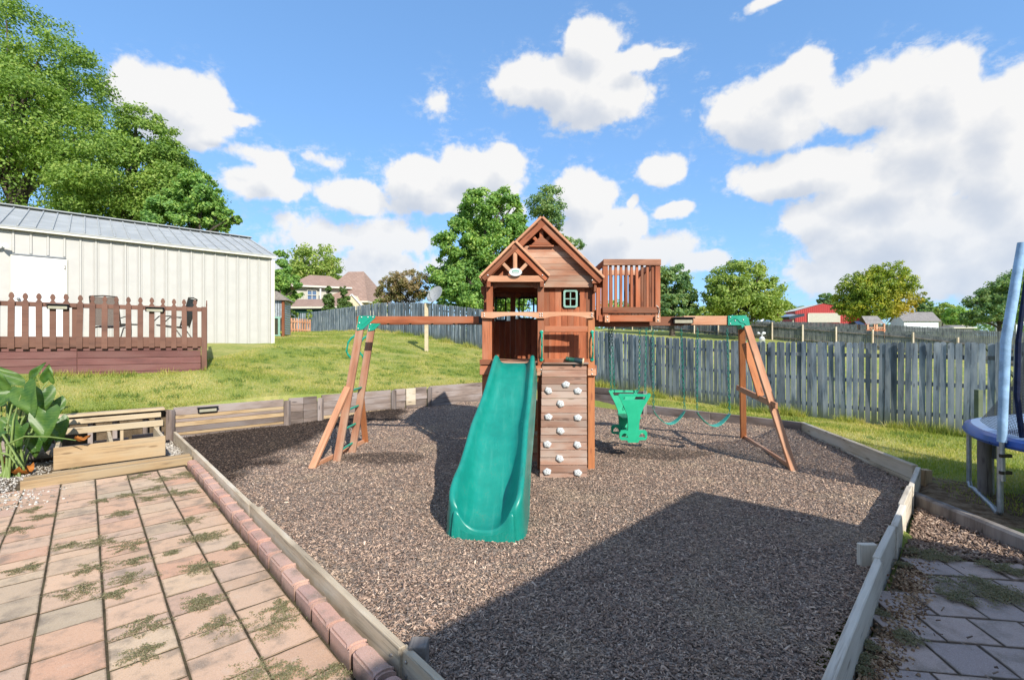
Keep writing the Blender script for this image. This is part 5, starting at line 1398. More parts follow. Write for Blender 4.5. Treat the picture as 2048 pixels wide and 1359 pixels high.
# ---- monkey bars
MY0, MY1 = 6.66, 7.18
for y in (MY0, MY1):
    plank('beam', (-2.20, y, 2.01), (-.43, y, 2.01), .05, .10, CE, ps)
    plank('bracket_plate', (-.47, y - .03, 2.01), (-.42, y - .03, 2.01), .01, .10, MAT['black_plastic'], ps)
for k in range(5):
    x = -1.88 + k * .335; m = MB(); m.tube([(x, MY0 + .02, 1.985), (x, MY1 - .02, 1.985)], .014, 8); m.build('rung', PGR, ps, True)
def foot_z(x, y): a, b = toab(x, y); return float(mulch_z(np.array(a), np.array(b)))
for y in (MY0, MY1):
    f_ = Vector((-2.50 if y == MY0 else -2.46, y, -.06)); t_ = Vector((-2.13, y, 2.06))
    plank('ladder_rail', f_, t_, .10 if False else .045, .105, CW, ps, up=(1, 0, .15))
    m = MB(); g = Vector((t_.x - .0, y - .032, 2.065)); m.prism([(-.04, 0), (.20, 0), (.19, -.03), (.02, -.19), (-.07, -.205)], g, (1, 0, 0), (0, 0, 1), (0, .014, 0)); gu = m.build('gusset', PGR, ps, origin=g)
    m = MB(); m.prism([(.0, -.02), (.14, -.02), (.0, -.13)], g + Vector((0, -.006, -.01)), (1, 0, 0), (0, 0, 1), (0, .008, 0)); m.build('emboss', PGR, gu)
    for dx, dz in ((.0, -.02), (.09, -.02), (.16, -.02), (-.03, -.10), (-.05, -.18)): bolt(g + Vector((dx, -.002, dz)), gu)
    hx = [t_.lerp(f_, q) for q in (.13, .28)]
    p0, p1 = hx[0] + Vector((-.05, 0, 0)), hx[1] + Vector((-.05, 0, 0))
    handle([p0, p0 + Vector((-.045, -.02, -.03)), p0.lerp(p1, .3) + Vector((-.075, -.03, 0)), p0.lerp(p1, .7) + Vector((-.075, -.03, 0)), p1 + Vector((-.04, -.02, .05)), p1], ps, .015)
for q in (.50, .63, .76, .90):
    c = Vector((-2.13, 0, 2.06)).lerp(Vector((-2.48, 0, -.06)), q)
    m = MB(); m.tube([(c.x, MY0, c.z), (c.x, MY1, c.z)], .016, 8); m.build('rung', PGR, ps, True)
plank('brace', (-2.68, 6.20, -.05), (-2.325, MY0 - .03, 1.06), .045, .09, CPL, ps, up=(1, 0, .2))
plank('brace', (-2.45, 7.86, -.05), (-2.33, MY1 + .04, .90), .045, .09, CF, ps, up=(1, 0, .2))
plank('ground_bar', (-2.66, 6.25, .04), (-2.46, 7.82, .05), .04, .06, CPL, ps)

# ---- balcony (crow's nest) on the swing beam
BX0, BX1, BYF, BYB = 1.28, 2.035, 6.50, 7.47
for y in (BYF, BYB):
    plank('railing', (BX0 - .02, y - .03, 2.795), (BX1 + .02, y - .03, 2.795), .03, .085, CW, ps); plank('railing', (BX0 - .03, y - .03, 2.135), (BX1 + .01, y - .03, 2.135), .03, .085, CE, ps)
    for k in range(9):
        x = BX0 + .085 + k * (BX1 - BX0 - .17) / 8
        vpost(x, y, 2.10, 2.78, .036, .03, CE, 'baluster')
    for x in (BX0 + .01, BX1 - .02): vpost(x, y, 2.02, 2.76, .07, .06, CE)
for x in (BX0, BX1):
    for k in range(6): y = BYF + .15 + k * .135; vpost(x, y, 2.10, 2.78, .03, .036, CE, 'baluster') if x == BX1 else None
    plank('railing', (x, BYF, 2.795), (x, BYB, 2.795), .03, .085, CE, ps); plank('railing', (x, BYF, 2.135), (x, BYB, 2.135), .03, .085, CE, ps)
for k in range(8): plank('floor_board', (BX0 + .05 + k * .092, BYF - .02, 2.08), (BX0 + .05 + k * .092, BYB + .02, 2.08), .085, .02, CW, ps)
for y in (BYF + .0, BYB): plank('floor_joist', (BX0 - .08, y, 2.022), (BX1, y, 2.022), .035, .09, CE, ps)
for x in (BX0 + .03, BX1 - .03):
    plank('bracket_plate', (x, BYF - .05, 1.965), (x, BYF - .05, 2.065), .07, .03, CPL, ps, up=(0, 1, 0)); bolt((x, BYF - .068, 1.99), ps); bolt((x, BYF - .068, 2.04), ps)
plank('brace', (1.11, 6.66, 2.46), (1.30, 6.56, 2.52), .04, .09, CE, ps); plank('post', (1.20, 6.52, 2.0), (1.20, 6.52, 2.45), .06, .05, CE, ps, up=(0, 1, 0))
plank('floor_joist', (1.12, BYF + .1, 1.955), (BX1 - .1, BYF + .1, 1.955), .04, .09, CE, ps)
m = MB(); rc = P(1314, 615, BYF - .05); m.tube([rc + Vector((-.01, 0, .03)), rc + Vector((.02, -.01, 0)), rc + Vector((.03, -.01, -.05)), rc + Vector((.015, -.01, -.11)), rc + Vector((-.02, 0, -.12))], .006, 6); tag(m.build('rope_loop', MAT['rope'], None, True), 'small whitish rope loop tied to the balcony corner', 'rope')

# ---- swing beam and A-frame
SY = 7.0
plank('swing_beam', (1.12, SY, 2.005), (2.55, SY, 2.005), .09, .135, CE, ps); plank('swing_beam', (2.552, SY, 2.015), (3.22, SY, 2.015), .09, .135, CPL, ps)
solar_light('black solar light strapped to the swing beam', (P(1362, 642, SY).x, SY - .075, 2.005), 0.0)
top = Vector((3.42, SY, 2.02)); fN, fB = Vector((3.70, 6.12, -.05)), Vector((4.06, 8.22, -.05))
m = MB(); m.prism([(3.20, 2.085), (3.45, 2.09), (3.50, 2.05), (3.53, 1.90), (3.41, 1.885), (3.39, 1.945), (3.20, 1.945)], (0, SY - .07, 0), (1, 0, 0), (0, 0, 1), (0, .14, 0)); bk = m.build('corner_bracket', PGR, ps, origin=top)
m = MB(); m.tube([(3.23, SY - .072, 2.0), (3.28, SY - .074, 2.04), (3.33, SY - .074, 2.03), (3.38, SY - .074, 1.98), (3.43, SY - .074, 1.975), (3.47, SY - .074, 1.93), (3.48, SY - .072, 1.90)], .004, 5); m.build('emboss', MAT['chain_green'], bk)
for x, z in ((3.23, 2.06), (3.23, 1.965), (3.30, 2.01), (3.42, 2.02), (3.46, 1.92)): bolt((x, SY - .072, z), bk)
lt = Vector((3.47, SY, 1.93))
plank('a_frame_leg', lt + Vector((0, -.08, .0)), fN, .045, .095, CPL, ps, up=(1, 0, .1))
plank('a_frame_leg', lt + Vector((0, .08, 0)), fB, .045, .095, CF, ps, up=(1, 0, .1))
q0 = (lt + Vector((0, -.08, 0))).lerp(fN, .555); q1 = (lt + Vector((0, .08, 0))).lerp(fB, .50)
plank('cross_bar', q0 + Vector((-.02, -.14, 0)), q1 + Vector((-.03, .12, 0)), .035, .085, CPL, ps)
plank('brace', lt + Vector((-.0, -.02, -.25)), q0.lerp(q1, .35) + Vector((.0, 0, .03)), .03, .10, CF, ps, up=(1, 0, .1))
plank('ground_bar', fN + Vector((0, .03, .09)), fB + Vector((0, -.03, .09)), .04, .06, CPL, ps)

# ---- swings
def link_mesh():
    m = MB(); pts = [];
    for i in range(12):
        th = 2 * math.pi * i / 12; x, y = .0125 * math.cos(th), .0125 * math.sin(th); pts.append((x, 0, y + math.copysign(.0125, y)))
    m.tube(pts, .0050, 5, 0, True); return m
LK = link_mesh()
def chain(p0, p1, parent, mat='chain_green'):
    m = MB(); p0, p1 = Vector(p0), Vector(p1); d = p1 - p0; n = int(d.length / .042); Rm = d.normalized().to_track_quat('Z', 'Y').to_matrix()
    for i in range(n):
        Q = Rm @ Matrix.Rotation(R(90) * (i % 2) + .3, 3, 'Z'); c = p0 + d * ((i + .5) / n)
        m.add([c + Q @ Vector(v) for v in LK.v], LK.f)
    o = m.build('chain', MAT[mat], parent, True, fix=False); 
    m2 = MB(); m2.tube([p0 + Vector((0, 0, .05)), p0 + Vector((.012, 0, .025)), p0 + Vector((0, 0, .0)), p0 + Vector((-.012, 0, .025))], .005, 6, 0, True); m2.build('hanger', MAT['steel'], o, True)
    return o
def belt_swing(label, xa, xb, za, zb, xa2, xb2):
    t = thing('belt_swing', label, 'swing', ((xa + xb) / 2, SY, .45), 'green belt swings')
    chain((xa, SY, 1.90), (xa2, SY, za), t); chain((xb, SY, 1.90), (xb2, SY, zb), t)
    n = 18; m = MB(); V_ = []
    for i in range(n + 1):
        u = i / n; x = xa2 + (xb2 - xa2) * u; z = za - .03 + (zb - za) * u - .19 * math.sin(math.pi * u) ** .9; w = .035 + .035 * math.sin(math.pi * u)
        for y, dz in ((-w, 0), (w, 0), (w, -.008), (-w, -.008)): V_.append((x, SY + y, z + dz))
    F_ = [(4 * i + j, 4 * i + (j + 1) % 4, 4 * i + 4 + (j + 1) % 4, 4 * i + 4 + j) for i in range(n) for j in range(4)] + [(3, 2, 1, 0), (4 * n, 4 * n + 1, 4 * n + 2, 4 * n + 3)]
    m.add(V_, F_); m.build('seat', MAT['belt_green'], t, True)
    for x, z in ((xa2, za), (xb2, zb)):
        m = MB(); m.tube([(x - .022, SY, z - .04), (x, SY, z + .01), (x + .022, SY, z - .04)], .006, 6, 0, True); m.build('ring', MAT['steel'], t, True)
X = lambda px: (px - 1024) / FPX * SY
belt_swing('green belt swing hanging between the glider and the other belt swing', X(1305), X(1362), .70, .70, X(1307), X(1369))
belt_swing('green belt swing hanging next to the A-frame legs', X(1395), X(1454), .68, .66, X(1394), X(1459))
# two-seat glider
gl = thing('glider_swing', 'light green two-seat plastic glider with foot rests', 'swing', (X(1258), SY, .25))
GM = MAT['glider_green']
def glider_half(yc, sgn, dx, dz):
    cx = X(1258) + dx
    out = [(-.26, .80), (-.235, .82), (.22, .81), (.265, .83), (.285, .80), (.17, .60), (.115, .45), (.10, .30), (.10, .20), (.215, .195), (.24, .16), (.24, .07), (.215, .035), (.11, .03), (.09, -.01), (-.075, -.01), (-.095, .03), (-.20, .035), (-.225, .07), (-.225, .16), (-.20, .195), (-.085, .20), (-.085, .30), (-.10, .45), (-.16, .60)]
    bm = bmesh.new()
    def ring(pts, y): return [bm.verts.new((x, y, z)) for x, z in pts]
    holes = [[(-.165, .72), (.175, .72), (.20, .775), (-.19, .775)], [(.055 + .14 + .055 * math.cos(q) - .04, .075 + .075 * max(0, math.sin(q))) for q in np.linspace(0, math.pi, 9)], [(-.14 + .055 * math.cos(q), .075 + .075 * max(0, math.sin(q))) for q in np.linspace(0, math.pi, 9)]]
    es = []
    for pl in [out] + holes:
        vs_ = ring(pl, 0); es += [bm.edges.new((vs_[i], vs_[(i + 1) % len(vs_)])) for i in range(len(vs_))]
    r = bmesh.ops.triangle_fill(bm, use_beauty=True, use_dissolve=False, edges=es)
    fs = [f for f in bm.faces]
    ex_ = bmesh.ops.extrude_face_region(bm, geom=fs); vv = [g for g in ex_['geom'] if isinstance(g, bmesh.types.BMVert)]
    bmesh.ops.translate(bm, verts=vv, vec=(0, .045, 0)); bmesh.ops.recalc_face_normals(bm, faces=bm.faces)
    me = bpy.data.meshes.new('backrest'); bm.to_mesh(me); bm.free(); me.materials.append(GM)
    return link(bpy.data.objects.new('backrest', me), gl, Matrix.Translation((cx, yc, .25 + dz)) @ Matrix.Rotation(sgn * .10, 4, 'X') @ Matrix.Scale(.86, 4))
glider_half(6.78, 1, 0, 0); glider_half(7.22, -1, -.02, 0.0)
m = MB(); m.prism([(-.10, .0), (.10, .0), (.14, .035), (-.14, .035)], (X(1258), 6.82, .56), (1, 0, 0), (0, 0, 1), (0, .40, 0)); m.build('seat', GM, gl, True)
m = MB(); m.bar((X(1258), 6.82, .36), (X(1258), 7.2, .36), .12, .06); m.build('keel', GM, gl)
for (xt, xb, yb) in ((1222, 1229, 6.86), (1291, 1290, 6.86), (1219, 1222, 7.20), (1281, 1278, 7.20)):
    xx = (xb - 1024) / FPX * yb; chain((X(xt), SY + (.04 if yb > 7 else -.04), 1.90), (xx, yb, .95), gl)

# ================================================================== trampoline
TC = Vector((6.50, 4.07)); TR, TZ = 1.83, .78
tr = thing('trampoline', 'round trampoline with blue padding, foam-covered poles and safety net', 'trampoline', (TC.x, TC.y, -.02))
def TP(th, r, z): return Vector((TC.x + r * math.cos(th), TC.y + r * math.sin(th), z))
n = 72; TH = [2 * math.pi * i / n for i in range(n)]
def annulus(nm, rings, mat):
    m = MB(); V_ = [TP(t, r, z + .008 * math.sin(7 * t + r * 9)) for (r, z) in rings for t in TH]; F_ = [(k * n + i, k * n + (i + 1) % n, (k + 1) * n + (i + 1) % n, (k + 1) * n + i) for k in range(len(rings) - 1) for i in range(n)]
    m.add(V_, F_); return m.build(nm, MAT[mat], tr, True, fix=False)
annulus('pad', [(1.40, TZ + .015), (1.55, TZ + .03), (1.72, TZ + .028), (1.80, TZ + .012)], 'tramp_light')
annulus('pad_skirt', [(1.80, TZ + .013), (1.85, TZ - .01), (1.87, TZ - .06), (1.86, TZ - .085), (1.83, TZ - .09)], 'tramp_blue')
m = MB(); V_ = [TP(t, 1.41, TZ + .008) for t in TH] + [TP(t, .01, TZ - .01) for t in TH]; m.add(V_, [(i, (i + 1) % n, n + (i + 1) % n, n + i) for i in range(n)]); m.build('mat', MAT['tramp_mat'], tr, True)
m = MB(); m.tube([TP(t, TR, TZ - .05) for t in TH], .022, 8, 0, True); m.build('rim', MAT['galvanised'], tr, True)
t2 = math.atan2(4.53 - TC.y, 4.77 - TC.x); t1 = math.atan2(5.51 - TC.y, 5.4 - TC.x)
NPOLE = 4; step = 2 * math.pi / NPOLE
pole_t = [t2 + .06 + k * step for k in range(NPOLE)]
for k in range(NPOLE):
    a0, a1 = (t2, t1) if k == 0 else (t2 + k * step, t1 + k * step)
    p0, p1 = TP(a0, TR, 0), TP(a1, TR, 0); g0, g1 = ground_at(p0.x, p0.y), ground_at(p1.x, p1.y)
    for ang, g in ((a0, g0), (a1, g1)):
        p = TP(ang, TR, 0); m = MB(); m.tube([Vector((p.x, p.y, g + .05)), Vector((p.x, p.y, TZ - .05))], .024, 10); m.build('leg', MAT['galvanised'], tr, True)
    m = MB(); q0, q1 = Vector((p0.x, p0.y, g0 + .06)), Vector((p1.x, p1.y, g1 + .06))
    m.tube([q0, q0.lerp(q1, .06) - Vector((0, 0, .05)), q0.lerp(q1, .2) - Vector((0, 0, .03)), q0.lerp(q1, .8) - Vector((0, 0, .03)), q0.lerp(q1, .94) - Vector((0, 0, .05)), q1], .024, 10); m.build('base_tube', MAT['galvanised'], tr, True)
    pt = pole_t[k]; pb = TP(pt, TR + .05, .38); pm_ = TP(pt, TR + .06, TZ); ptop = TP(pt, TR - .10, 2.60); pmid = TP(pt, TR + .03, 1.7)
    m = MB(); m.tube([pb, pm_, pmid, ptop], .02, 8); m.build('pole', MAT['galvanised'], tr, True)
    m = MB(); m.tube([pm_ + Vector((0, 0, -.03)), pm_.lerp(pmid, .5), pmid, pmid.lerp(ptop, .5), ptop + Vector((0, 0, .03))], [.036, .038, .040, .039, .034], 12); m.build('foam_sleeve', MAT['pole_foam'], tr, True)
    m = MB(); m.tube([TP(pt, TR - .10, TZ + .02), TP(pt, TR - .06, 1.2), TP(pt, TR - .07, 1.7), TP(pt, TR - .16, 2.56)], [.02, .022, .02, .014], 8); m.build('net_hem', MAT['net_hem'], tr, True)
    for dz in (.46, .62):
        m = MB(); q = TP(pt, TR + .03, dz); m.bar(q - Vector((.05, 0, 0)), q + Vector((.05, 0, 0)), .03, .03); m.build('clamp', MAT['black_plastic'], tr)
# net: ruled from the pad's edge up to straight ropes between pole tops
V_, F_, nu, nv = [], [], [], []
NA, NZ = 36, 14
for k in range(NPOLE):
    a0, a1 = pole_t[k], pole_t[(k + 1) % NPOLE] + (2 * math.pi if k == NPOLE - 1 else 0)
    A_, B_ = TP(a0, TR - .13, 2.55), TP(a1, TR - .13, 2.55)
    for i in range(NA + 1):
        u = i / NA; lo = TP(a0 + (a1 - a0) * u, TR - .10, TZ + .02); hi = A_.lerp(B_, u) - Vector((0, 0, .16 * math.sin(math.pi * u)))
        for j in range(NZ + 1):
            v = j / NZ; p = lo.lerp(hi, v); ctr = Vector((TC.x, TC.y, p.z)); p = p.lerp(ctr, .09 * math.sin(math.pi * v) * math.sin(math.pi * u) ** .5)
            V_.append(p); nu.append(k + u); nv.append(v)
    o = k * (NA + 1) * (NZ + 1)
    for i in range(NA):
        for j in range(NZ): q = o + i * (NZ + 1) + j; F_.append((q, q + NZ + 1, q + NZ + 2, q + 1))
nm_ = np_mesh('safety_net', np.array([tuple(v) for v in V_]), np.array(F_), MAT['safety_net'], {'nu': nu, 'nv': nv}, True)
mesh_obj('safety_net', nm_, tr)
m = MB()
for k in range(NPOLE):
    a0, a1 = pole_t[k], pole_t[(k + 1) % NPOLE]; A_, B_ = TP(a0, TR - .13, 2.55), TP(a1, TR - .13, 2.55)
    m.tube([A_.lerp(B_, u) - Vector((0, 0, .16 * math.sin(math.pi * u))) for u in np.linspace(0, 1, 12)], .012, 6)
m.build('net_rope', MAT['tramp_blue'], tr, True)
# utility post with electrical box, under the trampoline's edge
up_ = PG(1969, 992, -.01)
ut = thing('utility_post', 'thick cracked grey wooden post standing under the trampoline edge', 'post', up_)
m = MB(); m.tube([(up_.x, up_.y, -.3), (up_.x + .004, up_.y, .1), (up_.x - .004, up_.y, .4), (up_.x, up_.y, .675)], [.062, .06, .058, .06], 14); m.build('post', MAT['post_grey'], ut, True)
eb = PG(1984, 990, -.01)
el = thing('electrical_box', 'grey electrical box on a white conduit beside the thick post', 'electrical box', eb)
m = MB(); m.tube([(eb.x, eb.y, -.1), (eb.x, eb.y, .40)], .019, 10); m.build('conduit', MAT['conduit'], el, True)
box('box', (eb.x + .02, eb.y - .0, .475), (.10, .08, .14), MAT['grey_box'], el, .3, .008)
# ================================================================== trees
def leaf_mesh(name, lobes, n, size, mat, seed, clump=.20, shell=(.45, 1.0), tint_fn=None, aspect=.55, droop=0.0, gap=0.0):
    g = np.random.default_rng(seed)
    vol = np.array([l[1][0] * l[1][1] * l[1][2] for l in lobes]) ** (2 / 3); share = vol / vol.sum()
    Cs, Ns = [], []
    for (c, r), sh in zip(lobes, share):
        k = int(n * sh); c = np.array(c); r = np.array(r)
        nc = min(max(18, int(38 * (r.mean() / .9))), 210)
        d = g.normal(size=(nc, 3)); d /= np.linalg.norm(d, axis=1)[:, None]
        rad = g.uniform(shell[0], shell[1], nc) ** .6
        cc = c + d * r * rad[:, None]; rc = r.mean() * clump * g.uniform(.55, 1.35, nc)
        wts = rc ** 2; wts /= wts.sum()
        idx = g.choice(nc, k, p=wts)
        off = g.normal(size=(k, 3)); off /= np.linalg.norm(off, axis=1)[:, None]
        off *= (g.uniform(0, 1, k) ** .45)[:, None]
        pos = cc[idx] + off * rc[idx][:, None] * np.array([1.15, 1.15, .75])
        pos += g.normal(size=(k, 3)) * (r.mean() * .035)
        nor = off * .9 + d[idx] * .5 + g.normal(size=(k, 3)) * .75 + np.array([0, 0, .35])
        Cs.append(pos); Ns.append(nor)
    pos = np.concatenate(Cs); nor = np.concatenate(Ns); nor /= np.linalg.norm(nor, axis=1)[:, None]; k = len(pos)
    t = g.normal(size=(k, 3)); t -= nor * (t * nor).sum(1)[:, None]; t /= np.linalg.norm(t, axis=1)[:, None]; b = np.cross(nor, t)
    s = size * g.uniform(.6, 1.35, k)[:, None]
    V_ = np.stack([pos - t * s, pos - b * s * aspect, pos + t * s, pos + b * s * aspect], 1).reshape(-1, 3)
    F_ = np.arange(k * 4).reshape(-1, 4)
    at = {'tint': np.repeat(tint_fn(pos), 4)} if tint_fn else None
    return np_mesh(name, V_, F_, mat, at)
def tree(name, label, Y, pxl, n, size, mat, seed, group=None, base=None, trunk=.25, clump=.20, tint=None, depth=1.0, shell=(.45, 1.0), zbase=None, stems=1, limb=True):
    lobes = []
    for (cx, cy, rx, ry) in pxl:
        c = P(cx, cy, Y); lobes.append(((c.x, c.y + rnd.uniform(-.3, .3) * rx / FPX * Y, c.z), (rx / FPX * Y, rx / FPX * Y * depth, ry / FPX * Y)))
    bx = base if base is not None else sum(l[0] for l in pxl) / len(pxl)
    bp = P(bx, 683, Y); bz = zbase if zbase is not None else ground_at(bp.x, bp.y)
    t = thing(name, label, 'tree', (bp.x, bp.y, bz), group)
    m = MB(); zt = max(l[0][2] for l in lobes)
    g = random.Random(seed)
    for s_ in range(stems):
        ox = (s_ - (stems - 1) / 2) * trunk * 2.2
        p0 = Vector((bp.x + ox * .4, bp.y, bz - .3)); top = Vector((bp.x + ox * 3, bp.y, bz + (zt - bz) * .82))
        pts = [p0.lerp(top, q) + Vector((g.uniform(-.1, .1), g.uniform(-.1, .1), 0)) * (q * 2) for q in (0, .12, .3, .5, .75, 1)]
        m.tube(pts, [trunk * 1.25, trunk, trunk * .85, trunk * .65, trunk * .35, trunk * .12], 10)
        if limb:
            for (c, r) in lobes:
                c = Vector(c)
                for q in range(3):
                    e = c + Vector((g.uniform(-.7, .7) * r[0], g.uniform(-.7, .7) * r[1], g.uniform(-.1, .7) * r[2]))
                    st_ = p0.lerp(top, max(.18, min(.8, (c.z - r[2] * .7 - bz) / (zt - bz))))
                    mid = st_.lerp(e, .5) + Vector((g.uniform(-.2, .2), g.uniform(-.2, .2), .15 * r[2]))
                    m.tube([st_, mid, e], [trunk * .35, trunk * .22, trunk * .06], 6)
    m.build('trunk', MAT['trunk_bark'], t, True, origin=(bp.x, bp.y, bz), fix=False)
    tf = None
    if tint: tf = tint
    me = leaf_mesh('crown', lobes, n, size, MAT[mat], seed, clump, shell, tf)
    mesh_obj('crown', me, t)
    return t
TG = None
tree('oak_tree', 'tallest leafy green tree behind the shed door', 27, [(20, 95, 95, 110), (120, 155, 85, 78), (60, 250, 145, 110), (40, 360, 150, 110), (170, 300, 80, 90), (-70, 220, 110, 200)], 108000, 0.080, 'leaf_oak', 1, base=30, trunk=.45, clump=.19)
tree('oak_tree', 'leafy green tree behind the middle of the shed roof', 25, [(272, 270, 62, 62), (240, 350, 120, 85), (325, 340, 62, 65), (340, 400, 90, 60), (200, 420, 90, 60)], 80000, 0.073, 'leaf_oak', 2, base=255, trunk=.38, clump=.19)
tree('oak_tree', 'lower spreading tree rising over the far end of the shed roof', 24, [(395, 395, 48, 48), (430, 432, 38, 30), (350, 440, 60, 40), (462, 438, 16, 10)], 22100, 0.084, 'leaf_deep', 3, base=390, trunk=.25, clump=.19)
tree('small_tree', 'narrow dark green tree just past the shed corner', 31, [(556, 545, 20, 48), (578, 580, 22, 34), (545, 600, 25, 40)], 11700, 0.101, 'leaf_deep', 4, base=560, trunk=.16)
tree('round_tree', 'round olive green tree behind the brown-roofed house', 58, [(632, 535, 52, 46), (598, 560, 42, 45), (655, 552, 32, 34), (620, 580, 50, 36)], 18200, 0.160, 'leaf_light', 5, base=620, trunk=.3)
tree('crape_myrtle', 'many-stemmed rust and olive shrub tree beside the satellite dish', 33, [(785, 572, 30, 26), (815, 562, 34, 22), (843, 572, 28, 26), (770, 590, 20, 18), (810, 585, 40, 20)], 11050, 0.071, 'leaf_rust', 6, base=808, trunk=.05, stems=6, clump=.22)
tree('large_tree', 'large bright green tree behind the play tower', 32, [(965, 425, 48, 50), (1012, 430, 40, 50), (918, 478, 46, 46), (1000, 500, 68, 62), (905, 545, 50, 46), (950, 560, 70, 56), (900, 590, 40, 30), (1030, 560, 60, 60), (985, 600, 70, 30), (1040, 470, 30, 45)], 78000, 0.105, 'leaf_deep', 7, base=965, trunk=.42, clump=.18)
tree('airy_tree', 'thin airy tree showing sky between its leaves beside the tower roof', 38, [(1092, 405, 36, 34), (1108, 440, 22, 28), (1148, 488, 18, 14), (1125, 480, 16, 12)], 6760, 0.101, 'leaf_blue', 8, base=1112, trunk=.16, clump=.3)
tree('round_tree', 'bushy dark green tree behind the play set balcony', 42, [(1342, 568, 42, 38), (1366, 600, 26, 36), (1322, 598, 36, 38), (1350, 620, 40, 24)], 19500, 0.126, 'leaf_blue', 9, base=1345, trunk=.25)
tree('round_tree', 'broad round green tree behind the A-frame of the swings', 40, [(1482, 566, 56, 50), (1525, 592, 42, 42), (1445, 590, 42, 42), (1490, 610, 72, 36), (1548, 622, 24, 22)], 35100, 0.113, 'leaf_light', 10, base=1485, trunk=.3, clump=.19)
def tn(pos):
    px = 1024 + FPX * pos[:, 0] / pos[:, 1]; h = pos[:, 2]
    return np.clip((px - 1765) / 70, 0, .75) * np.clip((9.5 - h) / 4, 0, 1)
tree('yellowing_tree', 'yellowing green tree in front of the red barn', 66, [(1708, 588, 34, 42), (1740, 575, 40, 40), (1778, 562, 38, 38), (1800, 590, 34, 38), (1745, 612, 60, 28), (1700, 610, 30, 24)], 31200, 0.160, 'leaf_yellow', 11, base=1750, trunk=.3, tint=tn, clump=.19)
tree('dark_tree', 'dark blue-green tree behind the trampoline pole', 58, [(2000, 592, 40, 32), (1972, 605, 30, 22), (2045, 585, 50, 45), (1990, 625, 50, 22), (1948, 635, 22, 16)], 20800, 0.143, 'leaf_blue', 12, base=2000, trunk=.28)
k = 0
for (cx, cy, rx, ry, Y, mt, lb) in [(1885, 622, 26, 16, 95, 'leaf_light', 'light green small tree behind the white shed'), (1922, 632, 24, 18, 88, 'leaf_deep', 'dark bushy small tree left of the gazebo'), (1850, 615, 14, 22, 90, 'leaf_blue', 'thin grey-green tree above the white shed roof'),
                                  (1570, 618, 18, 14, 110, 'leaf_light', 'pale distant tree over the carport'), (1655, 600, 16, 14, 105, 'leaf_blue', 'blue-green distant tree behind the barn roof'), (1605, 628, 22, 16, 120, 'leaf_blue', 'low distant tree behind the barn\'s eave'), (1410, 628, 22, 16, 90, 'leaf_light', 'low distant tree between two round trees'),
                                  (700, 600, 30, 24, 75, 'leaf_deep', 'green shrub tree behind the brown-roofed house'), (1230, 620, 40, 22, 90, 'leaf_deep', 'distant tree seen beneath the balcony floor'), (1290, 615, 34, 22, 95, 'leaf_blue', 'distant blue-green tree seen through the balcony rails')]:
    tree('background_tree', lb, Y, [(cx, cy, rx, ry), (cx - rx * .5, cy + ry * .5, rx * .7, ry * .6), (cx + rx * .5, cy + ry * .4, rx * .7, ry * .6)], 3200, .0024 * Y, mt, 40 + k, group='distant trees', base=cx, trunk=.18, limb=False); k += 1
# columnar cypresses and low shrubs by the house
for i, (cx, lb) in enumerate(((657, 'slim dark columnar cypress before the siding wall'), (687, 'taller slim columnar cypress beside the garage roof'))):
    Y = 37; tree('columnar_cypress', lb, Y, [(cx, 586, 6, 14), (cx, 602, 9, 16), (cx + 1, 615, 11, 14)] if i == 0 else [(cx, 584, 6, 14), (cx, 602, 10, 18), (cx + 2, 615, 14, 14)], 5460, 0.071, 'leaf_cypress', 70 + i, group='columnar cypresses', base=cx, trunk=.08, limb=False, clump=.4)
tree('garden_shrub', 'bright green shrub at the right end of the brown-roofed house', 40, [(760, 608, 15, 12), (775, 614, 14, 9)], 3380, 0.076, 'leaf_light', 75, base=765, trunk=.06, limb=False)
tree('vine_bush', 'leafy vine bush spilling over the corner of the board fence', 34.5, [(573, 634, 8, 12), (618, 632, 5, 16), (585, 628, 14, 6)], 1950, 0.076, 'leaf_light', 76, base=575, trunk=.03, limb=False)
# far wood that reads as one mass
ls = []
for i in range(70):
    px = -400 + i * 46 + rnd.uniform(-15, 15); Y = 190 + rnd.uniform(-20, 30); c = P(px, 655 + rnd.uniform(-6, 10), Y); ls.append(((c.x, c.y, c.z), (36 / FPX * Y, 6, rnd.uniform(10, 17) / FPX * Y)))
o = mesh_obj('woods', leaf_mesh('distant_woods', ls, 26000, .65, MAT['leaf_blue'], 99)); tag(o, 'far wooded skyline beyond the neighbouring yards', 'woods', kind='stuff')

# ================================================================== neighbouring buildings
def hip_roof(nm, c, hx, hy, ez, rz, ridge, rot, mat, parent, ov=.35):
    m = MB(); Rm = Matrix.Rotation(rot, 3, 'Z'); c = Vector(c)
    def q(x, y, z): v = Rm @ Vector((x, y, 0)); return Vector((c.x + v.x, c.y + v.y, z))
    X_, Y_ = hx + ov, hy + ov
    V_ = [q(-X_, -Y_, ez), q(X_, -Y_, ez), q(X_, Y_, ez), q(-X_, Y_, ez), q(-ridge, 0, rz), q(ridge, 0, rz)]
    m.add(V_, [(0, 1, 5, 4), (1, 2, 5), (2, 3, 4, 5), (3, 0, 4), (3, 2, 1, 0)]); o = m.build(nm, MAT[mat], parent, origin=(c.x, c.y, ez))
    m = MB(); 
    for i in range(4): m.bar(V_[i] + Vector((0, 0, -.06)), V_[(i + 1) % 4] + Vector((0, 0, -.06)), .05, .16)
    m.build('fascia', MAT['trim_cream'], o); return o
def block(nm, c, hx, hy, z0, z1, rot, mat, parent):
    m = MB(); m.box((0, 0, 0), (2 * hx, 2 * hy, z1 - z0)); return m.build(nm, MAT[mat], parent, Mw=Matrix.Translation((c[0], c[1], (z0 + z1) / 2)) @ Matrix.Rotation(rot, 4, 'Z'))
HY = 48
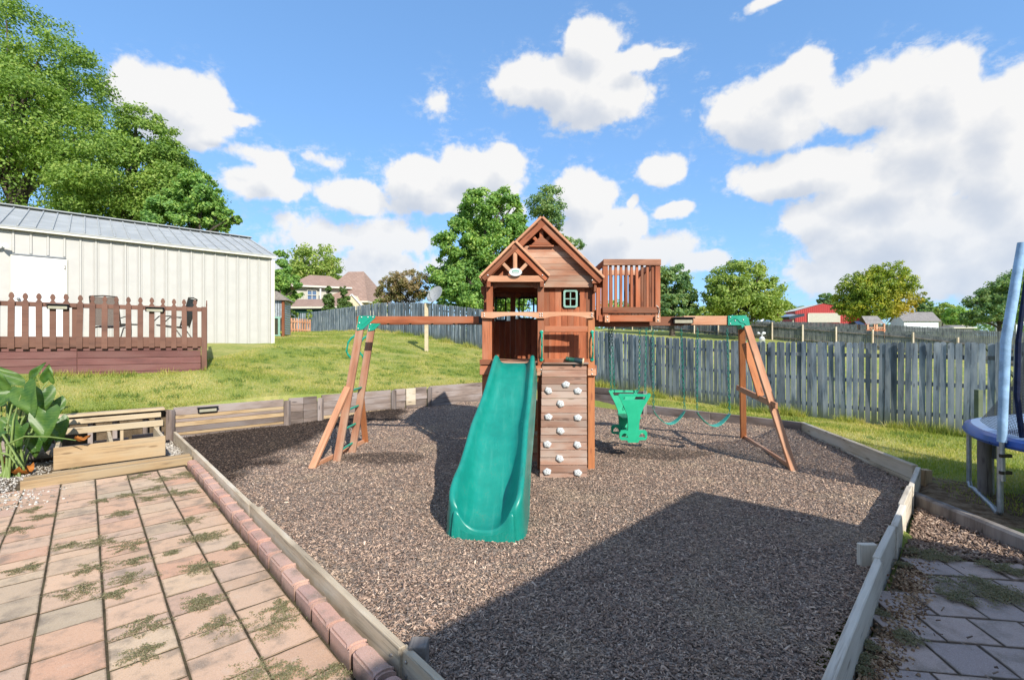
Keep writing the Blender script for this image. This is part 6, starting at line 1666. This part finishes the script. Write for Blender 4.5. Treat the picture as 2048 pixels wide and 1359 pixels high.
hs = thing('hip_roofed_house', 'cream sided house with brown hipped shingle roofs behind the fence', 'house', P(680, 660, HY))
g0 = 2.3
def hz(py, Y=HY): return EYE - (py - HORIZON) / FPX * Y
c1 = P(640, 600, HY + 1); block('wall', c1, 2.35, 3, g0 - .5, hz(576), R(24), 'house_wall_grey', hs); hip_roof('roof', c1, 2.35, 3.0, hz(577), hz(548), 1.0, R(24), 'shingle_brown', hs, .5)
c2 = P(712, 600, HY + 1.5); block('wall', c2, 2.3, 3.2, g0 - .5, hz(606), R(-6), 'house_wall', hs); hip_roof('roof', c2, 2.5, 3.4, hz(606), hz(543, HY + 1.5), .85, R(-6), 'shingle_brown', hs, .35)
c3 = P(628, 615, HY - 5); block('wall', c3, 2.6, 2.0, g0 - .5, hz(617, HY - 5), R(-4), 'teal_dark', hs); hip_roof('roof', c3, 2.9, 2.0, hz(617, HY - 5), hz(598, HY - 5), 2.2, R(-4), 'shingle_brown', hs, .3)
w_ = box('window', P(624, 590, HY - 2.05), (.85, .10, .95), MAT['glass_sky'], hs, R(24), .01)
m = MB(); wc = P(624, 590, HY - 2.12); wx = Vector((math.cos(R(24)), math.sin(R(24)), 0)); wn = Vector((wx.y, -wx.x, 0)) * .06
for s in (-.42, 0, .42): m.bar(wc + wn + wx * s - Vector((0, 0, .47)), wc + wn + wx * s + Vector((0, 0, .47)), .05, .05, wx)
for s in (-.47, 0, .47): m.bar(wc + wn - wx * .42 + Vector((0, 0, s)), wc + wn + wx * .42 + Vector((0, 0, s)), .05, .05)
m.build('frame', MAT['trim_cream'], w_)
dc_ = P(704, 604, HY - 3.5); m = MB(); m.prism([(-.8, -.9), (.8, -.9), (.8, -.2), (0, .7), (-.8, -.2)], dc_, (1, 0, 0), (0, 0, 1), (0, 2.5, 0)); dm = m.build('dormer', MAT['house_wall'], hs)
for s in (-1, 1): plank('dormer_trim', dc_ + Vector((0, -.06, .74)), dc_ + Vector((s * 1.0, -.06, -.38)), .12, .12, MAT['door_white'], dm)
box('chimney_pipe', P(633, 571, HY - 1), (.1, .1, .5), MAT['white_plastic'], hs)
plank('downspout', P(641, 577, HY - 2.6), P(641, 606, HY - 2.6), .12, .1, MAT['door_white'], hs, up=(0, 1, 0))

BYR = 88
bn = thing('red_barn', 'red metal barn with a white roll-up door', 'barn', P(1645, 650, BYR))
def BP(px, py): return P(px, py, BYR)
m = MB(); w = BP(1697, 640).x - BP(1591, 640).x; x0 = BP(1591, 640).x
prof = [(0, hz(652, BYR)), (w, hz(652, BYR)), (w, hz(616, BYR)), (w * .52, hz(607, BYR)), (0, hz(622, BYR))]
m.prism(prof, (x0, BYR, 0), (1, 0, 0), (0, 0, 1), (1.6, 9, 0)); m.build('wall', MAT['barn_red'], bn, origin=(x0, BYR, 5))
for k in range(27): m_ = x0 + .2 + k * w / 27; tpz = np.interp(m_ - x0, [0, w * .52, w], [hz(622, BYR), hz(607, BYR), hz(616, BYR)]); plank('wall_rib', (m_, BYR - .02, hz(650, BYR)), (m_, BYR - .02, tpz - .05), .05, .06, MAT['barn_red'], bn, up=(0, 1, 0))
bd = box('door', BP(1647, 635.5) + Vector((0, -.08, 0)), (5.8, .12, 1.7), MAT['house_wall_grey'], bn, 0, .02)
for s in (-2.95, 2.95): box('door_trim', BP(1647, 635.5) + Vector((s, -.1, 0)), (.14, .16, 1.8), MAT['trim_cream'], bd)
box('door_trim', BP(1647, 626.8) + Vector((0, -.1, 0)), (6.0, .16, .14), MAT['trim_cream'], bd)
m = MB(); rx0 = Vector((x0 - .2, BYR - .15, hz(621.5, BYR))); rx1 = Vector((x0 + w * .52, BYR - .15, hz(606, BYR))); rx2 = Vector((x0 + w + .2, BYR - .15, hz(615.5, BYR))); dd_ = Vector((1.65, 9.3, 0))
m.add([rx0, rx1, rx1 + dd_, rx0 + dd_, rx2, rx2 + dd_], [(0, 1, 2, 3), (1, 4, 5, 2)]); m.build('roof', MAT['trim_cream'], bn)
lt_ = thing('lean_to', 'bright red lean-to wall half hidden by the yellowing tree', 'shed', P(1716, 645, 90)); m = MB(); m.box((0, 0, 0), (2.2, 3, 3.4)); m.build('wall', MAT['barn_red'], lt_, Mw=Matrix.Translation(P(1716, 634, 90)) @ Matrix.Rotation(.5, 4, 'Z'))
m = MB(); m.box((0, 0, 0), (2.5, 3.3, .15)); m.build('roof', MAT['trim_cream'], lt_, Mw=Matrix.Translation(P(1716, 616, 90)) @ Matrix.Rotation(.5, 4, 'Z'))
cpt = thing('carport', 'dark flat carport roof on posts beside the red barn', 'carport', P(1578, 645, 84))
plank('roof', P(1559, 636.5, 84), P(1590, 630, 86), 3.5, .5, MAT['glass_dark'], cpt)
for px in (1563, 1586): plank('post', P(px, 655, 84), P(px, 636, 84), .12, .12, MAT['trim_cream'], cpt, up=(0, 1, 0))
cr_ = thing('parked_van', 'white van roof and windows showing above the fence', 'van', P(1545, 645, 74))
m = MB(); m.prism([(-2.1, -1.6), (2.0, -1.6), (2.0, -.45), (1.5, -.35), (1.1, .30), (.8, .42), (-1.3, .45), (-1.8, .0), (-2.1, -.4)], P(1545, 640, 74) + Vector((0, 0, 0)), (1, 0, 0), (0, 0, 1), (0, 1.8, 0)); m.build('body', MAT['car_white'], cr_, origin=P(1545, 640, 74))
m = MB(); m.prism([(.95, -.25), (1.38, -.25), (1.08, .22), (.85, .22)], P(1545, 640, 73.97), (1, 0, 0), (0, 0, 1), (0, .05, 0)); m.build('window', MAT['glass_dark'], cr_)
m = MB(); m.prism([(-1.6, -.25), (.7, -.25), (.7, .22), (-1.3, .22)], P(1545, 640, 73.97), (1, 0, 0), (0, 0, 1), (0, .05, 0)); m.build('window', MAT['glass_sky'], cr_)
for x in (-1.3, 1.25):
    m = MB(); m.lathe(P(1545, 640, 73.95) + Vector((x, 0, -1.6)), [(.2, 0), (.36, .02), (.36, .2), (.2, .22)], 16, 0, Matrix.Rotation(R(90), 3, 'X')); m.build('wheel', MAT['rubber'], cr_)
ws = thing('white_shed', 'white garage with a grey shingle gable roof beyond the fences', 'shed', P(1845, 655, 78))
m = MB(); W0, W1 = P(1808, 655, 78), P(1877, 655, 78); zE, zR = hz(641, 78), hz(624.5, 80)
m.prism([(0, hz(662, 78)), (4.2, hz(662, 78)), (4.2, zE), (2.1, zR), (0, zE)], (W0.x, 78, 0), (.25, .97, 0), (0, 0, 1), (W1.x - W0.x, 0, 0)); m.build('wall', MAT['white_wall'], ws, origin=(W0.x, 78, 3))
for s in (0, 1):
    y0 = -.3 if s == 0 else 4.5; e = Vector((.25, .97, 0)); A_ = Vector((W0.x - .3, 78, 0)) + e * y0 + Vector((0, 0, zE - .1)); B_ = Vector((W0.x - .3, 78, 0)) + e * 2.1 + Vector((0, 0, zR + .08)); dx = Vector((W1.x - W0.x + .6, 0, 0))
    m = MB(); m.add([A_, A_ + dx, B_ + dx, B_], [(0, 1, 2, 3)]); m.build('roof', MAT['shingle_grey'], ws, Mw=None)
hb = thing('shingled_house', 'far brown-roofed house behind the white shed', 'house', P(1890, 645, 105)); c = P(1888, 640, 105); block('wall', c, 2.6, 3, hz(660, 105), hz(640, 105), .3, 'house_wall', hb); hip_roof('roof', c, 2.6, 3, hz(640, 105), hz(625, 105), 1.0, .3, 'shingle_brown', hb)
ls_ = thing('low_shed', 'low shed with a pale grey roof under the dark trees', 'shed', P(1912, 655, 80)); c = P(1910, 655, 80); block('wall', c, 1.6, 1.5, hz(664, 80), hz(655, 80), 0, 'house_wall_grey', ls_); hip_roof('roof', c, 1.6, 1.5, hz(655, 80), hz(650, 80), 1.3, 0, 'shingle_grey', ls_)
gz = thing('gazebo', 'white gazebo with posts and a pale roof behind the trampoline pole', 'gazebo', P(2010, 660, 62))
for px, Y in ((1993, 62), (2032, 62), (2000, 66), (2038, 66)): plank('post', P(px, 668, Y), P(px, 645, Y), .22, .22, MAT['white_wall'], gz, up=(0, 1, 0))
c = P(2014, 645, 64); hip_roof('roof', c, 1.7, 2.0, hz(645, 64), hz(634, 64), .3, 0, 'shingle_grey', gz)
plank('beam', P(1990, 647, 62), P(2036, 647, 62), .2, .3, MAT['white_wall'], gz)
# neighbour's play house
nh = thing('playhouse', 'small far-off wooden playhouse with grey roof and blue awning between the two fences', 'playhouse', P(1750, 668, 52))
NYY = 52
def NP(px, py, dy=0): return P(px, py, NYY) + Vector((0, dy, 0))
for px, dy in ((1735, 0), (1753, 0), (1768, 0), (1738, 1.6), (1771, 1.6)): plank('post', NP(px, 676, dy), NP(px, 646, dy), .16, .16, MAT['cedar_pale'], nh, up=(0, 1, 0))
m = MB(); e0, e1 = NP(1731, 648, -.15), NP(1767, 647, -.15); r0, r1 = NP(1734, 631, .8), NP(1766, 630.5, .8); b0_, b1_ = NP(1737, 646, 1.8), NP(1772, 645, 1.8)
m.add([e0, e1, r1, r0, b0_, b1_], [(0, 1, 2, 3), (3, 2, 5, 4)]); m.build('roof', MAT['shingle_grey'], nh)
m = MB(); m.add([NP(1767, 647, .0), NP(1766, 632, .8), NP(1771, 646, 1.6)], [(0, 1, 2)]); m.build('gable_panel', MAT['cedar_pale'], nh)
plank('floor', NP(1732, 660, .8), NP(1770, 660, .8), 1.8, .12, MAT['cedar'], nh); plank('railing', NP(1735, 655), NP(1768, 655), .06, .12, MAT['cedar_pale'], nh)
for k in range(6): plank('baluster', NP(1738 + k * 5, 660), NP(1738 + k * 5, 655), .05, .08, MAT['cedar_pale'], nh, up=(0, 1, 0))
m = MB(); m.add([NP(1715, 648.5, 0), NP(1732, 648, 0), NP(1731, 641, .9), NP(1720, 641.5, .9), NP(1717, 647, 1.8), NP(1733, 647, 1.8)], [(0, 1, 2, 3), (3, 2, 5, 4)]); m.build('awning', MAT['awning_blue'], nh)
for px in (1717, 1720): plank('post', NP(px, 672), NP(px, 648), .08, .08, MAT['black_plastic'], nh, up=(0, 1, 0))
# weather station beyond the near fence
wsx = P(1524, 690, 16.5)
wst = thing('weather_station', 'white weather station with spinning cups above the grey fence', 'weather station', (wsx.x, wsx.y, ground_at(wsx.x, wsx.y)))
m = MB(); m.tube([(wsx.x, wsx.y, ground_at(wsx.x, wsx.y) - .2), (wsx.x, wsx.y, 1.62)], .025, 8); m.build('pole', MAT['galvanised'], wst)
m = MB()
for k in range(5): m.lathe((wsx.x, wsx.y, 1.60 + k * .045), [(.06, 0), (.105, .012), (.10, .022), (.06, .03)], 16)
m.lathe((wsx.x, wsx.y, 1.82), [(.09, 0), (.06, .04), (.02, .07)], 14); m.build('shield', MAT['white_plastic'], wst, True)
m = MB()
for k in range(3):
    th = k * 2.09 + .4; q = Vector((wsx.x + .11 * math.cos(th), wsx.y + .11 * math.sin(th), 2.0)); m.tube([(wsx.x, wsx.y, 1.97), tuple(q)], .008, 6); m.lathe(q, [(.015, -.04), (.04, -.02), (.045, .02), (.03, .03)], 10, 0, Matrix.Rotation(th + 1.57, 3, 'Z') @ Matrix.Rotation(R(90), 3, 'X'))
m.tube([(wsx.x, wsx.y, 1.88), (wsx.x, wsx.y, 1.98)], .012, 6); m.build('anemometer', MAT['white_plastic'], wst, True)

# ================================================================== the house behind the photographer (its eave shades the foreground)
H0 = 3.5
cs = PG(1385, 980, 0.02); hd = Vector((math.sin(SUN_AZ), math.cos(SUN_AZ), 0)) * (H0 / math.tan(SUN_EL))
hc = Vector((cs.x + hd.x, cs.y + hd.y, 0))
e_v = (PG(860, 1260, .02) - cs).normalized(); e_u = (PG(1740, 1050, .02) - cs).normalized()
e_v.z = 0; e_u.z = 0
oh = thing('stucco_house', 'stucco house with a wide eave whose shadow falls on the mulch and the grey patio', 'house', hc + e_v * 7 + e_u * 5)
m = MB(); q = [hc, hc + e_v * 16, hc + e_v * 16 + e_u * 9, hc + e_u * 9]; lowz, topz = Vector((0, 0, H0 - .18)), Vector((0, 0, H0))
m.add([p + lowz for p in q] + [p + topz for p in q], [(0, 1, 2, 3), (7, 6, 5, 4)] + [(i, (i + 1) % 4, 4 + (i + 1) % 4, 4 + i) for i in range(4)]); m.build('eave', MAT['trim_cream'], oh)
ins = [hc + (e_v + e_u) * .55, hc + e_v * 15.5 + e_u * .55, hc + e_v * 15.5 + e_u * 8.5, hc + e_v * .55 + e_u * 8.5]
m = MB(); m.add([p + Vector((0, 0, -.2)) for p in ins] + [p + Vector((0, 0, H0 - .17)) for p in ins], [(i, (i + 1) % 4, 4 + (i + 1) % 4, 4 + i) for i in range(4)]); m.build('wall', MAT['stucco'], oh)
rd = [p + Vector((0, 0, H0 + .01)) for p in q]; mid0 = hc + e_v * 4.5 + e_u * 4.5 + Vector((0, 0, H0 + 1.6)); mid1 = hc + e_v * 11.5 + e_u * 4.5 + Vector((0, 0, H0 + 1.6))
m = MB(); m.add(rd + [mid0, mid1], [(0, 1, 5, 4), (1, 2, 5), (2, 3, 4, 5), (3, 0, 4)]); m.build('roof', MAT['shingle_brown'], oh)

# ================================================================== elephant ear plant, weeds, small finds
ep_base = PG(28, 950, .02)
ep = thing('elephant_ear_plant', 'large-leaved green elephant ear plant beside the garden steps', 'plant', ep_base)
def big_leaf_mesh(L, Wd, cup=.18, fold=.25):
    m = MB(); nu_, nv_ = 12, 10; V_ = []
    for i in range(nu_ + 1):
        u = i / nu_; half = Wd * (math.sin(math.pi * min(1, (u * .93 + .07)) ** .62)) ** .8 * (1 - .18 * u) if u < 1 else 0
        for j in range(nv_ + 1):
            v = -1 + 2 * j / nv_; x = (u - .22 * abs(v) * (1 - u)) * L; y = v * half
            V_.append((x, y, -cup * L * u * u + fold * abs(y) * .8 + .012 * math.sin(9 * u + 4 * abs(v))))
    m.add(V_, [(i * (nv_ + 1) + j, i * (nv_ + 1) + j + 1, (i + 1) * (nv_ + 1) + j + 1, (i + 1) * (nv_ + 1) + j) for i in range(nu_) for j in range(nv_)])
    o = m.build('tmp', MAT['elephant_leaf'], None, True, fix=False); me = o.data; bpy.data.objects.remove(o); return me
blm = [big_leaf_mesh(.40, .17, .12, .2), big_leaf_mesh(.36, .14, .25, .35), big_leaf_mesh(.28, .11, .1, .5)]
# centre pixel, depth, shape, tip direction in the picture plane (degrees, 0 = right, 90 = up), facing (x, y, z), scale
leaves = [(48, 776, 6.0, 0, -62, (-.3, -.6, .75), 1.05), (30, 792, 6.05, 1, 205, (.3, -.4, .85), .9), (84, 780, 6.2, 1, -80, (.75, -.6, .3), 1.0), (92, 822, 6.0, 0, -85, (.25, -.85, .45), 1.0), (68, 806, 6.35, 1, -95, (-.5, -.8, .2), .95),
          (108, 800, 6.4, 2, -80, (.8, -.5, .2), 1.1), (36, 806, 6.3, 1, -130, (-.2, -.8, .5), .8), (98, 760, 6.4, 2, 80, (.2, -.9, -.3), .8), (12, 800, 6.2, 0, 150, (0, -.5, .85), .8), (55, 836, 6.2, 2, -115, (-.5, -.7, .5), .9),
          (20, 836, 6.1, 2, -60, (.2, -.8, .5), .9), (-14, 810, 6.2, 0, 170, (0, -.6, .8), 1.0), (-28, 850, 6.0, 1, 220, (0, -.7, .7), 1.0), (80, 846, 6.4, 2, -100, (.1, -.9, .3), .9),
          (24, 770, 6.5, 0, 120, (-.2, -.4, .9), .9), (66, 760, 6.6, 1, 60, (.3, -.5, .8), .85), (114, 840, 6.3, 1, -70, (.6, -.7, .4), .9), (44, 852, 5.95, 1, -100, (0, -.9, .4), .85), (8, 862, 5.9, 2, -140, (-.2, -.8, .5), 1.1), (72, 872, 6.2, 2, -80, (.3, -.8, .5), 1.0), (2, 780, 6.4, 0, 100, (-.1, -.5, .85), .9), (100, 866, 6.4, 2, -95, (.2, -.8, .5), .9)]
for (px, py, Y, k, ang, face, s) in leaves:
    c = P(px, py, Y); t_ = Vector((math.cos(R(ang)), -.25, math.sin(R(ang)))).normalized(); nz_ = Vector(face).normalized(); nz_ = (nz_ - t_ * nz_.dot(t_)).normalized()
    Mx = Matrix.Translation(c) @ Matrix((t_, nz_.cross(t_), nz_)).transposed().to_4x4() @ Matrix.Scale(s, 4)
    link(bpy.data.objects.new('leaf', blm[k]), ep, Mx)
    b0_ = ep_base + Vector((rnd.uniform(-.14, .10), rnd.uniform(-.1, .1), -.02)); mid = b0_.lerp(c, .55) + Vector((-.05, 0, .10))
    m = MB(); m.tube([b0_, b0_.lerp(mid, .5) + Vector((0, 0, .04)), mid, mid.lerp(c, .6) + Vector((0, 0, .03)), c], [.014, .012, .010, .008, .006], 7); m.build('stem', MAT['stem_green'], ep, True)
for pts in ([(10, 890), (50, 872), (100, 873), (140, 878), (152, 880)], [(5, 868), (25, 900), (40, 925), (46, 932)], [(2, 905), (20, 910), (30, 925)]):
    c = [P(x, y, 5.8) for x, y in pts]; m = MB(); m.tube(c, [.012, .011, .009, .006, .004][:len(c)], 6); m.build('stem', MAT['stem_green'], ep, True)
def dead_leaf(label, c, s, rz_):
    m = MB(); V_ = []; n_ = 7
    for i in range(n_):
        for j in range(n_):
            u, v = -1 + 2 * i / 6, -1 + 2 * j / 6; r = 1 - .35 * abs(u * v); V_.append((u * r * s, v * r * s * .7, s * (.35 * u * u + .25 * math.sin(3 * v + 2 * u)) + rnd.uniform(-.1, .1) * s))
    m.add(V_, [(i * n_ + j, i * n_ + j + 1, (i + 1) * n_ + j + 1, (i + 1) * n_ + j) for i in range(6) for j in range(6)])
    return tag(m.build('dead_leaf', MAT['orange_dead'], None, True, Mw=Matrix.Translation(c) @ Matrix.Rotation(rz_, 4, 'Z'), fix=False), label, 'leaf')
dead_leaf('curled orange dead leaf lying on the step board', P(165, 882, 5.95) + Vector((0, -.0, .03)), .085, .5)
dead_leaf('withered brown leaf on the gravel beside the steps', PG(45, 942, .05), .13, 1.5)
dead_leaf('withered yellow leaf hanging low at the plant\'s foot', PG(10, 925, .1), .12, 2.5)
def rock(label, c, s, seed, rot=0.0):
    bm = bmesh.new(); bmesh.ops.create_icosphere(bm, subdivisions=3, radius=1)
    for v in bm.verts:
        n_ = mnoise.noise(v.co * 1.3 + Vector((seed, 0, 0))); v.co *= 1 + .28 * n_; v.co.z = max(min(v.co.z, .62), -.7); v.co.x = max(min(v.co.x, .85), -.85)
    me = bpy.data.meshes.new('rock'); bm.to_mesh(me); bm.free(); me.materials.append(MAT['dirt_stone'])
    return tag(link(bpy.data.objects.new('rock', me), None, Matrix.Translation(c) @ Matrix.Rotation(rot, 4, 'Z') @ Matrix.Diagonal((*s, 1))), label, 'rock')
rock('rough brown stone block under the elephant ear leaves', PG(72, 912, .06) + Vector((0, 0, .07)), (.24, .16, .15), 3, .6)
rock('smaller grey stone deep in the planting bed', PG(20, 885, .1) + Vector((0, .1, .03)), (.2, .16, .12), 8, .2)

# weeds in the joints: each patch its own
def weed(px, py, r_, seed, z=.0, label='low creeping weed spreading over the joints of the reddish patio', n=900, grp='weeds in the patio joints', elong=1.3):
    g = np.random.default_rng(seed); c = PG(px, py, z); r = r_ * .85
    nst = max(14, int(r * 170)); V_ = []
    pos = []
    for s in range(nst):
        th = g.uniform(0, 2 * np.pi); L_ = r * g.uniform(.35, 1.0) * (elong if abs(math.cos(th)) > .6 else 1); k = max(4, int(n / nst))
        t = np.sqrt(g.uniform(0, 1, k)); cur = th + (t - .5) * g.normal(0, .5)
        pos.append(np.stack([t * L_ * np.cos(cur) + g.normal(0, .010, k), t * L_ * np.sin(cur) + g.normal(0, .010, k), .003 + g.uniform(0, .014, k) * (1.2 - t)], -1))
    pos = np.concatenate(pos); k = len(pos); nor = g.normal(size=(k, 3)) * .45 + np.array([0, 0, 1]); nor /= np.linalg.norm(nor, axis=1)[:, None]
    t = g.normal(size=(k, 3)); t -= nor * (t * nor).sum(1)[:, None]; t /= np.linalg.norm(t, axis=1)[:, None]; b = np.cross(nor, t); s = g.uniform(.003, .0065, k)[:, None]
    V_ = np.stack([pos - t * s, pos - b * s * .6, pos + t * s, pos + b * s * .6], 1).reshape(-1, 3)
    o = mesh_obj('creeping_weed', np_mesh('creeping_weed', V_, np.arange(k * 4).reshape(-1, 4), MAT['weed']), None, Matrix.Translation((c.x, c.y, z)))
    tag(o, label, 'weed', grp)
def zr(x, y): return x / 3.243, 940 + y / 3.243
wl = [(285, 305, .16), (150, 640, .13), (500, 780, .17), (580, 635, .16), (650, 200, .12), (780, 280, .17), (860, 490, .20), (870, 590, .13), (850, 700, .18), (730, 815, .13), (650, 465, .16), (920, 1020, .16), (950, 1190, .15), (1130, 150, .22), (960, 185, .16), (1290, 860, .15), (1320, 440, .14), (1300, 630, .16), (820, 165, .14), (440, 490, .13), (1120, 535, .07), (120, 390, .16), (1230, 330, .16), (1050, 60, .2), (900, 40, .22), (200, 260, .13), (1000, 120, .16)]
for i, (x, y, r) in enumerate(wl): px, py = zr(x, y); weed(px, py, r, 200 + i, n=int(380 + r * 5200))
z3 = lambda x, y: (360 + x / 2.838, 880 + y / 2.838)
for i, (x, y, r) in enumerate([(150, 545, .2), (320, 600, .12), (130, 720, .15), (110, 925, .15), (230, 1060, .17), (540, 1040, .24), (450, 1310, .17), (620, 1320, .15), (860, 1330, .12), (580, 950, .13), (210, 370, .12), (40, 300, .16), (70, 200, .2), (30, 190, .16)]):
    px, py = z3(x, y); weed(px, py, r, 260 + i, n=int(380 + r * 5400))
for i, (px, py) in enumerate(((205, 925), (232, 918), (285, 912), (150, 936))): weed(px, py, .09, 300 + i, .1, 'small weed tuft in the crack of the lower garden step', 300, 'weeds on the garden step')
z8 = lambda x, y: (1600 + x / 2.431, 800 + y / 2.431)
for i, (x, y, r) in enumerate([(830, 920, .26), (900, 900, .2), (1000, 940, .22), (700, 760, .18), (600, 740, .2), (520, 1150, .1), (960, 810, .16), (780, 960, .12), (1040, 830, .14)]):
    px, py = z8(x, y); weed(px, py, r, 320 + i, -.016, 'low weed mat creeping over the grey shaded pavers', int(900 + r * 9000), 'weeds on the side patio')
for i, (px, py) in enumerate(((1805, 1128), (1742, 1290), (1735, 1320), (1722, 1340), (1760, 1225))): weed(px, py, .07, 340 + i, -.03, 'small moss tuft beside the whitish border board', 700, 'moss along the border board')
gx = nrg.uniform(-.5, 1.0, 700); a_ = gx; b_ = 9.99 + nrg.uniform(0, .08, 700)
blades('tall_grass', 'grass fringe at the lawn edge above the retaining wall', np.concatenate([a_, nrg.uniform(1, 9.7, 2600)]), np.concatenate([b_, 9.99 + nrg.uniform(0, .1, 2600)]), lawn_z(np.concatenate([a_, nrg.uniform(1, 9.7, 2600)]), np.full(3300, 10.05)) - .0, nrg.uniform(.03, .08, 3300), .011 + 0 * nrg.uniform(0, 1, 3300), .7)
# weeds against the deck skirt
s_ = nrg.uniform(-4.8, .05, 1500); cl = np.array([mnoise.noise(Vector((q * 1.6, 1, 4))) for q in s_]); k = cl > -.05; s_ = s_[k]
pp_ = np.array([tuple(DK(float(q), -.06 - abs(rnd.gauss(0, .06)), 0)) for q in s_]); aa_, bb_ = toab(pp_[:, 0], pp_[:, 1])
blades('tall_grass', 'unmown grass tufts along the foot of the painted deck', aa_, bb_, lawn_z(aa_, bb_) - .01, nrg.uniform(.05, .16, len(aa_)), np.full(len(aa_), .012), .5)

scene.cycles.use_adaptive_sampling = True
scene.cycles.max_bounces = 6; scene.cycles.diffuse_bounces = 3; scene.cycles.transparent_max_bounces = 12
